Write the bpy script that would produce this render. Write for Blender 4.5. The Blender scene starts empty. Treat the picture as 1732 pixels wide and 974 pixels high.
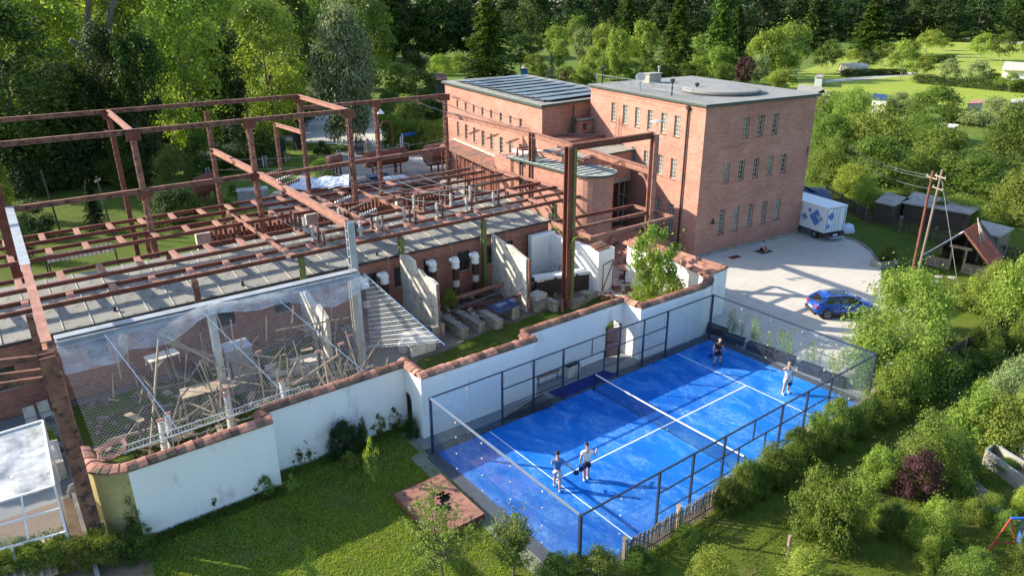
import bpy, bmesh, math, random
import numpy as np
from mathutils import Vector, Matrix, Euler
random.seed(7)
rng = np.random.default_rng(11)
SC = bpy.context.scene
COL = SC.collection
PI = math.pi

# ------------------------------------------------------------------ camera
# CAM is the fixed survey station the yard was measured from; the render camera has its own position below
CAM = (-24.3373516, -20.0404277, 19.7247809)
YAW, PITCH, ROLL, FPX = 0.6453782, -0.3770549, -0.0074390, 1209.8785
def cam_axes():
    cy, sy, cp, sp = math.cos(YAW), math.sin(YAW), math.cos(PITCH), math.sin(PITCH)
    f = Vector((cp*sy, cp*cy, sp)); r = Vector((cy, -sy, 0)); u = r.cross(f)
    cr, sr = math.cos(ROLL), math.sin(ROLL)
    return r*cr + u*sr, u*cr - r*sr, f
AR, AU, AF = cam_axes()
cam = bpy.data.cameras.new('camera')
cam.sensor_width = 36.0
cam.lens = 36.0*FPX/1732.0
cam.clip_start = 0.1; cam.clip_end = 3000
camo = bpy.data.objects.new('camera', cam); COL.objects.link(camo)
CAMERA_AT = (-24.3373516, -20.0404277, 19.7247809)
camo.matrix_world = Matrix(((AR.x, AU.x, -AF.x, CAMERA_AT[0]), (AR.y, AU.y, -AF.y, CAMERA_AT[1]), (AR.z, AU.z, -AF.z, CAMERA_AT[2]), (0, 0, 0, 1)))
SC.camera = camo
def G(px, py, h=0.0):
    """place in the yard (metres) of a spot measured in the survey picture, at height h"""
    d = AF + AR*((px-866)/FPX) - AU*((py-487)/FPX)
    t = (h-CAM[2])/d.z
    return Vector((CAM[0]+d.x*t, CAM[1]+d.y*t, h))
def pix(X):
    d = Vector(X)-Vector(CAM); z = d.dot(AF)
    return 866+FPX*d.dot(AR)/z, 487-FPX*d.dot(AU)/z, z
def height_to(base, row):
    lo, hi = -5.0, 90.0
    for _ in range(40):
        m = (lo+hi)/2
        if pix((base[0], base[1], base[2]+m))[1] > row: lo = m
        else: hi = m
    return lo

# ------------------------------------------------------------------ light
SUN_EL, SUN_DIR = math.radians(27.5), Vector((0.64, -0.77))
SUN_STRENGTH, SKY_STRENGTH, EXPOSURE = 4.7, 0.15, 1.15
w = bpy.data.worlds.new('World'); SC.world = w; w.use_nodes = True
nt = w.node_tree; bg = nt.nodes['Background']
sky = nt.nodes.new('ShaderNodeTexSky'); sky.sky_type = 'NISHITA'; sky.sun_disc = False
sky.sun_elevation = SUN_EL; sky.sun_rotation = math.atan2(-SUN_DIR.x, -SUN_DIR.y) % (2*PI)
sky.altitude = 300; sky.air_density = 1.0; sky.dust_density = 1.5; sky.ozone_density = 2.2
nt.links.new(sky.outputs[0], bg.inputs[0]); bg.inputs[1].default_value = SKY_STRENGTH
sl = bpy.data.lights.new('sun', 'SUN'); sl.energy = SUN_STRENGTH; sl.angle = math.radians(0.55); sl.color = (1.0, 0.90, 0.74)
so = bpy.data.objects.new('sun', sl); COL.objects.link(so); so.location = (-60, 80, 70)
so.rotation_euler = Vector((SUN_DIR.x*math.cos(SUN_EL), SUN_DIR.y*math.cos(SUN_EL), -math.sin(SUN_EL))).to_track_quat('-Z', 'Y').to_euler()
SC.view_settings.view_transform = 'Standard'; SC.view_settings.look = 'None'
SC.view_settings.exposure = EXPOSURE; SC.view_settings.gamma = 1.0
SC.render.engine = 'CYCLES'
SC.cycles.max_bounces = 6; SC.cycles.diffuse_bounces = 3; SC.cycles.glossy_bounces = 3
SC.cycles.transparent_max_bounces = 24; SC.cycles.transmission_bounces = 4
SC.cycles.caustics_reflective = False; SC.cycles.caustics_refractive = False

# ------------------------------------------------------------------ materials
def nodes(name):
    m = bpy.data.materials.new(name); m.use_nodes = True
    n = m.node_tree.nodes; l = m.node_tree.links
    return m, n, l, n['Principled BSDF']
def rgba(c): return (c[0], c[1], c[2], 1.0)
def mixnode(n, l, fac, a, b, mode='MIX'):
    x = n.new('ShaderNodeMix'); x.data_type = 'RGBA'; x.blend_type = mode
    for i, v in ((0, fac), (6, a), (7, b)):
        if hasattr(v, 'is_output') or isinstance(v, bpy.types.NodeSocket): l.new(v, x.inputs[i])
        else: x.inputs[i].default_value = v if i == 0 else rgba(v)
    return x.outputs[2]
def noise(n, l, scale, detail=4.0, coord='Object', rough=0.6, dist=0.0, stretch=None):
    tc = n.new('ShaderNodeTexCoord')
    t = n.new('ShaderNodeTexNoise'); t.inputs['Scale'].default_value = scale; t.inputs['Detail'].default_value = detail
    t.inputs['Roughness'].default_value = rough; t.inputs['Distortion'].default_value = dist
    src = tc.outputs[coord]
    if stretch:
        mp = n.new('ShaderNodeMapping'); mp.inputs['Scale'].default_value = stretch; l.new(src, mp.inputs[0]); src = mp.outputs[0]
    l.new(src, t.inputs['Vector'])
    return t.outputs['Fac']
def ramp(n, l, v, a, b):
    r = n.new('ShaderNodeMapRange'); r.inputs[1].default_value = a; r.inputs[2].default_value = b
    l.new(v, r.inputs[0]); return r.outputs[0]
def bump(n, l, bs, h, strength, dist=0.02):
    b = n.new('ShaderNodeBump'); b.inputs['Strength'].default_value = strength; b.inputs['Distance'].default_value = dist
    l.new(h, b.inputs['Height']); l.new(b.outputs[0], bs.inputs['Normal'])
def mat(name, c1, c2=None, scale=1.0, lo=0.35, hi=0.65, rough=0.8, metal=0.0, bmp=0.3, spec=0.3, c3=None, scale3=8.0, lo3=.55, hi3=.7, stretch=None, vary=0.0, bdist=0.02):
    m, n, l, bs = nodes(name)
    c = c1
    if c2 is None: c2 = tuple(v*0.8 for v in c1)
    f = noise(n, l, scale, 6, stretch=stretch)
    c = mixnode(n, l, ramp(n, l, f, lo, hi), c1, c2)
    if c3 is not None:
        f3 = noise(n, l, scale3, 5, stretch=stretch)
        c = mixnode(n, l, ramp(n, l, f3, lo3, hi3), c, c3)
    if vary > 0:
        oi = n.new('ShaderNodeObjectInfo'); hs = n.new('ShaderNodeHueSaturation')
        l.new(ramp(n, l, oi.outputs['Random'], 0, 1), hs.inputs['Value'])
        mr = hs.inputs['Value'].links[0].from_node; mr.inputs[3].default_value = 1-vary; mr.inputs[4].default_value = 1+vary
        l.new(c, hs.inputs['Color']); c = hs.outputs[0]
    l.new(c, bs.inputs['Base Color'])
    bs.inputs['Roughness'].default_value = rough; bs.inputs['Metallic'].default_value = metal
    bs.inputs['Specular IOR Level'].default_value = spec
    if bmp > 0:
        bump(n, l, bs, noise(n, l, scale*6+4, 6, stretch=stretch), bmp, bdist)
    return m
M = {}
def brick_mat(name, a, b, mortar, bump_s=0.5, bw=0.25, rh=0.077):
    m, n, l, bs = nodes(name)
    uv = n.new('ShaderNodeUVMap')
    t = n.new('ShaderNodeTexBrick'); t.inputs['Scale'].default_value = 1.0
    t.inputs['Brick Width'].default_value = bw; t.inputs['Row Height'].default_value = rh
    t.inputs['Mortar Size'].default_value = 0.009; t.inputs['Mortar Smooth'].default_value = 0.3; t.inputs['Bias'].default_value = -0.1
    t.inputs['Color1'].default_value = rgba(a); t.inputs['Color2'].default_value = rgba(b); t.inputs['Mortar'].default_value = rgba(mortar)
    l.new(uv.outputs[0], t.inputs['Vector'])
    f = noise(n, l, 0.35, 5, stretch=(1, 1, 1.6))
    c = mixnode(n, l, ramp(n, l, f, .35, .7), t.outputs['Color'], (0.75, 0.72, 0.7), 'MULTIPLY')
    # weathering in course bands
    f2 = noise(n, l, 3.0, 4, stretch=(0.25, 0.25, 4.0))
    c = mixnode(n, l, ramp(n, l, f2, .45, .75), c, (0.80, 0.70, 0.66), 'MULTIPLY')
    f3 = noise(n, l, 9.0, 3)
    c = mixnode(n, l, ramp(n, l, f3, .6, .75), c, (1.0, 0.93, 0.9), 'MIX') if False else c
    l.new(c, bs.inputs['Base Color']); bs.inputs['Roughness'].default_value = .9; bs.inputs['Specular IOR Level'].default_value = .2
    inv = n.new('ShaderNodeMath'); inv.operation = 'SUBTRACT'; inv.inputs[0].default_value = 1.0; l.new(t.outputs['Fac'], inv.inputs[1])
    bump(n, l, bs, inv.outputs[0], bump_s, 0.012)
    return m
M['brick'] = brick_mat('red_brick', (.41, .175, .125), (.52, .28, .21), (.48, .36, .30))
M['brick_dark'] = brick_mat('old_brick', (.32, .11, .075), (.46, .20, .135), (.42, .32, .26), 0.7)
M['rust'] = mat('rusted_steel', (.175, .078, .055), (.30, .15, .108), 1.3, c3=(.075, .048, .038), scale3=3.4, lo3=.50, hi3=.62, rough=.85, bmp=.3, vary=.12)
M['rust_dark'] = mat('dark_rust', (.12, .045, .03), (.20, .075, .05), 2.2, c3=(.07, .035, .028), scale3=6, rough=.85, vary=.12)
M['rust_pale'] = mat('faded_red_lead', (.38, .20, .155), (.27, .125, .09), 2.0, c3=(.22, .09, .06), rough=.85, vary=.1)
M['rust_green'] = mat('mossy_steel', (.15, .20, .05), (.15, .12, .05), 2.2, c3=(.14, .07, .045), rough=.9)
M['steel_grey'] = mat('galvanised_grey', (.36, .40, .43), (.27, .30, .32), 1.6, c3=(.22, .16, .13), scale3=2.4, lo3=.6, hi3=.72, rough=.55, metal=.2)
M['white_wall'] = mat('white_render', (.85, .84, .81), (.77, .77, .75), .5, lo=.4, hi=.75, c3=(.46, .45, .40), scale3=1.5, lo3=.58, hi3=.80, stretch=(1, 1, .45), rough=.9, bmp=.12, spec=.15)
M['ochre_wall'] = mat('ochre_render', (.44, .38, .15), (.34, .30, .13), 1.2, c3=(.25, .22, .12), rough=.95, bmp=.2)
M['tile'] = mat('clay_tile', (.27, .115, .08), (.19, .08, .058), 2.2, c3=(.10, .085, .065), scale3=1.6, lo3=.46, hi3=.60, rough=.85, bmp=.3, vary=.32)
M['tile_red'] = mat('red_roof_tile', (.42, .13, .07), (.33, .10, .06), 3, c3=(.24, .14, .10), rough=.85, vary=.2)
M['tile_pale'] = mat('pale_clay_tile', (.40, .20, .145), (.30, .14, .10), 3, c3=(.28, .20, .15), rough=.85, vary=.25)
M['concrete'] = mat('old_concrete', (.36, .34, .29), (.24, .23, .195), .9, c3=(.20, .20, .17), scale3=2.2, lo3=.58, hi3=.75, rough=.9, stretch=(1, 1, .5))
M['concrete_pale'] = mat('pale_concrete', (.58, .54, .46), (.44, .41, .34), .8, c3=(.24, .225, .18), scale3=2.2, lo3=.52, hi3=.7, rough=.9)
M['roof_felt'] = mat('roof_felt', (.32, .31, .275), (.24, .235, .21), .8, c3=(.12, .12, .085), scale3=2.2, lo3=.54, hi3=.72, rough=.9, bmp=.1, vary=.08)
M['roof_main'] = mat('roof_main_felt', (.25, .25, .24), (.21, .21, .20), .35, c3=(.17, .17, .165), scale3=1.2, rough=.9, bmp=.12)
M['copper'] = mat('green_copper', (.36, .40, .37), (.26, .30, .28), 1.2, c3=(.32, .35, .33), scale3=3, rough=.75)
M['copper_dark'] = mat('dark_green_gutter', (.05, .085, .07), (.04, .06, .05), 2, rough=.6)
M['metal_dark'] = mat('dark_metal', (.05, .05, .055), (.035, .035, .04), 3, rough=.5, metal=.4, bmp=0)
M['navy_metal'] = mat('navy_coated_steel', (.035, .05, .085), (.028, .04, .07), 3, rough=.4, metal=.2, bmp=0, spec=.5)
M['rail_steel'] = mat('top_rail_steel', (.36, .42, .50), (.30, .35, .42), 3, rough=.35, metal=.6, bmp=0)
M['white_paint'] = mat('white_paint', (.80, .80, .78), (.70, .70, .68), 3, rough=.5, bmp=0)
M['line_paint'] = mat('court_line', (.80, .82, .84), (.62, .70, .80), 6, rough=.8, bmp=0)
M['frame_white'] = mat('window_frame', (.52, .50, .44), (.40, .38, .33), 3, rough=.6, bmp=0)
M['wood_old'] = mat('weathered_wood', (.24, .19, .145), (.16, .125, .095), 3, c3=(.33, .27, .21), scale3=5, rough=.9, stretch=(1, 1, .3), vary=.2)
M['wood_dark'] = mat('dark_wood', (.085, .062, .048), (.055, .042, .034), 3, rough=.9, vary=.25)
M['wood_light'] = mat('pale_wood', (.36, .285, .20), (.24, .185, .13), 3, rough=.85, vary=.2)
M['wood_bench'] = mat('varnished_wood', (.30, .13, .06), (.22, .09, .045), 4, rough=.5, vary=.15)
M['porcelain'] = mat('grey_porcelain', (.50, .49, .45), (.36, .35, .32), 5, rough=.35, bmp=0, spec=.5)
M['porcelain_brown'] = mat('brown_porcelain', (.11, .055, .035), (.07, .04, .03), 6, rough=.4, bmp=0, spec=.5)
M['wire'] = mat('pale_wire', (.30, .31, .32), (.24, .25, .26), 3, rough=.5, metal=.3, bmp=0)
M['blue_rope'] = mat('blue_rope', (.20, .30, .46), (.15, .24, .38), 5, rough=.7, bmp=0)
M['blue_plastic'] = mat('blue_plastic', (.03, .16, .62), (.025, .13, .5), 5, rough=.4, bmp=0)
M['blue_tarp'] = mat('blue_tarpaulin', (.025, .06, .16), (.015, .035, .09), 1.5, rough=.45, bmp=.8, bdist=.15)
M['pale_tarp'] = mat('pale_sheet', (.62, .70, .80), (.50, .58, .68), 1.2, rough=.5, bmp=.6, bdist=.1)
M['black'] = mat('black_rubber', (.02, .02, .022), (.03, .03, .03), 3, rough=.7, bmp=0)
M['stone'] = mat('grey_stone', (.30, .28, .24), (.20, .185, .155), 2, c3=(.12, .125, .08), lo3=.5, hi3=.65, scale3=3, rough=.9, vary=.2)
M['bark'] = mat('bark', (.17, .13, .095), (.10, .078, .06), 4, rough=.95, stretch=(1, 1, .25))
M['bark_pale'] = mat('pale_bark', (.36, .32, .26), (.22, .19, .15), 3, rough=.95, stretch=(1, 1, .3))
M['skin'] = mat('skin', (.50, .29, .20), (.46, .26, .18), 3, rough=.6, bmp=0)
M['hair_dark'] = mat('dark_hair', (.02, .014, .01), (.03, .02, .015), 8, rough=.7, bmp=0)
M['hair_grey'] = mat('thin_grey_hair', (.42, .33, .27), (.36, .28, .23), 8, rough=.7, bmp=0)
M['cloth_white'] = mat('white_cloth', (.78, .77, .74), (.70, .69, .67), 3, rough=.9, bmp=.2)
M['cloth_blue'] = mat('blue_cloth', (.055, .16, .40), (.045, .13, .34), 3, rough=.9, bmp=.2)
M['cloth_navy'] = mat('navy_cloth', (.02, .035, .085), (.015, .028, .07), 3, rough=.9, bmp=.2)
M['cloth_black'] = mat('black_cloth', (.018, .017, .019), (.026, .022, .022), 3, rough=.9, bmp=.2)
M['cloth_red'] = mat('red_print', (.35, .06, .04), (.3, .05, .035), 3, rough=.9, bmp=0)
M['cloth_pale'] = mat('pale_shorts', (.56, .56, .54), (.5, .5, .48), 3, rough=.9, bmp=.1)
M['car_blue'] = None
M['navy_kerb'] = mat('dark_kerb', (.07, .085, .11), (.05, .06, .08), 2, rough=.7, bmp=.1)
M['ball_yellow'] = mat('ball_felt', (.65, .70, .05), (.55, .6, .04), 4, rough=.9, bmp=0)
M['cloth_blue_pale'] = mat('pale_blue_cloth', (.35, .45, .58), (.3, .4, .52), 3, rough=.9, bmp=.1)

def paint(name, c, rough=.25, coat=.8, metal=.35):
    m, n, l, bs = nodes(name)
    bs.inputs['Base Color'].default_value = rgba(c); bs.inputs['Roughness'].default_value = rough
    bs.inputs['Metallic'].default_value = metal; bs.inputs['Coat Weight'].default_value = coat; bs.inputs['Coat Roughness'].default_value = .06
    return m
M['car_blue'] = paint('blue_car_paint', (.012, .085, .42))
M['truck_white'] = mat('white_box_body', (.74, .77, .80), (.68, .71, .75), 1.5, rough=.35, bmp=0, spec=.5)
M['tail_light'] = paint('red_lamp', (.45, .02, .015), .2, .8, 0)
def glassy(name, c, rough=.06, spec=.9):
    m, n, l, bs = nodes(name)
    f = noise(n, l, .6, 2)
    l.new(mixnode(n, l, ramp(n, l, f, .4, .6), c, tuple(v*.5 for v in c)), bs.inputs['Base Color'])
    bs.inputs['Roughness'].default_value = rough; bs.inputs['Specular IOR Level'].default_value = spec; bs.inputs['IOR'].default_value = 1.6
    return m
M['glass_dark'] = glassy('dark_window_glass', (.05, .055, .05))
M['glass_grey'] = glassy('dull_window_glass', (.26, .27, .24), .15)
M['car_glass'] = glassy('car_glass', (.012, .014, .018), .03)
M['solar'] = glassy('solar_cells', (.10, .115, .14), .28, .6)
def clear_glass(name, tint, alpha, rough=.03):
    """thin clear sheet: mostly see-through, with a real reflection on top"""
    m, n, l, bs = nodes(name)
    out = n['Material Output']; tr = n.new('ShaderNodeBsdfTransparent'); tr.inputs[0].default_value = rgba(tint)
    gl = n.new('ShaderNodeBsdfGlossy'); gl.inputs['Roughness'].default_value = rough
    lw_ = n.new('ShaderNodeLayerWeight'); lw_.inputs[0].default_value = .5; pw = n.new('ShaderNodeMath'); pw.operation = 'POWER'; pw.inputs[1].default_value = 3.5; l.new(lw_.outputs['Facing'], pw.inputs[0]); fr = n.new('ShaderNodeMath'); fr.operation = 'MULTIPLY_ADD'; fr.inputs[1].default_value = .35; fr.inputs[2].default_value = .04; l.new(pw.outputs[0], fr.inputs[0])
    mx = n.new('ShaderNodeMixShader'); l.new(fr.outputs[0], mx.inputs[0]); l.new(tr.outputs[0], mx.inputs[1]); l.new(gl.outputs[0], mx.inputs[2])
    df = n.new('ShaderNodeBsdfDiffuse'); df.inputs[0].default_value = (.75, .78, .8, 1)
    m2 = n.new('ShaderNodeMixShader')
    f = noise(n, l, 1.7, 5)
    l.new(ramp(n, l, f, .3, .8), m2.inputs[0]); m2.inputs[0].links[0].from_node.inputs[3].default_value = alpha*.4; m2.inputs[0].links[0].from_node.inputs[4].default_value = alpha*1.7
    l.new(mx.outputs[0], m2.inputs[1]); l.new(df.outputs[0], m2.inputs[2]); l.new(m2.outputs[0], out.inputs[0])
    return m
M['glass_court'] = clear_glass('court_glass', (.95, .97, .98), .012)
M['glass_cold'] = clear_glass('greenhouse_glass', (.86, .90, .90), .10, .08)
M['film'] = clear_glass('plastic_film', (.93, .95, .96), .30, .2)
M['poly'] = clear_glass('white_poly_sheet', (.92, .93, .93), .50, .2)
def mesh_screen(name, c, cell, wire, diag=True):
    """chain-link or welded mesh: threads too thin to model, cut from a flat sheet by its UV"""
    m, n, l, bs = nodes(name)
    out = n['Material Output']; uv = n.new('ShaderNodeUVMap'); mp = n.new('ShaderNodeMapping')
    mp.inputs['Rotation'].default_value = (0, 0, PI/4 if diag else 0); mp.inputs['Scale'].default_value = (1/cell, 1/cell, 1)
    l.new(uv.outputs[0], mp.inputs[0]); sp = n.new('ShaderNodeSeparateXYZ'); l.new(mp.outputs[0], sp.inputs[0])
    res = []
    for k in (0, 1):
        fr = n.new('ShaderNodeMath'); fr.operation = 'FRACT'; l.new(sp.outputs[k], fr.inputs[0])
        lt = n.new('ShaderNodeMath'); lt.operation = 'LESS_THAN'; lt.inputs[1].default_value = wire/cell; l.new(fr.outputs[0], lt.inputs[0]); res.append(lt.outputs[0])
    mx = n.new('ShaderNodeMath'); mx.operation = 'MAXIMUM'; l.new(res[0], mx.inputs[0]); l.new(res[1], mx.inputs[1])
    bs.inputs['Base Color'].default_value = rgba(c); bs.inputs['Roughness'].default_value = .5
    l.new(mx.outputs[0], bs.inputs['Alpha'])
    return m
M['mesh_court'] = mesh_screen('welded_court_mesh', (.04, .05, .07), .05, .0035, False)
M['mesh_fence'] = mesh_screen('chain_link', (.50, .52, .53), .125, .0052, True)
M['net'] = mesh_screen('court_net', (.015, .015, .02), .045, .007, False)

# foliage
def leaf_mat(name, c1, c2, trans=.38, var=.35, clump=.5, rough=.6):
    m, n, l, bs = nodes(name)
    out = n['Material Output']
    ge = n.new('ShaderNodeNewGeometry'); oi = n.new('ShaderNodeObjectInfo')
    c = mixnode(n, l, ge.outputs['Random Per Island'], c1, c2)
    f = noise(n, l, 1.0, 3); f.node.inputs['Scale'].default_value = 3.2
    c = mixnode(n, l, ramp(n, l, f, .35, .68), c, tuple(1-clump*k for k in (.8, .62, .75)), 'MULTIPLY')
    hs = n.new('ShaderNodeHueSaturation'); l.new(c, hs.inputs['Color'])
    r1 = ramp(n, l, oi.outputs['Random'], 0, 1); r1.node.inputs[3].default_value = 1-var*.8; r1.node.inputs[4].default_value = 1+var; l.new(r1, hs.inputs['Value'])
    wn = n.new('ShaderNodeTexWhiteNoise'); wn.noise_dimensions = '1D'; l.new(oi.outputs['Random'], wn.inputs['W'])
    r2 = ramp(n, l, wn.outputs['Value'], 0, 1); r2.node.inputs[3].default_value = .482; r2.node.inputs[4].default_value = .515; l.new(r2, hs.inputs['Hue'])
    l.new(hs.outputs[0], bs.inputs['Base Color']); bs.inputs['Roughness'].default_value = rough; bs.inputs['Specular IOR Level'].default_value = .25
    tr = n.new('ShaderNodeBsdfTranslucent')
    tc = mixnode(n, l, 1.0, hs.outputs[0], (1.0, 1.05, .45), 'MULTIPLY'); l.new(tc, tr.inputs[0])
    mx = n.new('ShaderNodeMixShader'); mx.inputs[0].default_value = trans
    l.new(bs.outputs[0], mx.inputs[1]); l.new(tr.outputs[0], mx.inputs[2]); l.new(mx.outputs[0], out.inputs[0])
    return m
M['leaf_mid'] = leaf_mat('leaf_mid', (.125, .185, .03), (.20, .27, .05), .45)
M['leaf_bright'] = leaf_mat('leaf_bright', (.21, .285, .045), (.31, .38, .075), .45)
M['leaf_lime'] = leaf_mat('leaf_lime', (.28, .37, .05), (.40, .47, .09), .5)
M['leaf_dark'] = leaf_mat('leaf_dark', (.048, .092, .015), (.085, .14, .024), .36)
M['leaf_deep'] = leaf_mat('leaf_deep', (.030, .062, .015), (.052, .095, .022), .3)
M['leaf_grey'] = leaf_mat('leaf_grey', (.19, .24, .11), (.29, .34, .18), .35, .2)
M['leaf_pale'] = leaf_mat('leaf_pale', (.26, .33, .12), (.36, .42, .19), .35, .15)
M['leaf_blue'] = leaf_mat('leaf_blue', (.075, .115, .09), (.12, .165, .14), .15, .1)
M['leaf_purple'] = leaf_mat('leaf_purple', (.065, .025, .03), (.12, .05, .05), .3, .1)
M['leaf_conifer'] = leaf_mat('leaf_conifer', (.085, .145, .02), (.15, .22, .03), .3)
M['flower'] = leaf_mat('flower', (.35, .09, .22), (.45, .16, .30), .3, .1)

def grass_mat(name, stops, scale, blotch=.25, fine=26.0, bmp=.6):
    m, n, l, bs = nodes(name)
    tc = n.new('ShaderNodeTexCoord')
    f = noise(n, l, scale, 6); f2 = noise(n, l, fine, 4, rough=.75); f3 = noise(n, l, blotch, 4)
    c = mixnode(n, l, ramp(n, l, f, .35, .65), stops[0], stops[1])
    c = mixnode(n, l, ramp(n, l, f3, .5, .72), c, stops[2])
    c = mixnode(n, l, ramp(n, l, f2, .3, .75), mixnode(n, l, 1.0, c, (.62, .64, .6), 'MULTIPLY'), c)
    if len(stops) > 3:
        f4 = noise(n, l, .7, 6, dist=.6); c = mixnode(n, l, ramp(n, l, f4, .54, .70), c, stops[3])
    l.new(c, bs.inputs['Base Color']); bs.inputs['Roughness'].default_value = .95; bs.inputs['Specular IOR Level'].default_value = .12
    bump(n, l, bs, noise(n, l, fine*1.6, 4, rough=.8), bmp, .06)
    return m
M['ground'] = grass_mat('rough_ground', [(.12, .18, .028), (.15, .22, .035), (.15, .16, .05)], .25, .05, 6)
M['lawn'] = grass_mat('lawn_grass', [(.085, .13, .014), (.105, .155, .018), (.068, .105, .014), (.115, .11, .035)], .8, .22)
M['meadow'] = grass_mat('meadow_grass', [(.33, .40, .06), (.28, .355, .055), (.38, .42, .10)], .12, .03, 3)
M['garden'] = grass_mat('garden_grass', [(.125, .17, .022), (.15, .195, .026), (.09, .125, .02), (.18, .155, .06)], 1.1, .3)
M['moss'] = grass_mat('mossy_grass', [(.105, .15, .03), (.085, .12, .028), (.12, .14, .04), (.13, .11, .05)], 1.6, .5)
def gravel_mat(name, a, b, c3, bmp=.5):
    m, n, l, bs = nodes(name)
    f = noise(n, l, .22, 5); f2 = noise(n, l, 30, 3, rough=.8); f3 = noise(n, l, 1.1, 5, dist=.8, stretch=(.5, 1.6, 1))
    c = mixnode(n, l, ramp(n, l, f, .35, .65), a, b); c = mixnode(n, l, ramp(n, l, f3, .55, .75), c, c3)
    c = mixnode(n, l, ramp(n, l, f2, .35, .7), mixnode(n, l, 1.0, c, (.74, .74, .74), 'MULTIPLY'), c)
    l.new(c, bs.inputs['Base Color']); bs.inputs['Roughness'].default_value = .95; bs.inputs['Specular IOR Level'].default_value = .15
    bump(n, l, bs, noise(n, l, 45, 3, rough=.8), bmp, .02)
    return m
M['gravel'] = gravel_mat('pale_gravel', (.62, .58, .51), (.55, .515, .455), (.46, .43, .38))
M['yard'] = gravel_mat('yard_rubble', (.24, .20, .165), (.17, .145, .12), (.12, .11, .08), .8)
M['earth'] = gravel_mat('bare_earth', (.24, .17, .12), (.30, .22, .16), (.16, .12, .09), .8)
M['paving'] = gravel_mat('court_paving', (.30, .30, .29), (.24, .245, .25), (.19, .20, .21), .3)
M['path'] = gravel_mat('path_paving', (.42, .38, .33), (.34, .31, .27), (.28, .25, .21), .3)
def turf_mat():
    m, n, l, bs = nodes('blue_turf')
    f = noise(n, l, .55, 8, rough=.7, dist=.8, stretch=(1.5, .8, 1)); f2 = noise(n, l, .16, 4); f3 = noise(n, l, 5.5, 8, rough=.8, dist=1.2)
    c = mixnode(n, l, ramp(n, l, f2, .38, .62), (.007, .105, .45), (.011, .165, .57))
    s = n.new('ShaderNodeMath'); s.operation = 'MULTIPLY'; l.new(ramp(n, l, f, .46, .74), s.inputs[0]); l.new(ramp(n, l, f3, .40, .60), s.inputs[1])
    c = mixnode(n, l, s.outputs[0], c, (.20, .45, .78))
    l.new(c, bs.inputs['Base Color']); bs.inputs['Roughness'].default_value = .9; bs.inputs['Specular IOR Level'].default_value = .1
    bump(n, l, bs, noise(n, l, 60, 2), .2, .01)
    return m
M['turf'] = turf_mat()
M['mat_blue'] = mat('dark_blue_mat', (.008, .022, .17), (.007, .018, .13), 2, rough=.9, bmp=.1)

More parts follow.
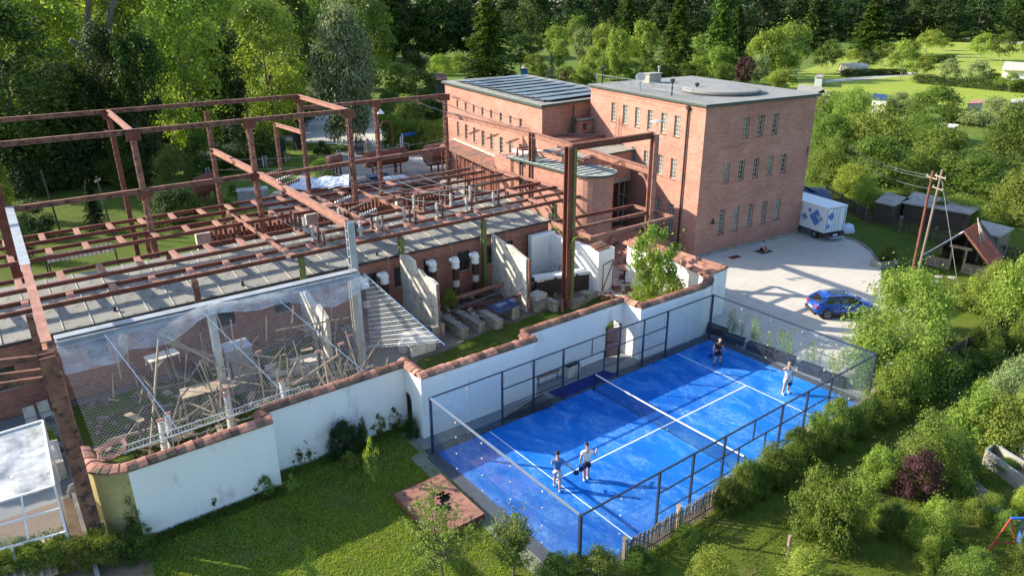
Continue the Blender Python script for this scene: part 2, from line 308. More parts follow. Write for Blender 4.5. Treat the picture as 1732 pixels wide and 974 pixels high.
# ------------------------------------------------------------------ building helpers
class MB:
    def __init__(s): s.v = []; s.f = []; s.mi = []; s.cur = 0
    def add(s, vs, fs):
        o = len(s.v); s.v += [tuple(p) for p in vs]
        for f in fs: s.f.append([o+i for i in f]); s.mi.append(s.cur)
        return s
    def box(s, c, d, rz=0.0, mtx=None):
        x, y, z = d[0]/2, d[1]/2, d[2]/2
        P = [Vector((a*x, b*y, e*z)) for e in (-1, 1) for b in (-1, 1) for a in (-1, 1)]
        R = mtx if mtx is not None else Matrix.Rotation(rz, 3, 'Z')
        return s.add([R @ p + Vector(c) for p in P], [(0, 2, 3, 1), (4, 5, 7, 6), (0, 1, 5, 4), (2, 6, 7, 3), (0, 4, 6, 2), (1, 3, 7, 5)])
    def bx(s, x0, x1, y0, y1, z0, z1): return s.box(((x0+x1)/2, (y0+y1)/2, (z0+z1)/2), (abs(x1-x0), abs(y1-y0), abs(z1-z0)))
    def bar(s, a, b, w, h=None, up=(0, 0, 1)):
        a = Vector(a); b = Vector(b); h = h or w; d = b-a; L = d.length
        if L < 1e-6: return s
        d.normalize(); up = Vector(up)
        if abs(d.dot(up)) > .99: up = Vector((0, 1, 0))
        x = d.cross(up).normalized(); z = x.cross(d)
        return s.box((a+b)/2, (w, L, h), mtx=Matrix((x, d, z)).transposed())
    def ibeam(s, a, b, w, h, t=None, up=(0, 0, 1)):
        """two flanges and a web"""
        a = Vector(a); b = Vector(b); d = (b-a).normalized(); up = Vector(up)
        if abs(d.dot(up)) > .99: up = Vector((0, 1, 0))
        x = d.cross(up).normalized(); z = x.cross(d); t = t or max(.02, h*.1)
        for sg in (-1, 1): s.bar(a+z*sg*(h-t)/2, b+z*sg*(h-t)/2, w, t, z)
        s.bar(a, b, t, h-2*t, z)
        return s
    def cyl(s, a, b, r0, r1=None, n=10, cap=True):
        a = Vector(a); b = Vector(b); r1 = r0 if r1 is None else r1; d = (b-a).normalized()
        u = d.orthogonal().normalized(); v = d.cross(u)
        P = [a+(u*math.cos(2*PI*i/n)+v*math.sin(2*PI*i/n))*r0 for i in range(n)]+[b+(u*math.cos(2*PI*i/n)+v*math.sin(2*PI*i/n))*r1 for i in range(n)]
        F = [(i, (i+1) % n, n+(i+1) % n, n+i) for i in range(n)]
        if cap: F += [tuple(range(n-1, -1, -1)), tuple(range(n, 2*n))]
        return s.add(P, F)
    def lathe(s, c, prof, n=12, axis=(0, 0, 1)):
        ax = Vector(axis).normalized(); u = ax.orthogonal().normalized(); v = ax.cross(u); P = []; F = []
        for r, z in prof:
            for i in range(n): P.append(Vector(c)+ax*z+(u*math.cos(2*PI*i/n)+v*math.sin(2*PI*i/n))*r)
        for k in range(len(prof)-1):
            for i in range(n): F.append((k*n+i, k*n+(i+1) % n, (k+1)*n+(i+1) % n, (k+1)*n+i))
        F.append(tuple(range(n-1, -1, -1))); F.append(tuple((len(prof)-1)*n+i for i in range(n)))
        return s.add(P, F)
    def tube(s, pts, r, n=6):
        pts = [Vector(p) for p in pts]
        P = []; F = []; u = None
        for i, p in enumerate(pts):
            d = (pts[min(i+1, len(pts)-1)]-pts[max(i-1, 0)]).normalized()
            u = d.orthogonal().normalized() if u is None else (u-d*u.dot(d)).normalized()
            v = d.cross(u); rr = r[i] if isinstance(r, (list, tuple)) else r
            for k in range(n): P.append(p+(u*math.cos(2*PI*k/n)+v*math.sin(2*PI*k/n))*rr)
        for i in range(len(pts)-1):
            for k in range(n): F.append((i*n+k, i*n+(k+1) % n, (i+1)*n+(k+1) % n, (i+1)*n+k))
        F.append(tuple(range(n-1, -1, -1))); F.append(tuple((len(pts)-1)*n+k for k in range(n)))
        return s.add(P, F)
    def prism(s, poly, z0, z1):
        n = len(poly)
        return s.add([(p[0], p[1], z0) for p in poly]+[(p[0], p[1], z1) for p in poly],
                     [tuple(range(n-1, -1, -1)), tuple(range(n, 2*n))]+[(i, (i+1) % n, n+(i+1) % n, n+i) for i in range(n)])
    def quad(s, a, b, c, d): return s.add([a, b, c, d], [(0, 1, 2, 3)])
    def slab(s, a, b, c, d, t):
        """a flat four-cornered board of thickness t"""
        a, b, c, d = map(Vector, (a, b, c, d)); n = (b-a).cross(d-a).normalized()*t
        return s.add([a, b, c, d, a-n, b-n, c-n, d-n], [(0, 1, 2, 3), (7, 6, 5, 4), (0, 4, 5, 1), (1, 5, 6, 2), (2, 6, 7, 3), (3, 7, 4, 0)])
    def build(s, name, m, parent=None, label=None, smooth=False, **kw):
        me = bpy.data.meshes.new(name)
        off = Vector((0, 0, 0))
        if parent is not None and not kw.get('local'):
            q = parent
            while q is not None: off += q.location; q = q.parent
        V = [(p[0]-off.x, p[1]-off.y, p[2]-off.z) for p in s.v]
        me.from_pydata(V, [], s.f)
        for mm in (m if isinstance(m, (list, tuple)) else [m]): me.materials.append(M[mm] if isinstance(mm, str) else mm)
        if isinstance(m, (list, tuple)): me.polygons.foreach_set('material_index', s.mi)
        if smooth: me.polygons.foreach_set('use_smooth', [True]*len(me.polygons))
        uv = me.uv_layers.new(name='UVMap'); data = np.empty(len(me.loops)*2)
        for poly in me.polygons:
            nn = poly.normal
            for li in poly.loop_indices:
                p = s.v[me.loops[li].vertex_index]
                if abs(nn.z) > .75: a, b = p[0], p[1]
                else:
                    q = math.hypot(nn.x, nn.y) or 1
                    a = (-nn.y*p[0]+nn.x*p[1])/q; b = p[2]/max(.2, math.sqrt(1-nn.z*nn.z))
                data[2*li] = a; data[2*li+1] = b
        uv.data.foreach_set('uv', data)
        o = bpy.data.objects.new(name, me); COL.objects.link(o)
        if parent is not None: o.parent = parent
        if label: o['label'] = label
        return o
def tag(o, label=None, cat=None, group=None, kind=None):
    if label: o['label'] = label
    if cat: o['category'] = cat
    if group: o['group'] = group
    if kind: o['kind'] = kind
    return o
def thing(name, label, cat, loc=(0, 0, 0), rz=0.0, group=None):
    o = bpy.data.objects.new(name, None); COL.objects.link(o); o.location = loc; o.rotation_euler = (0, 0, rz); o.empty_display_size = .3
    return tag(o, label, cat, group)
def dup(o, parent=None, loc=None, rz=None, label=None, scale=None):
    c = o.copy(); COL.objects.link(c); c.parent = parent
    if loc is not None: c.location = loc
    if rz is not None: c.rotation_euler = (0, 0, rz)
    if scale is not None: c.scale = scale
    if label: c['label'] = label
    for ch in list(o.children): dup(ch, c)
    return c
def one(name, mb, m, label, cat, group=None, **kw):
    """a thing that is one mesh, its origin at its base"""
    xs = [p[0] for p in mb.v]; ys = [p[1] for p in mb.v]; zs = [p[2] for p in mb.v]
    loc = Vector((sum(xs)/len(xs), sum(ys)/len(ys), min(zs)))
    mb2 = MB(); mb2.v = mb.v; mb2.f = mb.f; mb2.mi = mb.mi
    o = mb2.build(name, m, None, **kw)
    o.data.transform(Matrix.Translation(-loc)); o.location = loc
    return tag(o, label, cat, group)
def struct(name, mb, m, label=None):
    o = mb.build(name, m); o['kind'] = 'structure'
    if label: o['label'] = label
    return o
# ------------------------------------------------------------------ ground sheets
def sheet(name, pts, z, m, kind='structure', label=None):
    mb = MB(); P = [(p[0], p[1], z) for p in pts]
    mb.add(P, [tuple(range(len(P)))]); o = mb.build(name, m)
    if o.data.polygons[0].normal.z < 0: o.data.flip_normals()
    o['kind'] = kind
    if label: o['label'] = label
    return o
def ragged(pts, n=6, amp=.18, seed=1):
    """the same outline with a worn, uneven edge"""
    r = random.Random(seed); out = []
    for i, a in enumerate(pts):
        b = pts[(i+1) % len(pts)]
        for k in range(n):
            t = k/n; out.append((a[0]+(b[0]-a[0])*t+r.uniform(-amp, amp), a[1]+(b[1]-a[1])*t+r.uniform(-amp, amp)))
    return out
def g2(*pts, h=0.0): return [tuple(G(x, y, h))[:2] for x, y in pts]
sheet('ground', [(-700, -500), (1500, -500), (1500, 1900), (-700, 1900)], -0.03, 'ground')
sheet('lawn', [(-60, -40), (-10.4, -40), (-10.4, 8.6), (-60, 8.6)], -0.02, 'lawn')
sheet('garden_ground', [(-10.4, -60), (90, -60), (90, -1), (26, -1), (22, -5.35), (-10.4, -5.35)], -0.02, 'garden')
sheet('side_lawn', [(26, -1), (90, -1), (90, 40), (38, 40), (38, 14), (26, 3)], -0.016, 'lawn')
sheet('back_lawn', [(-90, 33), (-3, 33), (-3, 60), (-14, 82), (-90, 82)], -0.02, 'lawn')
sheet('yard_ground', [(-26.5, 8.0), (24, 8.0), (24, 33), (-26.5, 33)], -0.012, 'yard')
sheet('patio', [(-40, 12), (-23.6, 12), (-23.6, 21.2), (-40, 21.2)], -0.008, 'paving')
sheet('planting_strip', [(-30, 2.6), (-22.6, 2.6), (-22.3, 7.6), (-23.6, 12), (-30, 12)], -0.008, 'earth')
sheet('moss_strip', ragged([(-9.4, 8.0), (-3, 7.6), (4.4, 7.6), (12.4, 7.2), (12.9, 12), (9.5, 14.6), (4.4, 14.9), (-1.1, 14.6), (-5.6, 13.8), (-8.6, 12.0)], 5, .2, 3), 0.0, 'moss')
sheet('cage_ground', [(-23.2, 8.6), (-9.2, 8.6), (-8.8, 20.5), (-23.2, 20.5)], -0.006, 'lawn')
sheet('court_paving', [(-11.2, -5.3), (11.1, -5.3), (11.1, 8), (-10.6, 8), (-10.6, 5.6), (-11.2, 5.4)], 0.0, 'paving')
sheet('gravel_court', ragged([(11.1, -5.25), (11.1, 8), (9, 16), (21, 22), (36, 18), (37.4, 14), (37.0, 11.2), (36.1, 9), (34.3, 7.2), (31.9, 5.2), (29.2, 3.9), (26.6, 1.8), (23.8, -2), (20.5, -4.4), (16, -5.2)], 4, .06, 4), -0.004, 'gravel')
sheet('inner_paving', [(9.8, 16.5), (24, 16.0), (24, 26), (9.8, 26)], 0.004, 'path')
sheet('back_yard', g2((455, 330), (560, 262), (640, 240), (770, 262), (860, 330), (700, 420), (450, 420)), -0.008, 'path')
sheet('drive', ragged(g2((325, 266), (480, 207), (600, 178), (668, 176), (640, 205), (700, 244), (780, 262), (770, 292), (655, 262), (590, 246), (470, 238), (395, 262)), 4, .25, 8), -0.004, 'gravel')
sheet('meadow', g2((1330, 150), (1500, 160), (1640, 186), (1900, 235), (2150, 96), (1700, 66), (1520, 72), (1430, 96), (1330, 128)), -0.02, 'meadow')
sheet('far_road', g2((1395, 136), (1470, 129), (1552, 122), (1552, 126), (1470, 134), (1395, 140)), -0.012, 'gravel')
sheet('far_track', g2((1570, 58), (1760, 74), (1760, 77), (1570, 61)), -0.012, 'gravel')
sheet('garden_path', ragged(g2((1625, 812), (1648, 806), (1700, 862), (1775, 905), (1775, 930), (1690, 880)), 3, .03, 5), -0.008, 'path')
sheet('trodden_line', ragged(g2((366, 974), (380, 975), (470, 926), (602, 874), (600, 869), (465, 919)), 5, .05, 6), -0.012, 'moss')
sheet('worn_edge', ragged(g2((745, 790), (762, 812), (842, 890), (905, 935), (880, 930), (815, 880), (735, 800)), 3, .1, 10), -0.008, 'earth')
sheet('mown_path', ragged([(1.0, -8.2), (9.5, -7.3), (18, -7.0), (34, -7.6), (34, -9.2), (18, -9.2), (9.5, -9.4), (2, -10.4)], 4, .2, 12), -0.012, 'moss')
# turf and its markings
t = thing('padel_court', 'bright blue padel court turf with white lines inside the glass enclosure', 'court', (0, 0, 0))
mb = MB(); mb.bx(-10, 10, -5, 5, 0.001, .02); mb.build('turf', 'turf', t)
def line(x0, x1, y0, y1):
    mb = MB(); mb.bx(x0, x1, y0, y1, .0205, .0245); mb.build('court_line', 'line_paint', t)
line(-6.975, -6.925, -5, 5); line(6.925, 6.975, -5, 5); line(-6.92, -.012, -.03, .03); line(.012, 6.92, -.03, .03)
# sand drifts on the turf are in its material; kerb frame round it
k = MB(); k.bx(-10.35, 10.35, 5.0, 5.55, .002, .05); k.bx(-10.35, 10.35, -5.3, -5.0, .002, .05); k.bx(-10.55, -10, -5, 5, .002, .045); k.bx(10, 10.5, -5, 5, .002, .045)
k.build('kerb_frame', 'navy_kerb' if 'navy_kerb' in M else 'metal_dark', t)

# ------------------------------------------------------------------ enclosure
enc = thing('court_enclosure', 'navy steel and glass enclosure with mesh sides standing round the blue court', 'enclosure', (-10.2, -5.15, 0))
CX, CY, CH = 10.15, 5.12, 3.0
def post(x, y, h=CH, w=.09): mb = MB(); mb.box((x, y, h/2+.02), (w, w, h)); mb.box((x, y, .06), (w*1.9, w*1.9, .03)); mb.build('post', 'navy_metal', enc)
def rail(a, b, w=.07, m='navy_metal', nm='rail'): mb = MB(); mb.bar(a, b, w, w); mb.build(nm, m, enc)
for sx in (-1, 1):
    for sy in (-1, 1): post(sx*CX, sy*CY, CH, .11)
    rail((sx*CX, -CY+.06, CH), (sx*CX, CY-.06, CH), .075, 'rail_steel' if sx < 0 else 'navy_metal', 'top_rail')
    for k in range(5):
        y0 = -5+k*2.0+.02; mb = MB(); mb.bx(sx*CX-.006, sx*CX+.006, y0+.01, y0+1.95, .08, CH-.05); mb.build('glass_pane', 'glass_court', enc)
    for sy in (-1, 1):
        for k in range(2):
            x0 = sx*(CX-.08-k*2.0); x1 = sx*(CX-.08-k*2.0-1.92)
            mb = MB(); mb.bx(min(x0, x1), max(x0, x1), sy*CY-.006, sy*CY+.006, .08, CH-.05); mb.build('glass_pane', 'glass_court', enc)
cl = MB()
for sx in (-1, 1):
    for y in (-3, -1, 1, 3):
        for z in (.35, 1.15, 2.0, 2.75): cl.box((sx*CX, y, z), (.04, .07, .045))
    for sy in (-1, 1):
        for z in (.35, 1.15, 2.0, 2.75): cl.box((sx*(CX-2.03), sy*CY, z), (.07, .04, .045))
tag(cl.build('glass_clamp', 'concrete_pale', enc), kind='stuff')
for sy in (-1, 1):
    for x in (-6.05, -4.05, -2.05, 2.05, 4.05, 6.05): post(x, sy*CY, CH, .085)
    post(-.95, sy*CY, 2.0, .06); post(.95, sy*CY, 2.0, .06)
    rail((-CX+.06, sy*CY, CH), (CX-.06, sy*CY, CH), .06, nm='top_rail')
    for a, b in ((-6, -4.1), (-4, -2.1), (-2, 2.0), (2.1, 4.0), (4.1, 6.0)): rail((a, sy*CY, 2.0), (b, sy*CY, 2.0), .05)
    for a, b in ((-6, -4.1), (-4, -2.1), (-2, -1.0), (1.0, 2.0), (2.1, 4.0), (4.1, 6.0)): rail((a, sy*CY, 1.0), (b, sy*CY, 1.0), .04)
    post(-.0, sy*CY, .1, .06); rail((0, sy*CY, 2.03), (0, sy*CY, 2.97), .05)
    for a, b in ((-6, -4.1), (-4, -2.1), (2.1, 4), (4.1, 6)):
        mb = MB(); mb.quad((a, sy*CY+.02, .1), (b, sy*CY+.02, .1), (b, sy*CY+.02, CH-.03), (a, sy*CY+.02, CH-.03)); mb.build('mesh_panel', 'mesh_court', enc)
    mb = MB(); mb.quad((-2, sy*CY+.02, 2.03), (2, sy*CY+.02, 2.03), (2, sy*CY+.02, CH-.03), (-2, sy*CY+.02, CH-.03)); mb.build('mesh_panel', 'mesh_court', enc)
# net
nt_ = thing('court_net', 'dark court net with white top band across the middle of the blue court', 'net', (0, -4.9, 0.02))
for y in (-4.85, 4.85): mb = MB(); mb.box((0, y, .52), (.08, .08, 1.0)); mb.box((0, y, .04), (.2, .2, .03)); mb.build('net_post', 'navy_metal', nt_)
mb = MB(); n = 12
for i in range(n):
    a = -4.78+9.56*i/n; b = -4.78+9.56*(i+1)/n; za = .90+.06*(a/4.8)**2; zb = .90+.06*(b/4.8)**2
    mb.quad((0, a, .05), (0, b, .05), (0, b, zb), (0, a, za))
mb.build('net_mesh', 'net', nt_)
mb = MB()
for i in range(n):
    a = -4.78+9.56*i/n; b = -4.78+9.56*(i+1)/n; mb.bar((0, a, .92+.06*(a/4.8)**2), (0, b, .92+.06*(b/4.8)**2), .022, .075)
mb.build('top_band', 'white_paint', nt_)
mb = MB(); mb.bar((0, -4.78, .045), (0, 4.78, .045), .025, .02); mb.build('foot_cord', 'metal_dark', nt_)
for (px, py), lb, m in (((1129, 727), 'small yellow ball lying on the court beside the net', None), ((721, 776), 'small yellow ball lying in the grass off the near left court corner', None)):
    p = G(px, py, .05); mb = MB(); mb.lathe((p.x, p.y, .02), [(.005, 0), (.028, .01), (.04, .04), (.028, .07), (.005, .08)], 8)
    one('ball', mb, 'leaf_lime' if False else 'ball_yellow' if 'ball_yellow' in M else 'white_paint', lb, 'ball', smooth=True)
# mat, bench, box, cloth heap beside the court
P = g2((928, 664), (1022, 627), (1044, 635), (952, 675))
mb = MB(); mb.slab(*[(p[0], p[1], .035) for p in P], .02); one('floor_mat', mb, 'mat_blue', 'dark blue mat lying on the paving beside the net post', 'mat')
b = thing('bench', 'brown slatted wooden bench standing by the white wall beside the court', 'bench', (-2.0, 6.2, 0))
bx0 = G(907, 654); bx1 = G(948, 638)
a0 = Vector((bx0.x, bx0.y, 0)); a1 = Vector((bx1.x, bx1.y, 0)); b.location = (a0+a1)/2
d = (a1-a0).normalized(); nn = Vector((-d.y, d.x, 0))
for k in range(4): mb = MB(); mb.bar(a0+nn*(.05+.11*k)+Vector((0, 0, .45)), a1+nn*(.05+.11*k)+Vector((0, 0, .45)), .09, .03); mb.build('seat_slat', 'wood_bench', b)
for k in range(3): mb = MB(); mb.bar(a0+nn*(.5+.03*k)+Vector((0, 0, .58+.13*k)), a1+nn*(.5+.03*k)+Vector((0, 0, .58+.13*k)), .03, .1); mb.build('back_slat', 'wood_bench', b)
for q in (a0+d*.2, a1-d*.2):
    mb = MB(); mb.bar(q+nn*.05, q+nn*.05+Vector((0, 0, .43)), .04); mb.bar(q+nn*.46, q+nn*.58+Vector((0, 0, .95)), .04); mb.bar(q+nn*.05+Vector((0, 0, .41)), q+nn*.46+Vector((0, 0, .41)), .04); mb.build('leg', 'metal_dark', b)
c = G(966, 632); s = thing('storage_crate', 'pale wooden crate full of kit standing between the bench and the net', 'crate', (c.x, c.y, 0), .05)
mb = MB(); mb.bx(-.5, .5, -.28, -.24, 0, .62); mb.bx(-.5, .5, .24, .28, 0, .62); mb.bx(-.5, -.46, -.24, .24, 0, .62); mb.bx(.46, .5, -.24, .24, 0, .62); mb.build('crate_wall', 'concrete_pale', s, local=True)
mb = MB()
for i in range(9): mb.box((-.4+.1*i, random.uniform(-.15, .15), .55), (.12, .18, .2), random.uniform(0, 3))
tag(mb.build('kit', 'wood_dark', s, local=True), kind='stuff')
mb = MB(); mb.box((-.12, .34, .80), (1.0, .04, .42)); one_ = mb.build('blue_board', 'blue_plastic', s, local=True); one_['label'] = 'blue board behind the crate'
# black folded matting left of bench
hp = MB(); pts = g2((850, 712), (868, 690), (886, 681), (912, 679), (935, 690), (905, 702), (880, 706))
for i in range(16):
    a = Vector((*pts[0], .03)).lerp(Vector((*pts[3], .35)), i/15.0); bq = Vector((*pts[6], .03)).lerp(Vector((*pts[4], .12)), i/15.0)
    hp.tube([a, a.lerp(bq, .3)+Vector((0, 0, .22+.05*math.sin(i))), a.lerp(bq, .7)+Vector((0, 0, .18)), bq], .035, 5)
one('folded_net', hp, 'metal_dark', 'heap of folded black netting on the paving behind the left mesh side', 'net')
# black planter tubs with bamboo beyond the far glass
for (px, py, L, lb, nb) in ((1202, 566, 1.5, 'black planter tub with bamboo at the far wall corner of the court', 0), (1232, 583, 1.3, 'black planter tub with tall feathery bamboo behind the player in black', 9), (1277, 600, 1.6, 'long black planter tub with yellow green bamboo, second from the white wall', 10), (1318, 615, 1.2, 'black planter tub with bamboo behind the player in white', 10), (1362, 634, 1.2, 'black planter tub with thin bamboo near the right fence', 8), (1402, 652, 1.2, 'black planter tub with sparse bamboo next to the last corner post', 6)):
    q = G(px, py); pl = thing('planter_tub', lb, 'planter', (q.x+.45, q.y, 0), -1.45, 'black planter tubs along the far end of the court')
    mb = MB(); mb.bx(-L/2, L/2, -.28, .28, 0, .42); mb.bx(-L/2-.03, L/2+.03, -.31, -.24, .42, .47); mb.bx(-L/2-.03, L/2+.03, .24, .31, .42, .47); mb.bx(-L/2-.03, -L/2+.04, -.24, .24, .42, .47); mb.bx(L/2-.04, L/2+.03, -.24, .24, .42, .47); mb.build('tub', 'metal_dark', pl, local=True)
    if nb:
        st = MB(); lf = MB()
        for i in range(nb):
            x = random.uniform(-L/2+.1, L/2-.1); y = random.uniform(-.2, .2); h = random.uniform(.9, 1.9); dx, dy = random.uniform(-.3, .3), random.uniform(-.3, .3)
            st.tube([(x, y, .4), (x+dx*.4, y+dy*.4, .4+h*.6), (x+dx, y+dy, .4+h)], .009, 3)
            for k in range(46):
                tt = random.uniform(.25, 1); a = Vector((x+dx*tt+random.gauss(0, .10), y+dy*tt+random.gauss(0, .10), .4+h*tt+random.gauss(0, .07)))
                u = Vector((random.gauss(0, 1), random.gauss(0, 1), random.gauss(-.2, .6))).normalized()*random.uniform(.06, .11); v = u.orthogonal().normalized()*.018
                lf.quad(a-u, a+v, a+u, a-v)
        st.build('cane', 'leaf_mid', pl, local=True); tag(lf.build('leaves', 'leaf_lime', pl, local=True), kind='stuff')

# ------------------------------------------------------------------ white perimeter wall with tile coping
WALL = thing('garden_wall', 'long stepped white rendered wall with clay tile coping beside the court', 'wall', (-16, 7.6, 0))
WT = .42
def coping(a, b, w=.52, z=3.30, step=.36, pale=0.0, seed=0):
    """one ridge piece after another, each its own object sharing one of four meshes"""
    a = Vector((a[0], a[1], 0)); b = Vector((b[0], b[1], 0)); L = (b-a).length; n = max(1, round(L/step)); d = (b-a)/n; ang = math.atan2(d.y, d.x); r = random.Random(seed+int(L*10))
    for i in range(n):
        c = a+d*(i+.5); k = r.randrange(4); key = ('p' if r.random() < pale else 't')+str(k)
        o = bpy.data.objects.new('coping_tile', TILE[key]); COL.objects.link(o); o.parent = WALL
        o.location = c+Vector((0, 0, z+r.uniform(-.012, .015)))-WALL.location
        o.rotation_euler = (r.uniform(-.03, .03), r.uniform(-.03, .03), ang+r.uniform(-.03, .03)); o.scale = ((d.length+.015)/.36, w/.52, 1)
TILE = {}
for key, mm in (('t', 'tile'), ('p', 'tile_pale')):
    for k in range(4):
        r = random.Random(k+20); mb = MB(); prof = [(-.29, -.02), (-.27, .05), (-.12, .15), (0, .19), (.12, .15), (.27, .05), (.29, -.02)]
        P = []; nP = len(prof)
        for x, s in ((-.18, 1.0), (.18, 1.06)):
            for y, z in prof: P.append((x, y*s+r.uniform(-.008, .008), z+.02*(s > 1)+r.uniform(-.008, .008)))
        mb.add(P, [(i, i+1, nP+i+1, nP+i) for i in range(nP-1)]+[tuple(range(nP-1, -1, -1)), tuple(range(nP, 2*nP))])
        me = mb.build('coping_tile', mm); TILE[key+str(k)] = me.data; me.data.name = 'coping_tile'
        bpy.data.objects.remove(me)
def wall_piece(a, b, h=3.27, m='white_wall', t=WT, corb=True, pale=.15, holes=(), name='wall_panel'):
    """a runs along the outer face; thickness goes to the left of a->b"""
    a = Vector((a[0], a[1], 0)); b = Vector((b[0], b[1], 0)); d = (b-a).normalized(); n = Vector((-d.y, d.x, 0)); L = (b-a).length
    mb = MB()
    def seg(u0, u1, z0, z1): mb.prism([tuple((a+d*u0)[:2]), tuple((a+d*u1)[:2]), tuple((a+d*u1+n*t)[:2]), tuple((a+d*u0+n*t)[:2])], z0, z1)
    u = 0
    for (h0, h1, ht) in holes:
        seg(u, h0, 0, h); seg(h0, h1, ht, h); u = h1
        k = 8
        for i in range(k):   # rounded head
            x0 = h0+(h1-h0)*i/k; x1 = h0+(h1-h0)*(i+1)/k; xm = ((x0+x1)/2-(h0+h1)/2)/((h1-h0)/2); zz = ht-.45+.45*math.sqrt(max(0, 1-xm*xm)); seg(x0, x1, zz, ht)
    seg(u, L, 0, h); mb.build(name, m, WALL)
    if corb:
        mb = MB(); q = -n*.06
        mb.prism([tuple((a+q)[:2]), tuple((b+q)[:2]), tuple((b+n*(t+.06))[:2]), tuple((a+n*(t+.06))[:2])], h+.001, h+.07); mb.build('coping_course', 'brick_dark', WALL)
        coping(a+n*t/2, b+n*t/2, t+.16, h+.07, pale=pale)
W1 = 7.02
arc = [(-23.75, 9.6), (-23.72, 8.6), (-23.45, 7.75), (-22.95, 7.25), (-22.35, W1)]
for i in range(len(arc)-1): wall_piece(arc[i], arc[i+1], m='ochre_wall', pale=.6)
wall_piece((-22.35, W1), (-16.75, W1), pale=.35)
wall_piece((-16.75, W1+.423), (-16.75, 8.015), t=.42, pale=.5)
wall_piece((-16.75, 8.02), (-9.85, 8.02), pale=.15)
wall_piece((-9.845, 8.6), (-9.845, 6.875), t=.38, holes=((.35, 1.1, 1.95),), pale=.9)
wall_piece((-9.85, 6.45), (-2.9, 6.30), pale=.3)
wall_piece((-2.9, 6.725), (-2.9, 7.245), t=.40, pale=.7)
wall_piece((-2.9, 7.25), (4.5, 7.25), holes=((6.0, 7.1, 2.3),), pale=.1)
wall_piece((4.505, 7.67), (4.505, 6.275), t=.42, pale=.8)
wall_piece((4.5, 5.85), (10.0, 5.70), pale=.1)
arc = [(10.0, 5.70), (10.8, 5.85), (11.5, 6.3), (12.0, 7.0), (12.25, 8.0), (12.6, 9.6)]
for i in range(len(arc)-1): wall_piece(arc[i], arc[i+1], pale=.3)
# gate passage roofed with tiles, beside the brick tower
mb = MB(); mb.prism([(12.75, 7.1), (14.1, 7.1), (14.1, 15.0), (12.75, 15.0)], 0, 3.2); mb.build('gate_pier', 'white_wall', WALL)
for k in range(3):
    coping((12.85+k*.48, 7.0), (12.75+k*.48, 15.2), .52, 3.24+k*.05, pale=.9, seed=k)  # mostly paler tiles: the sun on this coping is put into its colour
# iron gate leaf in the arch and the dark garden door
g = thing('arched_gate', 'rusty iron gate leaf standing open in the arched doorway of the white wall', 'gate', (3.12, 7.2, 0), -.35)
mb = MB(); mb.bx(0, .06, -.03, .03, .05, 2.0); mb.bx(.9, .96, -.03, .03, .05, 2.15); mb.bx(.06, .9, -.025, .025, .1, .16); mb.bx(.06, .9, -.025, .025, 1.0, 1.06); mb.bar((.03, 0, 2.0), (.93, 0, 2.15), .05); mb.build('gate_frame', 'metal_dark', g, local=True)
mb = MB(); mb.bx(.07, .89, -.012, .012, .17, .98); mb.bx(.07, .89, -.012, .012, 1.08, 1.95); mb.build('gate_panel', 'rust_pale', g, local=True)
mb = MB(); mb.bx(.8, .88, -.06, .06, .98, 1.1); mb.build('gate_handle', 'metal_dark', g, local=True)
g = thing('garden_door', 'dark green wooden door in the side of the wall projection above the lawn', 'door', (-9.66, 7.88, 0))
mb = MB()
for i in range(5):
    mb = MB(); mb.bx(-9.68, -9.64, 7.52+i*.148, 7.52+(i+1)*.148-.008, 0, 1.9); mb.build('board', 'wood_dark', g)
def onY(px, py, y):
    d = AF + AR*((px-866)/FPX) - AU*((py-487)/FPX); t = (y-CAM[1])/d.y
    return Vector(CAM)+d*t
def onX(px, py, x):
    d = AF + AR*((px-866)/FPX) - AU*((py-487)/FPX); t = (x-CAM[0])/d.x
    return Vector(CAM)+d*t

# ------------------------------------------------------------------ tall portal frames
FR = thing('steel_gantry', 'tall rusty steel gantry of portal frames rising over the brick hall', 'gantry', (-16.2, 31.3, 0))
def col(p, h, name='column', m='rust', w=.34, root=None, z0=0.0, lattice=False):
    mb = MB(); x, y = p
    for s in (-1, 1):
        mb.bx(x-w/2, x+w/2, y+s*w*.42-.03, y+s*w*.42+.03, z0, h)          # two channels
    if lattice:
        k = int((h-z0)/.5)
        for i in range(k): mb.bx(x-w/2, x-w/2+.02, y-w*.38, y+w*.38, z0+.25+i*.5, z0+.31+i*.5); mb.bx(x+w/2-.02, x+w/2, y-w*.38, y+w*.38, z0+.25+i*.5, z0+.31+i*.5)
    else: mb.bx(x-.03, x+.03, y-w*.39, y+w*.39, z0, h)
    return mb.build(name, m, root or FR)
def beam(a, b, w=.26, h=.32, m='rust', name='beam', root=None):
    mb = MB(); mb.ibeam(a, b, w, h, .05); return mb.build(name, m, root or FR)
HT = 12.3
YM, YB = 31.4, 42.6
cols_m = {-16.2: HT, -8.6: HT, -1.0: HT}
for x in (-15.9, -8.5, -1.0): col((x, YM), HT, lattice=True)
for x in (-15.4, -8.3, -.4): col((x, YB), HT if x != -8.3 else 11.8, m='rust_dark' if x < -10 else 'rust', lattice=True)
for x, h in ((6.9, 11.4), (14.6, 11.3)): col((x, YB), h, lattice=True)
beam((-42, YM, HT+.05), (-1.0+.1, YM, HT+.05)); beam((-42, YB, HT+.10), (-.4, YB, HT+.10))
beam((-.2, YB, 11.35), (14.7, YB, 11.35))
for x0, x1 in ((-15.9, -15.4), (-1.0, -.4)): beam((x0, YM+.2, HT+.05), (x1, YB-.2, HT+.08), m='rust_pale')
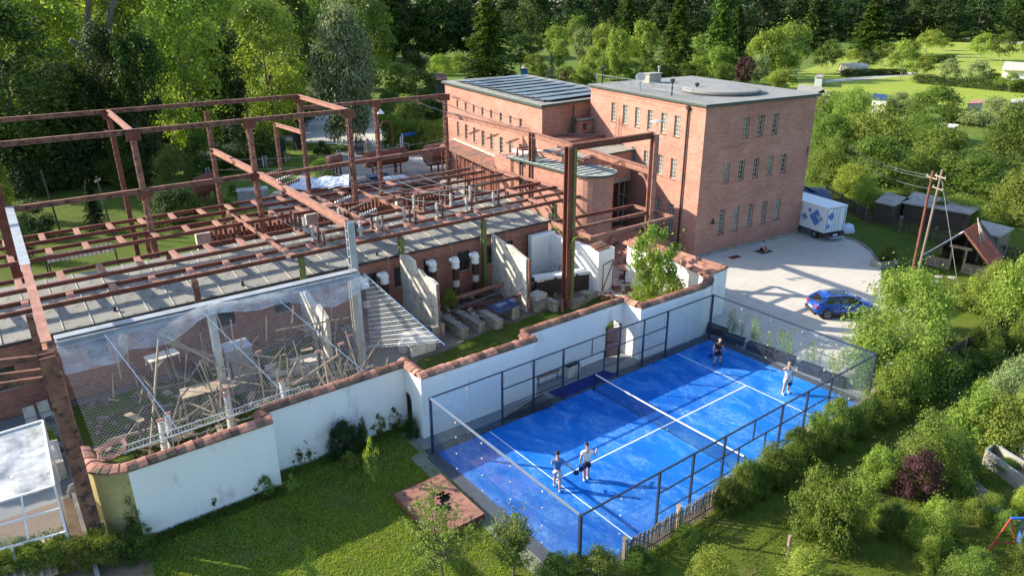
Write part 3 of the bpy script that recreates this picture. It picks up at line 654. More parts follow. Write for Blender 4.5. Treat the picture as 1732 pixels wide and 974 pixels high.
# middle level at 8.5 m
beam((-8.75, 15.7, 8.6), (-8.35, YM-.3, 8.6), .30, .40, 'rust_pale'); beam((-8.35, YM+.3, 8.6), (-8.3, YB-.2, 8.6), .30, .40, 'rust_pale')
beam((-23.3, YM-.2, 8.55), (-8.8, YM-.2, 8.55)); qe = onY(754, 251, YM+1.5); beam((-8.2, YM, 8.3), tuple(qe), m='rust')
beam((-23.75, 8.1, 8.62), (-23.55, 18.2, 8.62), .34, .34, 'rust_pale'); beam((-23.55, 18.2, 8.6), (-23.3, YM-.4, 8.6), .42, .34, 'steel_grey')
col((-23.7, YM+.3), 11.2, m='rust_dark', w=.62); col((-23.85, 7.55), 8.5, m='rust', w=.50, lattice=True)
col((-8.75, 15.4), 8.75, m='steel_grey', w=.40, lattice=True)
# far single portal beyond
q = G(465, 207, 8.7); col((q.x, q.y), 8.7, lattice=True); beam((q.x, q.y-.2, 8.5), (-.3, YB+.3, 9.2), m='rust_pale')
# cross pieces and stubs with little line brackets
for px, py in ((690, 168), (718, 164), (745, 160)):
    b_ = G(px, py, 11.2); mb = MB()
    for s in (-.15, .15): mb.bar((b_.x+s, YB-.2, 11.25), (b_.x+s+.3, YB-1.3, 10.9), .05)
    mb.bar((b_.x-.2, YB-.7, 11.1), (b_.x+.5, YB-.9, 11.05), .05); mb.build('line_bracket', 'rust', FR)
# right portal with the mast next to the white wall
RP = thing('steel_portal', 'tall rusty portal with lattice mast and long beam behind the white wall', 'portal', (6.35, 14.45, 0))
col((6.35, 14.45), 11.2, m='rust_dark', w=.50, root=RP); mb = MB(); mb.bx(6.5, 6.72, 14.1, 14.8, 0, 11.1)
tag(mb.build('mast_plate', 'rust_green', RP), label='moss green stained flange plate'); 
mb = MB()
for i in range(26): mb.bx(6.36, 6.52, 14.12, 14.18, .3+i*.42, .36+i*.42)
tag(mb.build('mast_rung', 'rust', RP), kind='stuff')
col((13.95, 14.1), 11.25, m='rust_pale', w=.46, root=RP)
beam((6.5, 14.45, 11.15), (13.8, 14.1, 11.2), .34, .42, 'rust_dark', root=RP)
beam((14.2, 14.4, 8.55), (14.5, 28.2, 9.3), .30, .48, 'rust_pale', root=RP); beam((14.5, 28.2, 9.3), (14.6, YB-.2, 9.55), .30, .44, 'rust_pale', root=RP)
col((14.5, 28.5), 9.5, m='rust', w=.46, root=RP)
mb = MB()
for i in range(8):
    a = i/7*PI/2; mb.bar((13.9, 14.4+.9*(1-math.sin(a)), 8.3-.9*(1-math.cos(a))), (13.9, 14.4+.9*(1-math.sin(min(PI/2, a+.2))), 8.3-.9*(1-math.cos(min(PI/2, a+.2)))), .2, .12)
mb.build('haunch', 'rust_pale', RP)
for i, y in enumerate((17.5, 20.5, 23.8, 30, 33, 36)):
    mb = MB()
    for s in (-.12, .12): mb.bar((14.2, y+s, 8.8), (12.9, y+s+.1, 8.5), .06)
    mb.bar((13.0, y-.3, 8.52), (13.0, y+.4, 8.52), .07); mb.bar((13.6, y-.3, 8.65), (13.6, y+.35, 8.65), .07); mb.build('line_bracket', 'rust', RP)
LH = 5.6
cs = [(6.8, 16.6), (14.4, 16.2), (14.4, 12.3), (6.35, 12.3)]
beam((*cs[0], LH), (*cs[1], LH), .16, .22, 'rust_dark', 'ladder_beam', RP); beam((*cs[3], LH), (*cs[2], LH), .16, .22, 'rust_pale', 'ladder_beam', RP)
beam((6.6, 14.6, LH-.03), (14.2, 14.3, LH-.03), .16, .22, 'rust', 'ladder_beam', RP)
beam((6.6, 12.45, LH), (6.7, 16.5, LH), .16, .22, 'rust_pale', 'ladder_beam', RP); beam((14.4, 12.45, LH), (14.4, 16.1, LH), .16, .22, 'rust_pale', 'ladder_beam', RP)
mb = MB()
for s in (-1, 1):
    for i in range(7):
        a = i/6*PI/2; b = (i+1)/6*PI/2; f = lambda t: (6.4, 14.45+s*(.3+1.1*(1-math.cos(t))), 4.4+1.1*math.sin(t)); mb.bar(f(a), f(b), .18, .05)
tag(mb.build('curved_bracket', 'rust_green', RP))
for (x, y, z) in ((-15.9, YM, HT), (-8.5, YM, HT), (-1, YM, HT), (-15.4, YB, HT), (-.4, YB, HT), (-8.5, YM, 8.6), (-15.9, YM, 8.5), (6.9, YB, 11.35), (14.6, YB, 11.35)):
    mb = MB(); mb.bx(x-.45, x+.45, y-.22, y-.19, z-.5, z+.12)
    for a in (-.3, 0, .3): mb.bx(x+a-.04, x+a+.04, y-.25, y-.22, z-.1, z-.02); mb.bx(x+a-.04, x+a+.04, y-.25, y-.22, z-.38, z-.30)
    mb.build('gusset_plate', 'rust_dark', FR)
# street lamp fixed on the portal end
mb = MB(); mb.cyl((14.1, 14.1, 11.3), (14.1, 14.1, 12.1), .03); mb.lathe((14.1, 14.1, 12.1), [(.5, 0), (.42, .06), (.06, .14)], 14); mb.build('lamp_disc', 'copper', RP)
# lamp at far column
lp = thing('column_lamp', 'small white floodlight hung at the top of the far gantry column', 'lamp', (6.9, YB-.4, 10.6))
mb = MB(); mb.bar((6.9, YB-.2, 10.9), (6.9, YB-.9, 10.8), .05); mb.build('arm', 'metal_dark', lp); mb = MB(); mb.lathe((6.9, YB-1.0, 10.35), [(.34, 0), (.30, .08), (.12, .28), (.06, .42)], 12); mb.build('lamp_shade', 'white_paint', lp)

# ------------------------------------------------------------------ low grid of ladder beams above the hall roof
GR = thing('busbar_grid', 'low rusty steel grid of ladder beams on green stained posts above the hall roof', 'grid', (-8, 21, 0))
LB = {}
def ladder(ya, yb, xa, xb, seed, m1='rust_dark', m2='rust_dark', gaps=(), xs=None, z=LH):
    beam((xa, ya, z), (xb, ya, z), .14, .24, m1, 'ladder_beam', GR); beam((xa, yb, z), (xb, yb, z), .14, .24, m2, 'ladder_beam', GR)
    r = random.Random(seed); x = xa+1.0
    for x in (xs if xs is not None else np.arange(xa+1.0, xb-.5, 2.02)):
        key = round(yb-ya, 2)
        if key not in LB:
            mb = MB(); hw = (yb-ya)/2-.07
            mb.bx(-.17, .17, -hw, hw, .08, .11); mb.bx(-.17, -.14, -hw, hw, -.02, .08); mb.bx(.14, .17, -hw, hw, -.02, .08)
            t_ = mb.build('cross_piece', 'rust_pale'); LB[key] = t_.data; bpy.data.objects.remove(t_)
        o = bpy.data.objects.new('cross_piece', LB[key]); COL.objects.link(o); o.parent = GR
        o.location = Vector((x, (ya+yb)/2, z))-GR.location; o.rotation_euler = (r.uniform(-.02, .02), 0, r.uniform(-.03, .03))
px2x = lambda px, py, y: onY(px, py, y).x
XL = -33.0
ladder(33.7, 35.6, XL, -1.5, 1); ladder(29.85, 31.7, XL, -1.5, 2); ladder(24.4, 26.4, XL, -10.6, 3); ladder(20.95, 22.4, XL, -10.6, 4)
# right half
ladder(29.0, 31.0, .3, 13.5, 5, 'rust', 'rust', xs=(.5, 4.2, 13.3)); ladder(33.0, 34.8, -1.3, 12.5, 6, 'rust', 'rust', xs=(-1.2, 3.5, 12.3))
ladder(24.3, 26.2, -10.4, 13.8, 7, 'rust_dark', 'rust_dark', xs=(-10.2, -6.9, -3.6, 1.3, 9.9, 13.6)); ladder(20.75, 22.5, -10.4, 13.2, 8, 'rust_dark', 'rust', xs=(-10.2, -8.6, -5.9, -3.2, -1.6, .9, 2.7, 4.2, 6.8, 9.4, 13.0))
for x in (-16.0, -9.8, -2.95, 3.75, 10.4):
    col((x, 20.6), LH-.1, 'post', 'rust' if x < -12 else 'rust_green', .30, GR, lattice=True)
for x in (-16.0, -9.8, -2.95, 3.75, 10.4): col((x, 26.7), LH-.1, 'post', 'rust', .26, GR); col((x, 33.2 if x < -1 else 32.4), LH-.1, 'post', 'rust', .26, GR, lattice=True)
for x in (-10.3, -3.3, .2, 13.7): beam((x, 22.6, LH+.03), (x, 33.5, LH+.03), .16, .2, 'rust_pale', 'long_cross_beam', GR)
for x in (-23.9, -30.5): col((x, 20.6), LH-.1, 'post', 'rust', .3, GR); col((x, 33.3), LH-.1, 'post', 'rust', .3, GR)
# insulators standing on it
def insul_mesh(h=1.1, n=7, r=.15, m='porcelain'):
    mb = MB(); prof = [(.04, 0)]
    for i in range(n):
        z = h*(i+.3)/n; prof += [(.05, z), (r, z+.015), (r*.8, z+.055), (.05, z+.075)]
    prof += [(.05, h), (.02, h+.04)]; mb.lathe((0, 0, 0), prof, 8); return mb
INS = {}
for k, m in (('w', 'porcelain'), ('b', 'porcelain_brown')):
    for h in (1.15,):
        o = insul_mesh(h, 7, m=m).build('insulator', m, smooth=True); INS[k] = o.data; bpy.data.objects.remove(o)
def insul(x, y, z, k='w', root=None, s=1.0, rot=(0, 0, 0)):
    o = bpy.data.objects.new('insulator', INS[k]); COL.objects.link(o); o.parent = root
    o.location = Vector((x, y, z))-(root.location if root else Vector((0, 0, 0))); o.scale = (1, 1, s); o.rotation_euler = rot; return o
tri = [(-8.1, 22.1), (-5.6, 22.0), (-3.9, 22.2), (-1.3, 22.4), (-8.1, 25.2), (-5.2, 25.3), (.9, 24.9), (3.2, 24.9), (5.5, 25.0)]
for i, (x, y) in enumerate(tri):
    for k in range(3): insul(x+.12*k, y+.55-.55*k, LH+.12, 'b' if (i+k) % 3 else 'w', GR, random.uniform(.75, .95))
    mb = MB(); mb.bx(x-.1, x+.35, y-.75, y+.75, LH+.12-.06, LH+.12); mb.build('insulator_base', 'rust_pale', GR)
for x, y in ((.9, 22.2), (3.4, 22.2), (5.8, 22.2)): insul(x, y, LH+.12, 'w', GR, .95); insul(x+.25, y-.3, LH+.12, 'b', GR, 1.15)
for (px, py) in ((470, 296), (485, 304), (478, 313), (497, 316), (575, 346), (590, 357), (600, 366), (585, 351), (468, 300), (505, 322)):
    p = G(px, py, 8.2); insul(p.x, p.y, 7.6, 'b' if px % 2 else 'w', GR, 1.2, (0, 1.45, random.uniform(-.4, .4))) if False else None
for i, (px, py, h) in enumerate(((450, 296, 7.4), (468, 306, 7.3), (478, 314, 7.2), (566, 344, 6.9), (590, 356, 6.8), (608, 366, 6.7))):
    p = G(px, py, h); o = insul(p.x, p.y, h, 'w' if i % 2 else 'b', GR, 1.25, (0, 1.42, .15))
# wires: sagging strands from gantry to gantry
def wire(a, b, sag, r=.018, n=12, nm='overhead_wire', lb=None, root=None, m='wire'):
    a = Vector(a); b = Vector(b); pts = [a.lerp(b, i/n)-Vector((0, 0, sag*4*(i/n)*(1-i/n))) for i in range(n+1)]
    mb = MB(); mb.tube(pts, r, 4); return mb.build(nm, m, root)
WR = thing('overhead_wires', 'sagging wires slung from the far gantry beam down to the brick buildings', 'wires', (8, YB-1.4, 10.9))
for (px, py), e in (((692, 172), (25.0, 31.5, 8.7)), ((720, 168), (24.6, 29, 8.3)), ((748, 164), (25.3, 31.5, 9.1))):
    b_ = G(px, py, 10.9); wire((b_.x, YB-1.4, 10.9), e, 1.1, .035, root=WR, nm='wire')
for x, z in ((1.0, 7.6), (2.5, 7.3), (5, 7.2)): wire((x-4, YM+1, z+.6), (x+2.5, 24.9, LH+1.2), .9, .025, root=WR, nm='wire')
W2 = thing('grid_wires', 'pale loose wires strung across the insulators of the low steel grid', 'wires', (-8, 22, 6.7))
for xs_ in ((-8.1, 24.9, -8.0, 21.8), (-5.4, 25.0, -5.6, 21.6), (-3.8, 30.5, -3.9, 21.8), (.9, 31, .9, 22), (3.3, 31, 3.4, 22), (5.5, 31, 5.8, 22)):
    wire((xs_[0]-1.5, xs_[1], LH+1.5), (xs_[2], xs_[3], LH+1.35), .5, .022, root=W2, nm='wire')
for x in (-8, -4, .9, 3.4, 5.8): wire((x, 21.0, LH+1.2), (x+.05, 20.5, 3.4), 0.0, .012, root=W2, nm='hanging_wire')
for z, y in ((6.5, 36), (7.0, 38), (7.5, 40), (8.0, 42)): wire((-9, y, z), (14.5, y-4, z+.2), .7, .015, root=W2, nm='wire')

# ------------------------------------------------------------------ wire-mesh cage with film roof edge
CG = thing('mesh_cage', 'chain link cage with film covered top leaning from the steel frame to the white wall', 'cage', (-16, 11.5, 3.4))
YT, ZT = 14.9, 5.9
TL, TR = Vector((-23.3, YT, ZT)), Vector((-8.85, YT-.4, ZT+.05)); BL, BR = Vector((-23.1, 7.9, 3.55)), Vector((-7.5, 8.35, 3.6))
mb = MB()
for i in range(4):
    a0, a1 = TL.lerp(TR, i/4), TL.lerp(TR, (i+1)/4); b0, b1 = BL.lerp(BR, i/4), BL.lerp(BR, (i+1)/4); mb.quad(b0, b1, a1, a0)
mb.build('mesh_sheet', 'mesh_fence', CG)
mb = MB(); mb.ibeam(TL, TR, .26, .30, .05); mb.build('top_beam', 'steel_grey', CG)
mb = MB(); mb.bar(TL+Vector((0, .3, .22)), TR+Vector((0, .3, .22)), .5, .03); tag(mb.build('top_board', 'steel_grey', CG))
# sagging film along the top
mb = MB(); N = 40; R_ = 7; P = []
rr = random.Random(5)
for i in range(N+1):
    t = i/N; sag = 1.0+.55*math.sin(t*9)+.25*math.sin(t*23+1)
    if t < .16: sag = 1.9
    for k in range(R_+1):
        s = k/R_; base = TL.lerp(TR, t); P.append(base+Vector((rr.uniform(-.03, .03), .45-s*(.95+sag*.55), .16+.16*math.sin(s*PI)-s*sag*.55+rr.uniform(-.025, .025))))
mb.add(P, [(i*(R_+1)+k, (i+1)*(R_+1)+k, (i+1)*(R_+1)+k+1, i*(R_+1)+k+1) for i in range(N) for k in range(R_)]); mb.build('film_sheet', 'film', CG, smooth=True)
for t in (.13, .42, .66): mb = MB(); a = TL.lerp(TR, t)+Vector((0, -.5, .15)); b = BL.lerp(BR, t+.06)+Vector((0, -.02, .05)); mb.cyl(a, b, .018, n=5); mb.build('rope', 'blue_rope', CG)
for (x, y, h, m) in ((-16.75, 14.7, 6.1, 'steel_grey'), (-9.2, 14.75, 5.8, 'concrete'), (-23.5, 14.8, 5.8, 'rust')): col((x, y), h, 'cage_post', m, .34, CG)
mb = MB(); mb.bar(BL+Vector((.8, .25, -.05)), BL.lerp(BR, .55)+Vector((0, .25, -.08)), .05); mb.bar(BL+Vector((.8, .25, .22)), BL.lerp(BR, .55)+Vector((0, .25, .2)), .04)
for i in range(60):
    a = (BL+Vector((.8, .25, 0))).lerp(BL.lerp(BR, .55)+Vector((0, .25, 0)), i/59); mb.bar(a+Vector((0, 0, -.05)), a+Vector((0, 0, .22)), .018)
tag(mb.build('guard_rail', 'steel_grey', CG), kind='stuff')
# slatted side screens
for s, (xa, xb) in enumerate(((-8.6, -7.2),)):
    A = Vector((xa, 14.4, 6.0)); Bq = Vector((xb, 8.7 if s == 0 else 10.8, 3.55 if s == 0 else 2.6)); C_ = Vector((xa, 14.4, 1.4))
    Np = 34
    for i in range(Np):
        t = (i+.6)/Np; a = A.lerp(C_, t); b_ = A.lerp(Bq, t) if s == 0 else A.lerp(Bq, t)
        mb = MB(); mb.bar(a, b_, .02, .038); mb.build('screen_slat', 'steel_grey' if i % 2 else 'white_paint', CG)
mb = MB(); mb.cyl((-8.6, 14.4, 6.0), (-7.2, 8.5, 3.5), .03, n=5); mb.build('rope', 'blue_rope', CG)
# ------------------------------------------------------------------ building shells
def facade(root, A, B, z0, z1, holes=(), m='brick', depth=.16, name='wall', out=True):
    """outer face A->B (outside on the right), with real openings cut and their reveals"""
    A = Vector((A[0], A[1], 0)); B = Vector((B[0], B[1], 0)); L = (B-A).length; d = (B-A)/L; n = Vector((d.y, -d.x, 0))
    us = sorted({0.0, L}|{h[0] for h in holes}|{h[1] for h in holes}); zs = sorted({z0, z1}|{h[2] for h in holes}|{h[3] for h in holes})
    mb = MB(); W_ = lambda u, z, o=0.0: tuple(A+d*u+n*o+Vector((0, 0, z)))
    for i in range(len(us)-1):
        for j in range(len(zs)-1):
            uc, zc = (us[i]+us[i+1])/2, (zs[j]+zs[j+1])/2
            if any(h[0] < uc < h[1] and h[2] < zc < h[3] for h in holes): continue
            mb.quad(W_(us[i], zs[j]), W_(us[i+1], zs[j]), W_(us[i+1], zs[j+1]), W_(us[i], zs[j+1]))
    for h in holes:
        a, b, c, e = h[:4]; D = -depth*1.6
        mb.quad(W_(a, c), W_(a, e), W_(a, e, D), W_(a, c, D)); mb.quad(W_(b, e), W_(b, c), W_(b, c, D), W_(b, e, D))
        mb.quad(W_(a, e), W_(b, e), W_(b, e, D), W_(a, e, D)); mb.quad(W_(b, c), W_(a, c), W_(a, c, D), W_(b, c, D))
    return mb.build(name, m, root), (A, d, n)
def window(root, fr, a, b, c, e, cols=2, rows=4, depth=.13, frame='frame_white', pane='glass_grey', sill='tile', bar=.035, name='window', lb=None):
    A, d, n = fr; W_ = lambda u, z, o: A+d*u+n*o+Vector((0, 0, z)); mb = MB(); o = -depth; up = n
    def br(u0, z0, u1, z1, w, t=.05): mb.bar(W_(u0, z0, o), W_(u1, z1, o), t, w, up=n.cross((W_(u1, z1, 0)-W_(u0, z0, 0)).normalized()))
    fw = .055
    br(a+fw/2, c, a+fw/2, e, fw); br(b-fw/2, c, b-fw/2, e, fw); br(a+fw, c+fw/2, b-fw, c+fw/2, fw, .055); br(a+fw, e-fw/2, b-fw, e-fw/2, fw, .055)
    for i in range(1, cols): u = a+(b-a)*i/cols; br(u, c+fw, u, e-fw, bar, .034)
    for i in range(1, rows): z = c+(e-c)*i/rows; br(a+fw, z, b-fw, z, bar, .03)
    w_ = mb.build(name, frame, root)
    if lb: w_['label'] = lb
    mb = MB(); mb.quad(W_(a+.01, c+.01, o-.02), W_(b-.01, c+.01, o-.02), W_(b-.01, e-.01, o-.02), W_(a+.01, e-.01, o-.02)); mb.build('pane', pane, w_, local=False)
    if sill:
        mb = MB(); mb.bar(W_(a-.05, c-.035, .03-.08), W_(b+.05, c-.035, .03-.08), .22, .06); mb.build('sill', sill, w_)
    return w_
def roof_plate(root, poly, z0, z1, over, m, edge='copper_dark', name='roof'):
    c = Vector((sum(p[0] for p in poly)/len(poly), sum(p[1] for p in poly)/len(poly), 0)); P = []
    n_ = len(poly)
    for i in range(n_):
        a, b, e = Vector((*poly[i-1], 0)), Vector((*poly[i], 0)), Vector((*poly[(i+1) % n_], 0)); d1 = (b-a).normalized(); d2 = (e-b).normalized()
        n1 = Vector((d1.y, -d1.x, 0)); n2 = Vector((d2.y, -d2.x, 0)); q = (n1+n2); q = q/max(.3, q.dot(n1)); P.append((b+q*over)[:2])
    mb = MB(); mb.prism(P, z0, z1-.03); e_ = mb.build('roof_edge', edge, root)
    Pi = [tuple(Vector(p).lerp(Vector(c[:2]), .004)) for p in P]
    mb = MB(); mb.prism(Pi, z1-.028, z1); return mb.build(name, m, root)
F_, R__, B__, L__ = (21.5, 15.78), (34.35, 14.35), (38.7, 31.6), (25.05, 32.55)
TB = thing('brick_tower_house', 'tall flat roofed red brick building with tall windows beside the gravel court', 'building', (*F_, 0))
fw_ = []
for i in range(3): fw_.append((4.32+1.71*i, 4.98+1.70*i, 9.53, 11.2))
for i in range(5): fw_.append((2.62+1.71*i, 3.26+1.71*i, 6.06, 7.68)); fw_.append((2.58+1.71*i, 3.24+1.71*i, 1.68+.04*i, 3.74))
_, frF = facade(TB, F_, R__, 0, 12.3, fw_)
for i, h in enumerate(fw_): window(TB, frF, *h, cols=2 if h[3]-h[2] < 1.9 else 3, rows=4 if h[3]-h[2] < 1.9 else 6, pane='glass_dark' if i % 3 else 'glass_grey', depth=.16)
LL = (Vector(L__)-Vector(F_)).length
lw = []
for c in (12.97, 11.05, 9.1, 7.2, 5.25, 3.45): lw.append((LL-c-.39, LL-c+.39, 9.5, 11.2))
for c in (11.3, 9.35, 7.4, 5.35, 3.5): lw.append((LL-c-.40, LL-c+.40, 5.98, 7.68))
for c in (5.3, 3.45): lw.append((LL-c-.42, LL-c+.42, 2.70, 3.85)); lw.append((LL-c-.42, LL-c+.42, 1.4, 2.55))
lw.append((LL-11.6, LL-10.0, .1, 4.35))
_, frL = facade(TB, L__, F_, 0, 12.3, lw)
for i, h in enumerate(lw[:-1]): window(TB, frL, *h, cols=3 if h[3]-h[2] > 1.3 else 2, rows=5 if h[3]-h[2] > 1.3 else 3, pane='glass_grey', depth=.14)
window(TB, frL, *lw[-1], cols=2, rows=3, frame='white_paint', pane='glass_grey', depth=.14, name='tall_glazed_door', sill=None, bar=.06)
facade(TB, R__, B__, 0, 12.3); facade(TB, B__, L__, 0, 12.3)
roof_plate(TB, [F_, R__, B__, L__], 12.3, 12.5, .28, 'roof_main')
for k, (z, o) in enumerate(((11.55, .03), (11.95, .06))):     # corbelled brick bands under the eaves
    for a, b in ((L__, F_), (F_, R__)):
        a = Vector((*a, 0)); b = Vector((*b, 0)); d = (b-a).normalized(); n = Vector((d.y, -d.x, 0)); mb = MB(); mb.bar(a+n*o/2+Vector((0, 0, z+.15)), b+n*o/2+Vector((0, 0, z+.15)), o, .08+.1*k); mb.build('brick_band', 'brick', TB)
a = Vector((*F_, 0)); 
for A0, B0 in ((L__, F_), (F_, R__)):
    a = Vector((*A0, 0)); b = Vector((*B0, 0)); d = (b-a).normalized(); n = Vector((d.y, -d.x, 0)); mb = MB(); mb.bar(a+n*.04+Vector((0, 0, .12)), b+n*.04+Vector((0, 0, .12)), .1, .24); mb.build('plinth', 'concrete', TB)
# downpipe, wall lamp, iron tie, ladder
A, d, n = frL; P_ = lambda u, z, o=.12: A+d*(LL-u)+n*o+Vector((0, 0, z))
mb = MB(); mb.cyl(P_(2.03, .2), P_(2.03, 11.9), .075, n=8); mb.box(P_(2.03, 12.0), (.28, .28, .3)); 
for z in (1.5, 4, 6.5, 9): mb.cyl(P_(2.03, z), P_(2.03, z+.08), .10, n=8)
mb.build('downpipe', 'metal_dark', TB)
mb = MB(); A2, d2, n2 = frF; q = A2+d2*1.79+n2*.16+Vector((0, 0, 2.75)); mb.lathe(q, [(.17, 0), (.15, .05), (.05, .3), (.03, .42)], 8); mb.bar(q+Vector((0, 0, .35)), q-n2*.2+Vector((0, 0, .4)), .04); mb.build('wall_lamp', 'metal_dark', TB)
mb = MB(); q = A2+d2*12.3+n2*.3+Vector((0, 0, 7.7)); mb.bar(q-Vector((0, 0, .35)), q+Vector((0, 0, .35)), .05); mb.bar(q+d2*.5-n2*.1, q-d2*.1, .05); mb.bar(q+d2*.5+Vector((0, 0, .3)), q-d2*.1+Vector((0, 0, .3)), .05); mb.build('line_bracket', 'metal_dark', TB)
mb = MB()
for s in (-.25, .25): mb.bar(P_(11.9+s, 7.5, .2), P_(11.9+s, 10.2, .2), .035)
for i in range(9): mb.bar(P_(11.65, 7.7+.28*i, .2), P_(12.15, 7.7+.28*i, .2), .025)
mb.bar(P_(12.3, 9.9, .25), P_(10.6, 9.2, .25), .03); mb.build('wall_ladder', 'rust', TB)
# things on the flat roof
zr = 12.5
c0, c1, c2 = G(1160, 146, zr+.3), G(1284, 155, zr+.3), G(1225, 143, zr+.3); cc = (c0+c1)/2; rad = (c1-c0).length/2*.97
mb = MB(); mb.lathe((cc.x, cc.y, zr), [(rad*.93, 0), (rad, .18), (rad, .34), (rad*.9, .40), (rad*.5, .50), (.02, .54)], 48); o = mb.build('roof_disc', 'roof_main', TB, smooth=False); o['label'] = 'large low round disc on the flat roof'
q = G(1102, 140, zr); mb = MB(); mb.box(q+Vector((0, 0, .42)), (1.5, 1.0, .84), -.1); mb.box(q+Vector((0, 0, .88)), (1.7, 1.2, .08), -.1); mb.build('roof_vent_box', 'concrete', TB)
q = G(1114, 130, zr); mb = MB(); mb.cyl(q, q+Vector((0, 0, .9)), .09); mb.cyl(q+Vector((0, 0, .9)), q+Vector((0, 0, 1.1)), .16); mb.build('flue_pipe', 'steel_grey', TB)
for px, py, h, nm in ((1136, 162, 1.1, 'flue_pipe'), (1178, 157, .55, 'flue_pipe'), (1018, 142, 1.3, 'flue_pipe')):
    q = G(px, py, zr); mb = MB(); mb.cyl(q, q+Vector((0, 0, h)), .07); mb.lathe(q+Vector((0, 0, h)), [(.12, 0), (.2, .08), (.2, .22), (.1, .28)], 8); mb.build(nm, 'metal_dark', TB)
q = G(1082, 154, zr); mb = MB(); mb.cyl(q, q+Vector((0, 0, 1.1)), .035); mb.bar(q+Vector((.3, .2, 0)), q+Vector((0, 0, .8)), .03); mb.bar(q+Vector((-.3, .2, 0)), q+Vector((0, 0, .8)), .03); mb.lathe(q+Vector((0, 0, 1.15)), [(.02, -.05), (.28, .0), (.42, .1), (.40, .12)], 14, axis=(-.6, -.6, .5)); mb.build('satellite_dish', 'steel_grey', TB)
mb = MB()
rp = [P_(u, 12.5, -.25) for u in (16.6, 14.4, 12.2, 10.8, 9.2, 7.4, 5.6, 3.6, 2.2)]
for i, q in enumerate(rp): mb.cyl(q, q+Vector((0, 0, .95)), .022, n=5)
for i in range(len(rp)-1):
    mb.cyl(rp[i]+Vector((0, 0, .95)), rp[i+1]+Vector((0, 0, .95)), .018, n=4)
    if i in (2, 5, 6): mb.cyl(rp[i]+Vector((0, 0, .5)), rp[i+1]+Vector((0, 0, .5)), .016, n=4)
mb.build('roof_railing', 'steel_grey', TB)

# ------------------------------------------------------------------ hall with solar roof
PF, PR_, PB_, PL_ = (19.01, 32.65), (31.2, 34.0), (36.6, 57.3), (23.94, 57.5)
PV = thing('solar_roof_hall', 'long red brick hall with tilted solar panels on its flat roof behind the tower house', 'building', (*PF, 0))
PLen = (Vector(PL_)-Vector(PF)).length; hp_ = []
for c in (21.33, 18.78, 16.34, 13.9, 11.52, 9.11, 6.76, 4.44): hp_.append((PLen-c-.32, PLen-c+.32, 8.35, 9.18))
for c in (21.3, 18.8, 16.3, 13.9, 11.52, 9.1, 6.76, 4.42): hp_.append((PLen-c-.44, PLen-c+.44, 4.95, 6.65))
_, frP = facade(PV, PL_, PF, 0, 10.8, hp_)
for i, h in enumerate(hp_): window(PV, frP, *h, cols=2, rows=2 if i < 8 else 4, pane='glass_dark' if i % 2 else 'glass_grey', depth=.15)
facade(PV, PF, PR_, 0, 10.8); facade(PV, PR_, PB_, 0, 10.8); facade(PV, PB_, PL_, 0, 10.8)
roof_plate(PV, [PF, PR_, PB_, PL_], 10.8, 11.05, .35, 'roof_felt')
A, d, n = frP; P_ = lambda u, z, o=.0: A+d*(PLen-u)+n*o+Vector((0, 0, z))
mb = MB(); mb.bar(P_(3.9, 4.42, .12), P_(22.6, 4.42, .12), .24, .16); mb.build('ledge', 'concrete_pale', PV)
mb = MB(); mb.slab(P_(2.5, 4.30, .05), P_(22.8, 4.30, .05), P_(22.8, 3.75, 2.0), P_(2.5, 3.75, 2.0), .12); mb.build('canopy', 'tile', PV)
for i in range(9):
    u = 3.0+2.4*i; mb = MB(); mb.bar(P_(u, 0, 1.9), P_(u, 3.7, 1.9), .14); mb.build('canopy_post', 'rust_dark', PV)
for i in range(28): u = 3.2+.68*i; mb = MB(); mb.bar(P_(u, 0, .06), P_(u, 3.6, .06), .62, .05, up=n); mb.build('door_board', 'rust_dark', PV)
# panels share one mesh; each row is propped up at its near edge
mb = MB(); mb.slab((-.98, -.62, 0), (.98, -.62, 0), (.98, .62, 0), (-.98, .62, 0), .04); o = mb.build('solar_panel', 'solar'); pm = o.data; bpy.data.objects.remove(o)
mb = MB(); mb.bar((-1.02, -.66, -.02), (1.02, -.66, -.02), .035); mb.bar((-1.02, .66, -.02), (1.02, .66, -.02), .035); mb.bar((-1.0, -.64, -.02), (-1.0, .64, -.02), .035); mb.bar((1.0, -.64, -.02), (1.0, .64, -.02), .035); o = mb.build('panel_frame', 'metal_dark'); pfm = o.data; bpy.data.objects.remove(o)
pa, pb = Vector((*PF, 0)), Vector((*PL_, 0)); ev = (pb-pa).normalized(); eu = (Vector((*PR_, 0))-pa).normalized(); az = math.atan2(eu.y, eu.x)
ROWS = 9
mb = MB()
for r_ in range(ROWS):
    for c_ in range(5):
        q = pa+ev*(2.0+r_*2.5)+eu*(2.0+c_*2.05+r_*.02)+Vector((0, 0, 11.05+.17))
        o = bpy.data.objects.new('solar_panel', pm); COL.objects.link(o); o.parent = PV; o.location = q-PV.location; o.rotation_euler = Euler((-.04+random.uniform(-.012, .012), random.uniform(-.01, .01), az), 'XYZ'); o.scale = (1, 1.93, 1)
        f = bpy.data.objects.new('panel_frame', pfm); COL.objects.link(f); f.parent = o
    a = pa+ev*(2.0+r_*2.5)+eu*1.05
    mb.bar(a+Vector((0, -.8, 11.06)), a+Vector((0, -.8, 11.28)), .07); mb.box(a+Vector((-.15, -.75, 11.13)), (.35, .35, .16))
tag(mb.build('panel_prop', 'metal_dark', PV), kind='stuff')
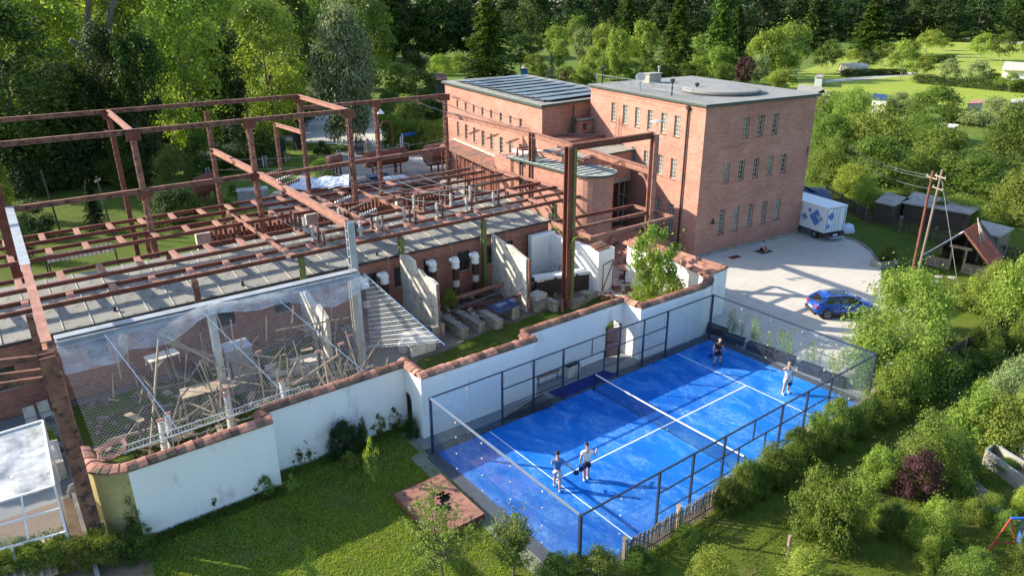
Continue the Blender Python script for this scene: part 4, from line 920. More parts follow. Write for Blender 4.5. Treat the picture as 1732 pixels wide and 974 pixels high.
# ------------------------------------------------------------------ annexes
AN = thing('brick_annex', 'low brick annex with grey roof bridging an open porch beside the tower house', 'building', (17.4, 24.9, 0))
facade(AN, (17.2, 24.75), (23.3, 25.0), 5.1, 7.4); mb = MB(); mb.prism([(17.3, 24.62), (23.2, 24.9), (23.2, 25.4), (17.3, 25.1)], 4.72, 5.1); mb.build('lintel', 'concrete', AN)
facade(AN, (16.4, 30), (16.4, 24.7), 0, 7.4); facade(AN, (16.4, 24.7), (17.2, 24.7), 0, 7.4); mb = MB(); mb.prism([(17.2, 25.2), (23.3, 25.4), (24.3, 30), (17.2, 30)], 4.9, 5.05); mb.build('porch_ceiling', 'concrete', AN)
facade(AN, (17.2, 29.4), (24.5, 29.4), 0, 5.0)
roof_plate(AN, [(16.35, 24.65), (23.28, 24.95), (24.3, 29.6), (16.9, 29.6)], 7.4, 7.55, .15, 'roof_felt')
BT = thing('terrace_block', 'brick block with red flat roof wedged between tower house and solar hall', 'building', (18.5, 30, 0))
facade(BT, (18.3, 32.6), (18.3, 29.6), 0, 7.9); facade(BT, (18.3, 29.6), (24.5, 29.6), 5, 7.9)
roof_plate(BT, [(18.25, 29.55), (24.35, 29.7), (25.0, 32.4), (18.85, 32.5)], 7.9, 8.02, .05, 'tile', 'tile')
q0 = G(975, 200, 9.3)
facade(BT, (23.0, 31.9), (24.85, 31.9), 8.0, 9.2, [(.55, 1.05, 8.3, 8.95)]); facade(BT, (23.0, 32.9), (23.0, 31.9), 8.0, 9.2); roof_plate(BT, [(22.95, 31.85), (24.9, 31.9), (25, 32.6), (23.1, 32.6)], 9.2, 9.32, .12, 'copper')
mb = MB(); mb.cyl((22.75, 32.45, 8.0), (22.75, 32.45, 10.7), .1, n=8); mb.box((22.75, 32.4, 9.4), (.35, .3, .3)); mb.build('downpipe', 'copper_dark', BT)
WG = thing('round_ended_wing', 'narrow brick wing with green copper roof and rounded end between steel mast and tower house', 'building', (16, 26, 0))
pts = [(14.4, 31.5)]+[(14.4, 22.3)]+[(16.05-1.65*math.cos(a), 22.3-1.65*math.sin(a)) for a in [PI*k/12 for k in range(1, 12)]]+[(17.7, 22.3), (17.7, 24.6)]
for i in range(len(pts)-1):
    L_ = (Vector(pts[i+1])-Vector(pts[i])).length
    if i in (8, 9) : hs = [(.04, L_-.02, 4.1, 5.1)] if i == 9 else []
    else: hs = []
    _, fr = facade(WG, pts[i], pts[i+1], 0, 6.8, hs)
    if hs: window(WG, fr, *hs[0], cols=1, rows=2, pane='glass_dark', depth=.08)
poly = pts+[(18.2, 29.4), (18.2, 31.5)]
roof_plate(WG, poly, 6.8, 6.98, .28, 'copper', name='copper_roof')
for i in range(14):
    y = 21.6+i*.72; x0 = 14.2 if y > 22.2 else 16.05-math.sqrt(max(0, 1.85**2-(22.3-y)**2)); x1 = 17.9 if y > 22.2 else 2*16.05-x0
    mb = MB(); mb.bx(x0+.05, x1-.05, y-.02, y+.02, 6.985, 7.03); mb.build('roof_seam', 'copper_dark', WG)
mb = MB(); mb.bx(14.4, 17.8, 31.0, 34, 0, 6.7); mb.build('wall', 'brick', WG)
mb = MB(); mb.bx(16.6, 19.2, 31.3, 34.2, 6.72, 6.95); mb.build('white_roof_slab', 'white_paint', WG)
mb = MB(); mb.cyl((14.25, 29.9, 1), (14.25, 29.9, 6.7), .09, n=8); mb.box((14.25, 29.9, 6.75), (.4, .4, .3)); mb.build('downpipe', 'copper_dark', WG)
bx_ = thing('rusty_frame_box', 'rusty open steel box on the edge of the copper roof', 'box', (15.4, 31.0, 7.0)); mb = MB()
for x in (14.8, 16.3):
    for y in (30.2, 31.0): mb.bar((x, y, 7.0), (x, y, 7.7), .12)
mb.bar((14.8, 30.2, 7.7), (16.3, 30.2, 7.7), .14); mb.bar((14.8, 31, 7.7), (16.3, 31, 7.7), .14); mb.bar((14.8, 30.2, 7.7), (14.8, 31, 7.7), .14); mb.build('box_frame', 'rust_dark', bx_)

# ------------------------------------------------------------------ low hall with felt roof panels
HL = thing('low_brick_hall', 'long low old brick hall with panelled grey roof under the rusty steel grid', 'building', (-8, 21.3, 0))
HY, HZ, HYB, HZB = 21.3, 4.12, 27.6, 4.95
hh_ = []
for px0, py0, px1, py1 in ((616, 497, 636, 458), (668, 485, 687, 448), (718, 470, 738, 435), (775, 460, 785, 425), (815, 450, 829, 415)):
    a = onY(px0, py0, HY); b_ = onY(px1, py1, HY); hh_.append((a.x+36, a.x+36+1.0, 1.72, 3.15))
hh_.append((42.0, 42.9, 1.4, 3.1)); hh_ += [(14.2+3.4*k, 15.2+3.4*k, 2.0, 3.1) for k in range(4)]+[(4+3*k, 4.9+3*k, 1.6, 2.8) for k in range(3)]
doors = [(44.9, 45.85, .0, 2.95)]
_, frH = facade(HL, (-36, HY), (10.4, HY), 0, HZ-.1, hh_+doors, m='brick_dark')
for i, h in enumerate(hh_): window(HL, frH, *h, cols=3, rows=4, frame='metal_dark', pane='glass_dark', depth=.12, sill='concrete')
mb = MB(); mb.bx(8.92, 9.82, HY+.1, HY+.14, 0, 2.93); mb.build('door', 'rust_dark', HL)
facade(HL, (10.4, HY), (10.4, HYB), 0, HZB, m='brick'); facade(HL, (10.4, HYB), (-36, HYB), 0, HZB-.1, m='brick_dark')
mb = MB(); mb.bx(-36, 10.55, HY-.30, HY-.18, HZ-.16, HZ-.02); mb.build('gutter', 'metal_dark', HL)
xs = list(np.arange(-36.2, 10.7, 1.36)); r = random.Random(3); RPm = {}
for k in range(4):
    mb = MB(); yy = [(0, HYB-HY)]
    sp = (.42, .5, .58, .47)[k]; L_ = HYB-HY+.35; sl_ = (HZB-HZ)/(HYB-HY)
    y0 = -.28
    for (a, b) in ((y0, y0+L_*sp-.02), (y0+L_*sp+.02, y0+L_)): mb.slab((0.03, a, a*sl_), (1.33, a, a*sl_), (1.33, b, b*sl_), (0.03, b, b*sl_), .07)
    o = mb.build('roof_panel', 'roof_felt'); RPm[k] = o.data; bpy.data.objects.remove(o)
mb = MB(); sm_ = MB(); L_ = HYB-HY
mb.slab((0, -.28, -.28*sl_), (.05, -.28, -.28*sl_), (.05, L_+.07, L_*sl_), (0, L_+.07, L_*sl_), .06); o = mb.build('roof_seam', 'concrete_pale'); sme = o.data; bpy.data.objects.remove(o)
for x in xs:
    o = bpy.data.objects.new('roof_panel', RPm[r.randrange(4)]); COL.objects.link(o); o.parent = HL; o.location = Vector((x, HY, HZ+r.uniform(-.008, .008)))-HL.location
    o = bpy.data.objects.new('roof_seam', sme); COL.objects.link(o); o.parent = HL; o.location = Vector((x-.025, HY, HZ+.045))-HL.location
mb = MB(); mb.slab((-36, HY-.25, HZ-.11), (10.5, HY-.25, HZ-.11), (10.5, HYB, HZB-.11), (-36, HYB, HZB-.11), .06); mb.build('roof_deck', 'wood_dark', HL)
for px, py in ((195, 525), (412, 481), (640, 430)):
    p = G(px, py, 4.3); mb = MB(); mb.cyl((p.x, p.y+.2, 4.1), (p.x, p.y+.2, 4.45), .1, .07, 8); mb.build('roof_vent', 'metal_dark', HL)
# second low shed behind, rust red boarded sides
RB = thing('boarded_switch_cells', 'row of dark rusty boarded switch cells behind the low hall', 'shed', (0, 36.5, 0))
mb = MB(); mb.bx(-11.5, 11.5, 36.6, 39.6, 0, 3.0); mb.build('cell_body', 'wood_dark', RB)
for i in range(64): x = -11.4+.355*i; mb = MB(); mb.bx(x, x+.25, 36.5, 36.59, 0, random.uniform(3.3, 4.2)); mb.build('board', 'rust', RB)
mb = MB(); mb.bx(-11.6, 11.6, 36.62, 39.8, 3.01, 3.1); mb.build('roof', 'rust_dark', RB)
for x in (-3.7, -12.1, 4.5): mb = MB(); mb.bx(x-.5, x+.5, 34.0, 34.45, 0, 4.2); mb.build('concrete_pier', 'concrete_pale', RB)
# ------------------------------------------------------------------ people: one skinned body each
def skinned(name, chains, m, parent, sub=2, root0=0, label=None):
    """chains: list of polylines of (x,y,z,r); shared points are welded"""
    V = []; R_ = []; E = []; idx = {}
    def vid(p):
        k = (round(p[0], 3), round(p[1], 3), round(p[2], 3))
        if k not in idx: idx[k] = len(V); V.append(p[:3]); R_.append(p[3])
        return idx[k]
    for ch in chains:
        q = [vid(p) for p in ch]
        for a, b in zip(q, q[1:]):
            if a != b and (a, b) not in E and (b, a) not in E: E.append((a, b))
    me = bpy.data.meshes.new(name); me.from_pydata(V, E, [])
    me.materials.append(M[m]); o = bpy.data.objects.new(name, me); COL.objects.link(o); o.parent = parent
    sk = o.modifiers.new('skin', 'SKIN'); sk.use_smooth_shade = True; sk.branch_smoothing = .6
    me.skin_vertices[0].data.foreach_set('radius', [v for r in R_ for v in (r[0] if isinstance(r, tuple) else r, r[1] if isinstance(r, tuple) else r)])
    me.skin_vertices[0].data[root0].use_root = True
    s = o.modifiers.new('smooth', 'SUBSURF'); s.levels = sub; s.render_levels = sub
    if label: o['label'] = label
    return o
def person(loc, rz, J, top, bottom, hair, shoe, label, H=1.84, sleeve=True, name='person'):
    """J: joints in a 1.8 m frame, x right, y forward, z up"""
    t = thing(name, label, 'person', loc, rz); s = H/1.8; t.scale = (s, s, s)
    j = {k: Vector(v) for k, v in J.items()}
    P = lambda v, r: (v.x, v.y, v.z, r)
    ch = [[P(j['pelvis'], (.135, .11)), P(j['waist'], (.125, .10)), P(j['chest'], (.16, .115)), P(j['neck0'], (.066, .064)), P(j['neck1'], (.052, .052))]]
    hd = j['head']; nk = j['neck1']; up = (hd-nk).normalized(); fw = Vector(J.get('face', (0, 1, 0))).normalized()
    ch[0] += [P(nk+up*.07+fw*.012, (.066, .075)), P(nk+up*.15+fw*.008, (.075, .092)), P(nk+up*.225, (.05, .06))]
    for sd in ('l', 'r'):
        ch.append([P(j['chest'], (.15, .105)), P(j['sh_'+sd], .066), P(j['el_'+sd], .05), P(j['wr_'+sd], .034)])
        w_, e_ = j['wr_'+sd], j['el_'+sd]; d = (w_-e_).normalized(); si = d.orthogonal().normalized(); palm = w_+d*.06
        ch.append([P(w_, .028), P(palm, (.036, .022))])
        for k, (o_, L_) in enumerate(((-.027, .062), (-.009, .075), (.010, .070), (.028, .055))):
            a = palm+si*o_+d*.02; b = a+d*L_*.5+si.cross(d)*.008; c = b+d*L_*.4+si.cross(d)*.022
            ch.append([P(palm, (.036, .022)), P(a, .0105), P(b, .009), P(c, .0075)])
        ch.append([P(w_+d*.02, .024), P(w_+d*.05-si*.045, .0115), P(w_+d*.085-si*.06+si.cross(d)*.01, .009)])
        ch.append([P(w_, .028), P(w_+d*.02, .024)])
        ch.append([P(j['pelvis'], (.125, .105)), P(j['hip_'+sd], .098), P(j['kn_'+sd], .066), P((j['kn_'+sd]*.6+j['an_'+sd]*.4), .070), P(j['an_'+sd], .043)])
        tf = Vector(J.get('toe_'+sd, (0, .15, 0)))
        ch.append([P(j['an_'+sd], .037), P(j['an_'+sd]+Vector((0, 0, -.035))+tf*.4, .036), P(j['an_'+sd]+Vector((0, 0, -.045))+tf, .026)])
    skinned('body', ch, 'skin', t)
    # face: nose, eyes, mouth, ears
    c = nk+up*.13; sdv = fw.cross(up).normalized(); mb = MB()
    mb.lathe(c+fw*.085-up*.005, [(.016, 0), (.013, .015), (.004, .028)], 6, axis=fw); o = mb.build('nose', 'skin', t, local=True)
    mb = MB()
    for s_ in (-1, 1): mb.lathe(c+fw*.080+sdv*.030*s_+up*.018, [(.012, 0), (.008, .008)], 6, axis=fw)
    mb.box(c+fw*.083-up*.042, (.04, .012, .008)); mb.build('eyes_and_mouth', 'hair_dark', t, local=True)
    mb = MB()
    for s_ in (-1, 1): mb.lathe(c+sdv*.078*s_, [(.012, -.02), (.026, 0), (.012, .02)], 6, axis=up)
    mb.build('ears', 'skin', t, local=True)
    if hair:
        mb = MB(); hc = nk+up*.165-fw*.012; prof = [(.088*math.cos(a), .105*math.sin(a)) for a in [x*.26-.12 for x in range(7)]]
        mb.lathe(hc, prof, 12, axis=(up-fw*.35).normalized()); mb.build('hair', hair, t, smooth=True, local=True)
    # shirt
    sc_ = [[P(j['pelvis']+Vector((0, 0, .0)), (.185, .155)), P(j['waist'], (.175, .145)), P(j['chest'], (.205, .155)), P(j['neck0']-up*.01, (.095, .085))]]
    for sd in ('l', 'r'):
        m_ = j['sh_'+sd].lerp(j['el_'+sd], .62); sc_.append([P(j['chest'], (.205, .155)), P(j['sh_'+sd], .098), P(m_, .086)])
    skinned('shirt', sc_, top, t)
    st = [[P(j['waist']-up*.06, (.16, .13)), P(j['pelvis']-up*.02, (.175, .145))]]
    for sd in ('l', 'r'):
        k1 = j['hip_'+sd].lerp(j['kn_'+sd], .85); st.append([P(j['pelvis']-up*.02, (.175, .145)), P(j['hip_'+sd], .128), P(k1, .112)])
    skinned('shorts', st, bottom, t)
    for sd in ('l', 'r'):
        a = j['an_'+sd]; tf = Vector(J.get('toe_'+sd, (0, .15, 0)))
        skinned('shoe', [[P(a+Vector((0, 0, .035)), .045), P(a+Vector((0, 0, -.03))-tf*.3, .042), P(a+Vector((0, 0, -.035))+tf*.35, .045), P(a+Vector((0, 0, -.048))+tf*1.15, .032)]], shoe, t)
    return t, j
base = dict(pelvis=(0, 0, .96), waist=(0, 0, 1.10), chest=(0, .01, 1.33), neck0=(0, 0, 1.49), neck1=(0, .01, 1.55), head=(0, .02, 1.70),
            sh_l=(-.19, 0, 1.42), sh_r=(.19, 0, 1.42), el_l=(-.26, -.02, 1.14), el_r=(.26, -.02, 1.14), wr_l=(-.27, .08, .90), wr_r=(.27, .08, .90),
            hip_l=(-.10, 0, .92), hip_r=(.10, 0, .92), kn_l=(-.11, .03, .50), kn_r=(.11, .03, .50), an_l=(-.12, 0, .085), an_r=(.12, 0, .085))
def racket(loc, rz, ry, rx, label, m='cloth_navy'):
    t = thing('racket', label, 'racket', loc); t.rotation_euler = (rx, ry, rz)
    mb = MB(); mb.cyl((0, 0, -.06), (0, 0, .09), .017, n=6); mb.build('handle', 'metal_dark', t, local=True)
    mb = MB(); mb.lathe((0, 0, .30), [(.005, -.019), (.115, -.019), (.128, 0), (.115, .019), (.005, .019)], 16, axis=(0, 1, 0)); mb.bar((-.03, 0, .09), (-.06, 0, .2), .02, .03); mb.bar((.03, 0, .09), (.06, 0, .2), .02, .03); mb.build('head', m, t, local=True)
    return t
def hand_w(t, j, sd):
    w_, e_ = j['wr_'+sd], j['el_'+sd]; q = w_+(w_-e_).normalized()*.07; s = t.scale[0]; a = t.rotation_euler.z
    return Vector((t.location.x+(q.x*math.cos(a)-q.y*math.sin(a))*s, t.location.y+(q.x*math.sin(a)+q.y*math.cos(a))*s, t.location.z+q.z*s))
Z0 = .022
# man in blue shirt striding away with racket
J = dict(base, el_r=(.36, .06, 1.20), wr_r=(.52, .16, .98), el_l=(-.24, .04, 1.16), wr_l=(-.16, .26, 1.14), kn_l=(-.10, .22, .52), an_l=(-.13, .10, .14), kn_r=(.10, -.02, .50), an_r=(.12, -.24, .095), face=(.15, 1, 0), waist=(0, .02, 1.10), toe_l=(0, .14, -.02), toe_r=(.0, .15, .0), chest=(0, .05, 1.32), neck0=(0, .07, 1.48), neck1=(0, .08, 1.54), head=(0, .10, 1.69), sh_l=(-.19, .05, 1.41), sh_r=(.19, .05, 1.41))
q = G(942, 826, Z0); t1, j1 = person(q, -.75, J, 'cloth_blue', 'cloth_pale', 'hair_dark', 'white_paint', 'man in blue T-shirt and pale shorts striding away by the near left service line', 1.88)
racket(hand_w(t1, j1, 'r'), -.5, 2.3, .3, 'dark padel racket held low by the man in the blue T-shirt')
# man in white shirt and navy shorts
J = dict(base, el_l=(-.28, -.02, 1.16), wr_l=(-.30, .02, .92), el_r=(.34, .02, 1.22), wr_r=(.42, .24, 1.26), kn_l=(-.11, .05, .50), an_l=(-.13, -.14, .11), kn_r=(.09, .12, .51), an_r=(.06, .04, .085), face=(.2, 1, -.25), chest=(0, .04, 1.32), neck0=(0, .06, 1.48), neck1=(0, .09, 1.53), head=(0, .16, 1.66), sh_l=(-.2, .05, 1.41), sh_r=(.2, .05, 1.41))
q = G(992, 811, Z0); t2, j2 = person(q, -.55, J, 'cloth_white', 'cloth_navy', 'hair_dark', 'white_paint', 'man in white T-shirt and navy shorts walking on the near half of the court', 1.88)
racket(hand_w(t2, j2, 'l'), -.3, 3.0, .2, 'dark padel racket hanging from the hand of the man in navy shorts')
# man in black far left
J = dict(base, el_l=(-.27, .02, 1.17), wr_l=(-.30, .15, .97), el_r=(.30, -.02, 1.17), wr_r=(.36, .10, .95), kn_l=(-.15, .10, .50), an_l=(-.20, 0, .085), kn_r=(.14, .08, .50), an_r=(.18, -.02, .085), face=(0, 1, -.2), chest=(0, .04, 1.32), neck0=(0, .07, 1.48), neck1=(0, .09, 1.53), head=(0, .14, 1.67))
q = G(1212, 616, Z0); t3, j3 = person(q, 2.75, J, 'cloth_black', 'cloth_black', None, 'black', 'bald man in black T-shirt with red print and black shorts at the far wall side', 1.78)
mb = MB(); mb.box((0, .165, 1.33), (.14, .02, .07)); mb.build('shirt_print', 'cloth_red', t3, local=True)
mb = MB(); hc = j3['neck1']+Vector((0, 0, .15)); mb.lathe(hc-Vector((0, .03, .06)), [(.05, -.02), (.086, 0), (.084, .05), (.05, .06)], 10); mb.build('short_grey_hair', 'hair_grey', t3, smooth=True, local=True)
racket(hand_w(t3, j3, 'r'), 2.6, 2.7, .3, 'black padel racket held down by the man in black')
# man in white far right, hand at his brow
J = dict(base, el_r=(.34, .14, 1.46), wr_r=(.13, .17, 1.62), el_l=(-.25, -.01, 1.15), wr_l=(-.22, .10, .92), kn_l=(-.12, .05, .50), an_l=(-.16, -.05, .085), kn_r=(.13, .08, .50), an_r=(.20, .12, .085), face=(0, 1, 0), )
q = G(1328, 664, Z0); t4, j4 = person(q, 2.55, J, 'cloth_white', 'cloth_pale', 'hair_grey', 'white_paint', 'man in white T-shirt and pale shorts shading his eyes near the right service box', 1.86)
racket(hand_w(t4, j4, 'l'), 2.6, 2.9, .1, 'dark blue padel racket held beside his leg by the man in all white')
# person sitting against the tower house
J = dict(base, pelvis=(0, 0, .16), waist=(0, .02, .30), chest=(0, .06, .52), neck0=(0, .1, .68), neck1=(0, .12, .74), head=(0, .18, .88), sh_l=(-.19, .08, .62), sh_r=(.19, .08, .62), el_l=(-.26, .22, .42), el_r=(.26, .22, .42), wr_l=(-.10, .40, .45), wr_r=(.10, .40, .45), hip_l=(-.1, .02, .14), hip_r=(.1, .02, .14), kn_l=(-.20, .42, .42), kn_r=(.20, .42, .42), an_l=(-.12, .62, .085), an_r=(.12, .62, .085), face=(0, 1, -.3))
q = G(1287, 424, 0.03); t5, j5 = person(q, PI-.1, J, 'cloth_blue_pale' if 'cloth_blue_pale' in M else 'cloth_blue', 'cloth_navy', 'hair_dark', 'black', 'person in pale blue shirt sitting on the gravel against the brick tower house', 1.75)
mb = MB(); q = G(1287, 424); mb.box((q.x, q.y-.25, .015), (1.3, .9, .03), -.1); one('ground_blanket', mb, 'wood_dark', 'dark blanket spread under the sitting person by the brick wall', 'blanket')
mb = MB(); q = G(1243, 435); mb.box((q.x, q.y, .01), (1.1, .55, .03), -.1)
for i in range(9): mb.box((q.x-.45+.11*i, q.y-.011*i+.05, .03), (.03, .5, .03), -.1)
one('drain_grate', mb, 'rust_dark', 'rusty drain grate set in the gravel at the brick tower house', 'grate')

# ------------------------------------------------------------------ blue car
def loft(sections, closed=False):
    mb = MB(); n = len(sections[0]); P = [p for s in sections for p in s]
    F = [(i*n+k, (i+1)*n+k, (i+1)*n+k+1, i*n+k+1) for i in range(len(sections)-1) for k in range(n-1)]
    mb.add(P, F); return mb
def car(loc, rz):
    t = thing('parked_car', 'bright blue compact SUV with black roof glass parked on the gravel', 'car', loc, rz)
    # body: cross sections along x (front +x), each from left sill over the top to right sill
    secs = []
    prof = [(-2.12, .46, .62, .72), (-2.10, .40, .78, .84), (-2.0, .34, .86, .97), (-1.7, .33, .90, 1.02), (-1.2, .33, .91, 1.02), (-.4, .33, .915, 1.0), (.5, .33, .915, .985), (1.0, .33, .91, .97), (1.5, .35, .89, .93), (1.9, .37, .84, .83), (2.08, .42, .70, .70), (2.12, .48, .55, .62)]
    for x, z0, hw, z1 in prof:
        h = z1-z0; secs.append([(x, -hw*.97, z0), (x, -hw, z0+h*.35), (x, -hw*.985, z0+h*.75), (x, -hw*.93, z1), (x, 0, z1+.02), (x, hw*.93, z1), (x, hw*.985, z0+h*.75), (x, hw, z0+h*.35), (x, hw*.97, z0)])
    mb = loft(secs); n = 9
    mb.add(secs[0], [tuple(range(n-1, -1, -1))]); mb.add(secs[-1], [tuple(range(n))])
    mb.quad(secs[0][0], secs[-1][0], secs[-1][-1], secs[0][-1])
    mb.build('body', 'car_blue', t, smooth=True, local=True)
    # greenhouse
    g_ = [(-1.95, .99, .74, 1.02), (-1.62, .99, .74, 1.40), (-1.35, .99, .74, 1.50), (-.5, .99, .75, 1.565), (.2, .98, .75, 1.53), (.62, .97, .75, 1.36), (1.18, .95, .75, 1.0)]
    secs = []
    for x, z0, hw, z1 in g_:
        tw = hw*.78 if z1 > 1.2 else hw*.93; secs.append([(x, -hw, z0), (x, -(hw+tw)/2, (z0+z1)/2), (x, -tw, z1-.03), (x, -tw*.7, z1), (x, tw*.7, z1), (x, tw, z1-.03), (x, (hw+tw)/2, (z0+z1)/2), (x, hw, z0)])
    loft(secs).build('window_glass', 'car_glass', t, smooth=True, local=True)
    # roof skin, pillars
    secs = []
    for x, z1, hw in ((-1.68, 1.43, .55), (-1.35, 1.515, .575), (-.5, 1.58, .585), (.2, 1.545, .585), (.42, 1.47, .575)): secs.append([(x, -hw, z1-.035), (x, -hw*.8, z1), (x, hw*.8, z1), (x, hw, z1-.035)])
    loft(secs).build('roof', 'car_blue', t, smooth=True, local=True)
    mb = MB(); mb.bx(-1.0, .1, -.38, .38, 1.56, 1.592); mb.build('glass_roof', 'car_glass', t, local=True)
    mb = MB()
    for s in (-1, 1): mb.tube([(-1.45, s*.60, 1.50), (-.5, s*.61, 1.60), (.2, s*.61, 1.565)], .02, 5)
    mb.build('roof_rails', 'steel_grey', t, local=True)
    for s in (-1, 1):
        mb = MB(); mb.tube([(-1.98, s*.75, 1.0), (-1.6, s*.71, 1.23), (-1.3, s*.60, 1.50)], [.09, .10, .05], 6); mb.tube([(-.42, s*.762, 1.0), (-.46, s*.60, 1.53)], .03, 5); mb.tube([(1.16, s*.745, .99), (.40, s*.585, 1.48)], .035, 5); mb.build('pillar', 'car_blue', t, local=True)
        mb = MB(); mb.tube([(-1.62, s*.762, 1.03), (-.5, s*.775, 1.02), (1.12, s*.765, .99)], .014, 4); mb.build('window_trim', 'steel_grey', t, local=True)
        mb = MB(); mb.bx(-.44, -.42, s*.918-.004, s*.918+.004, .5, .95); mb.bx(.72, .74, s*.915-.004, s*.915+.004, .5, .95); mb.build('door_gap', 'metal_dark', t, local=True)
        mb = MB(); mb.box((-.62, s*.925, .86), (.18, .03, .03)); mb.build('door_handle', 'steel_grey', t, local=True)
        mb = MB(); mb.lathe((.92, s*.92, 1.0), [(.02, 0), (.09, .05), (.08, .18), (.02, .22)], 8, axis=(0, s, .1)); mb.build('mirror', 'car_blue', t, local=True)
        mb = MB(); mb.bx(-1.3, 1.3, s*.90-.03, s*.90+.035, .28, .46); mb.build('side_sill', 'metal_dark', t, local=True)
        mb = MB(); mb.box((-2.06, s*.66, .84), (.14, .34, .15)); mb.build('tail_light', 'tail_light', t, local=True)
        mb = MB(); mb.box((2.0, s*.62, .72), (.18, .3, .14)); mb.build('headlight', 'glass_grey', t, local=True)
    for a_ in (-2.17, 2.0): mb = MB(); mb.bx(a_, a_+.17, -.78, .78, .30, .50); mb.build('bumper', 'metal_dark', t, local=True)
    mb = MB(); mb.bx(-2.15, -2.12, -.26, .26, .58, .69); mb.build('number_plate', 'white_paint', t, local=True)
    for x in (-1.30, 1.30):
        for s in (-1, 1):
            w_ = MB(); w_.lathe((x, s*.80, .335), [(.19, -.11), (.30, -.12), (.335, -.09), (.335, .09), (.30, .12), (.19, .11)], 24, axis=(0, s, 0)); wo = w_.build('wheel', 'black', t, smooth=False, local=True)
            rm = MB(); rm.lathe((x, s*.80, .335), [(.21, .085), (.235, .115), (.20, .118), (.19, .08)], 20, axis=(0, s, 0))
            for k in range(5):
                a = k*2*PI/5
                for e in (-.12, .12): rm.bar((x+.04*math.cos(a), s*.915, .335+.04*math.sin(a)), (x+.21*math.cos(a+e), s*.912, .335+.21*math.sin(a+e)), .022, .04, up=(0, 1, 0))
            rm.lathe((x, s*.80, .335), [(.04, .08), (.05, .12), (.01, .125)], 10, axis=(0, s, 0)); r_ = rm.build('rim', 'steel_grey', wo, local=True)
            mb = MB()
            for k in range(9): a0 = PI*k/9; a1 = PI*(k+1)/9; mb.bar((x+.40*math.cos(a0), s*.905, .36+.40*math.sin(a0)), (x+.40*math.cos(a1), s*.905, .36+.40*math.sin(a1)), .05, .10, up=(0, 1, 0))
            mb.build('wheel_arch', 'metal_dark', t, local=True)
    return t
c_ = (G(1388, 540)+G(1470, 545))/2
car((20.35, 2.15, 0), -.62)

# ------------------------------------------------------------------ white box truck beside the tower house
TRK = thing('box_truck', 'white box lorry with blue diamond pictures on its side, parked behind the tower house', 'lorry', (0, 0, 0))
a = G(1388, 410); b_ = G(1418, 402); fwd = None
rl = Vector((33.95, 11.75, 0)); rr_ = Vector((36.35, 11.2, 0))      # rear bumper corners on the ground
ex = (rr_-rl).normalized(); ey = Vector((-ex.y, ex.x, 0)); TRK.location = (rl+rr_)/2+ey*2.8; TRK.rotation_euler = (0, 0, math.atan2(ex.y, ex.x)); Wd = 1.22; Ln = 2.9
mb = MB(); mb.bx(-Wd, Wd, -Ln, Ln, .78, 3.02); mb.build('box_body', 'truck_white', TRK, local=True)
mb = MB(); mb.bx(-Wd-.03, Wd+.03, -Ln-.03, Ln+.03, 3.02, 3.08); mb.build('box_roof', 'truck_white', TRK, local=True)
mb = MB(); mb.bx(-Wd-.02, Wd+.02, -Ln-.02, Ln, .66, .775); mb.bx(-.45, .45, -Ln, Ln+1.8, .42, .655); mb.bx(-Wd, Wd, -Ln-.12, -Ln-.03, .35, .64); mb.build('chassis', 'metal_dark', TRK, local=True)
mb = MB(); mb.bx(-1.02, 1.02, Ln+.15, Ln+1.9, .5, 1.35); mb.prism([(-1.0, Ln+.15), (1.0, Ln+.15), (.95, Ln+1.45), (-.95, Ln+1.45)], 1.352, 2.25); mb.build('cab', 'truck_white', TRK, local=True)
mb = MB(); mb.bx(-1.01, 1.01, Ln+.5, Ln+1.3, 1.4, 2.0); mb.build('cab_window', 'car_glass', TRK, local=True)
for x in (-.95, .95):
    for y in (-Ln+1.1, Ln+1.0):
        w_ = MB(); w_.lathe((x, y, .38), [(.18, -.13), (.36, -.14), (.38, -.1), (.38, .1), (.36, .14), (.18, .13)], 18, axis=(1, 0, 0)); wo = w_.build('wheel', 'black', TRK, local=True)
        rm = MB(); rm.lathe((x, y, .38), [(.2, .1), (.17, .14), (.02, .12)], 12, axis=(math.copysign(1, x), 0, 0)); rm.build('rim', 'steel_grey', wo, local=True)
mb = MB()
mb.bx(-1.08, -1.02, -Ln-.045, -Ln-.012, .85, 2.95); mb.bx(1.02, 1.08, -Ln-.045, -Ln-.012, .85, 2.95); mb.bx(-.012, .012, -Ln-.03, -Ln-.008, .85, 2.95); mb.bx(-1.0, 1.0, -Ln-.04, -Ln-.01, 2.9, 2.95)
for x in (-.35, .35): mb.cyl((x, -Ln-.05, .85), (x, -Ln-.05, 2.9), .018, n=5)
mb.build('rear_door_hardware', 'steel_grey', TRK, local=True)
for x in (-.95, .95): mb = MB(); mb.box((x, -Ln-.14, .5), (.34, .05, .14)); mb.build('tail_light', 'tail_light', TRK, local=True)
mb = MB(); mb.box((.1, -Ln-.14, .5), (.5, .03, .13)); mb.build('number_plate', 'white_paint', TRK, local=True)
mb = MB(); mb.box((.1, -Ln-.35, .33), (1.6, .4, .05)); mb.build('step', 'steel_grey', TRK, local=True)
M['photo_blue'] = mat('blue_mountain_print', (.05, .14, .42), (.10, .22, .50), 2.2, lo=.4, hi=.5, c3=(.55, .58, .62), scale3=2.6, lo3=.55, hi3=.6, rough=.35, bmp=0)
M['photo_pale'] = mat('pale_blue_print', (.32, .48, .75), (.12, .25, .5), 3, lo=.4, hi=.5, rough=.35, bmp=0)
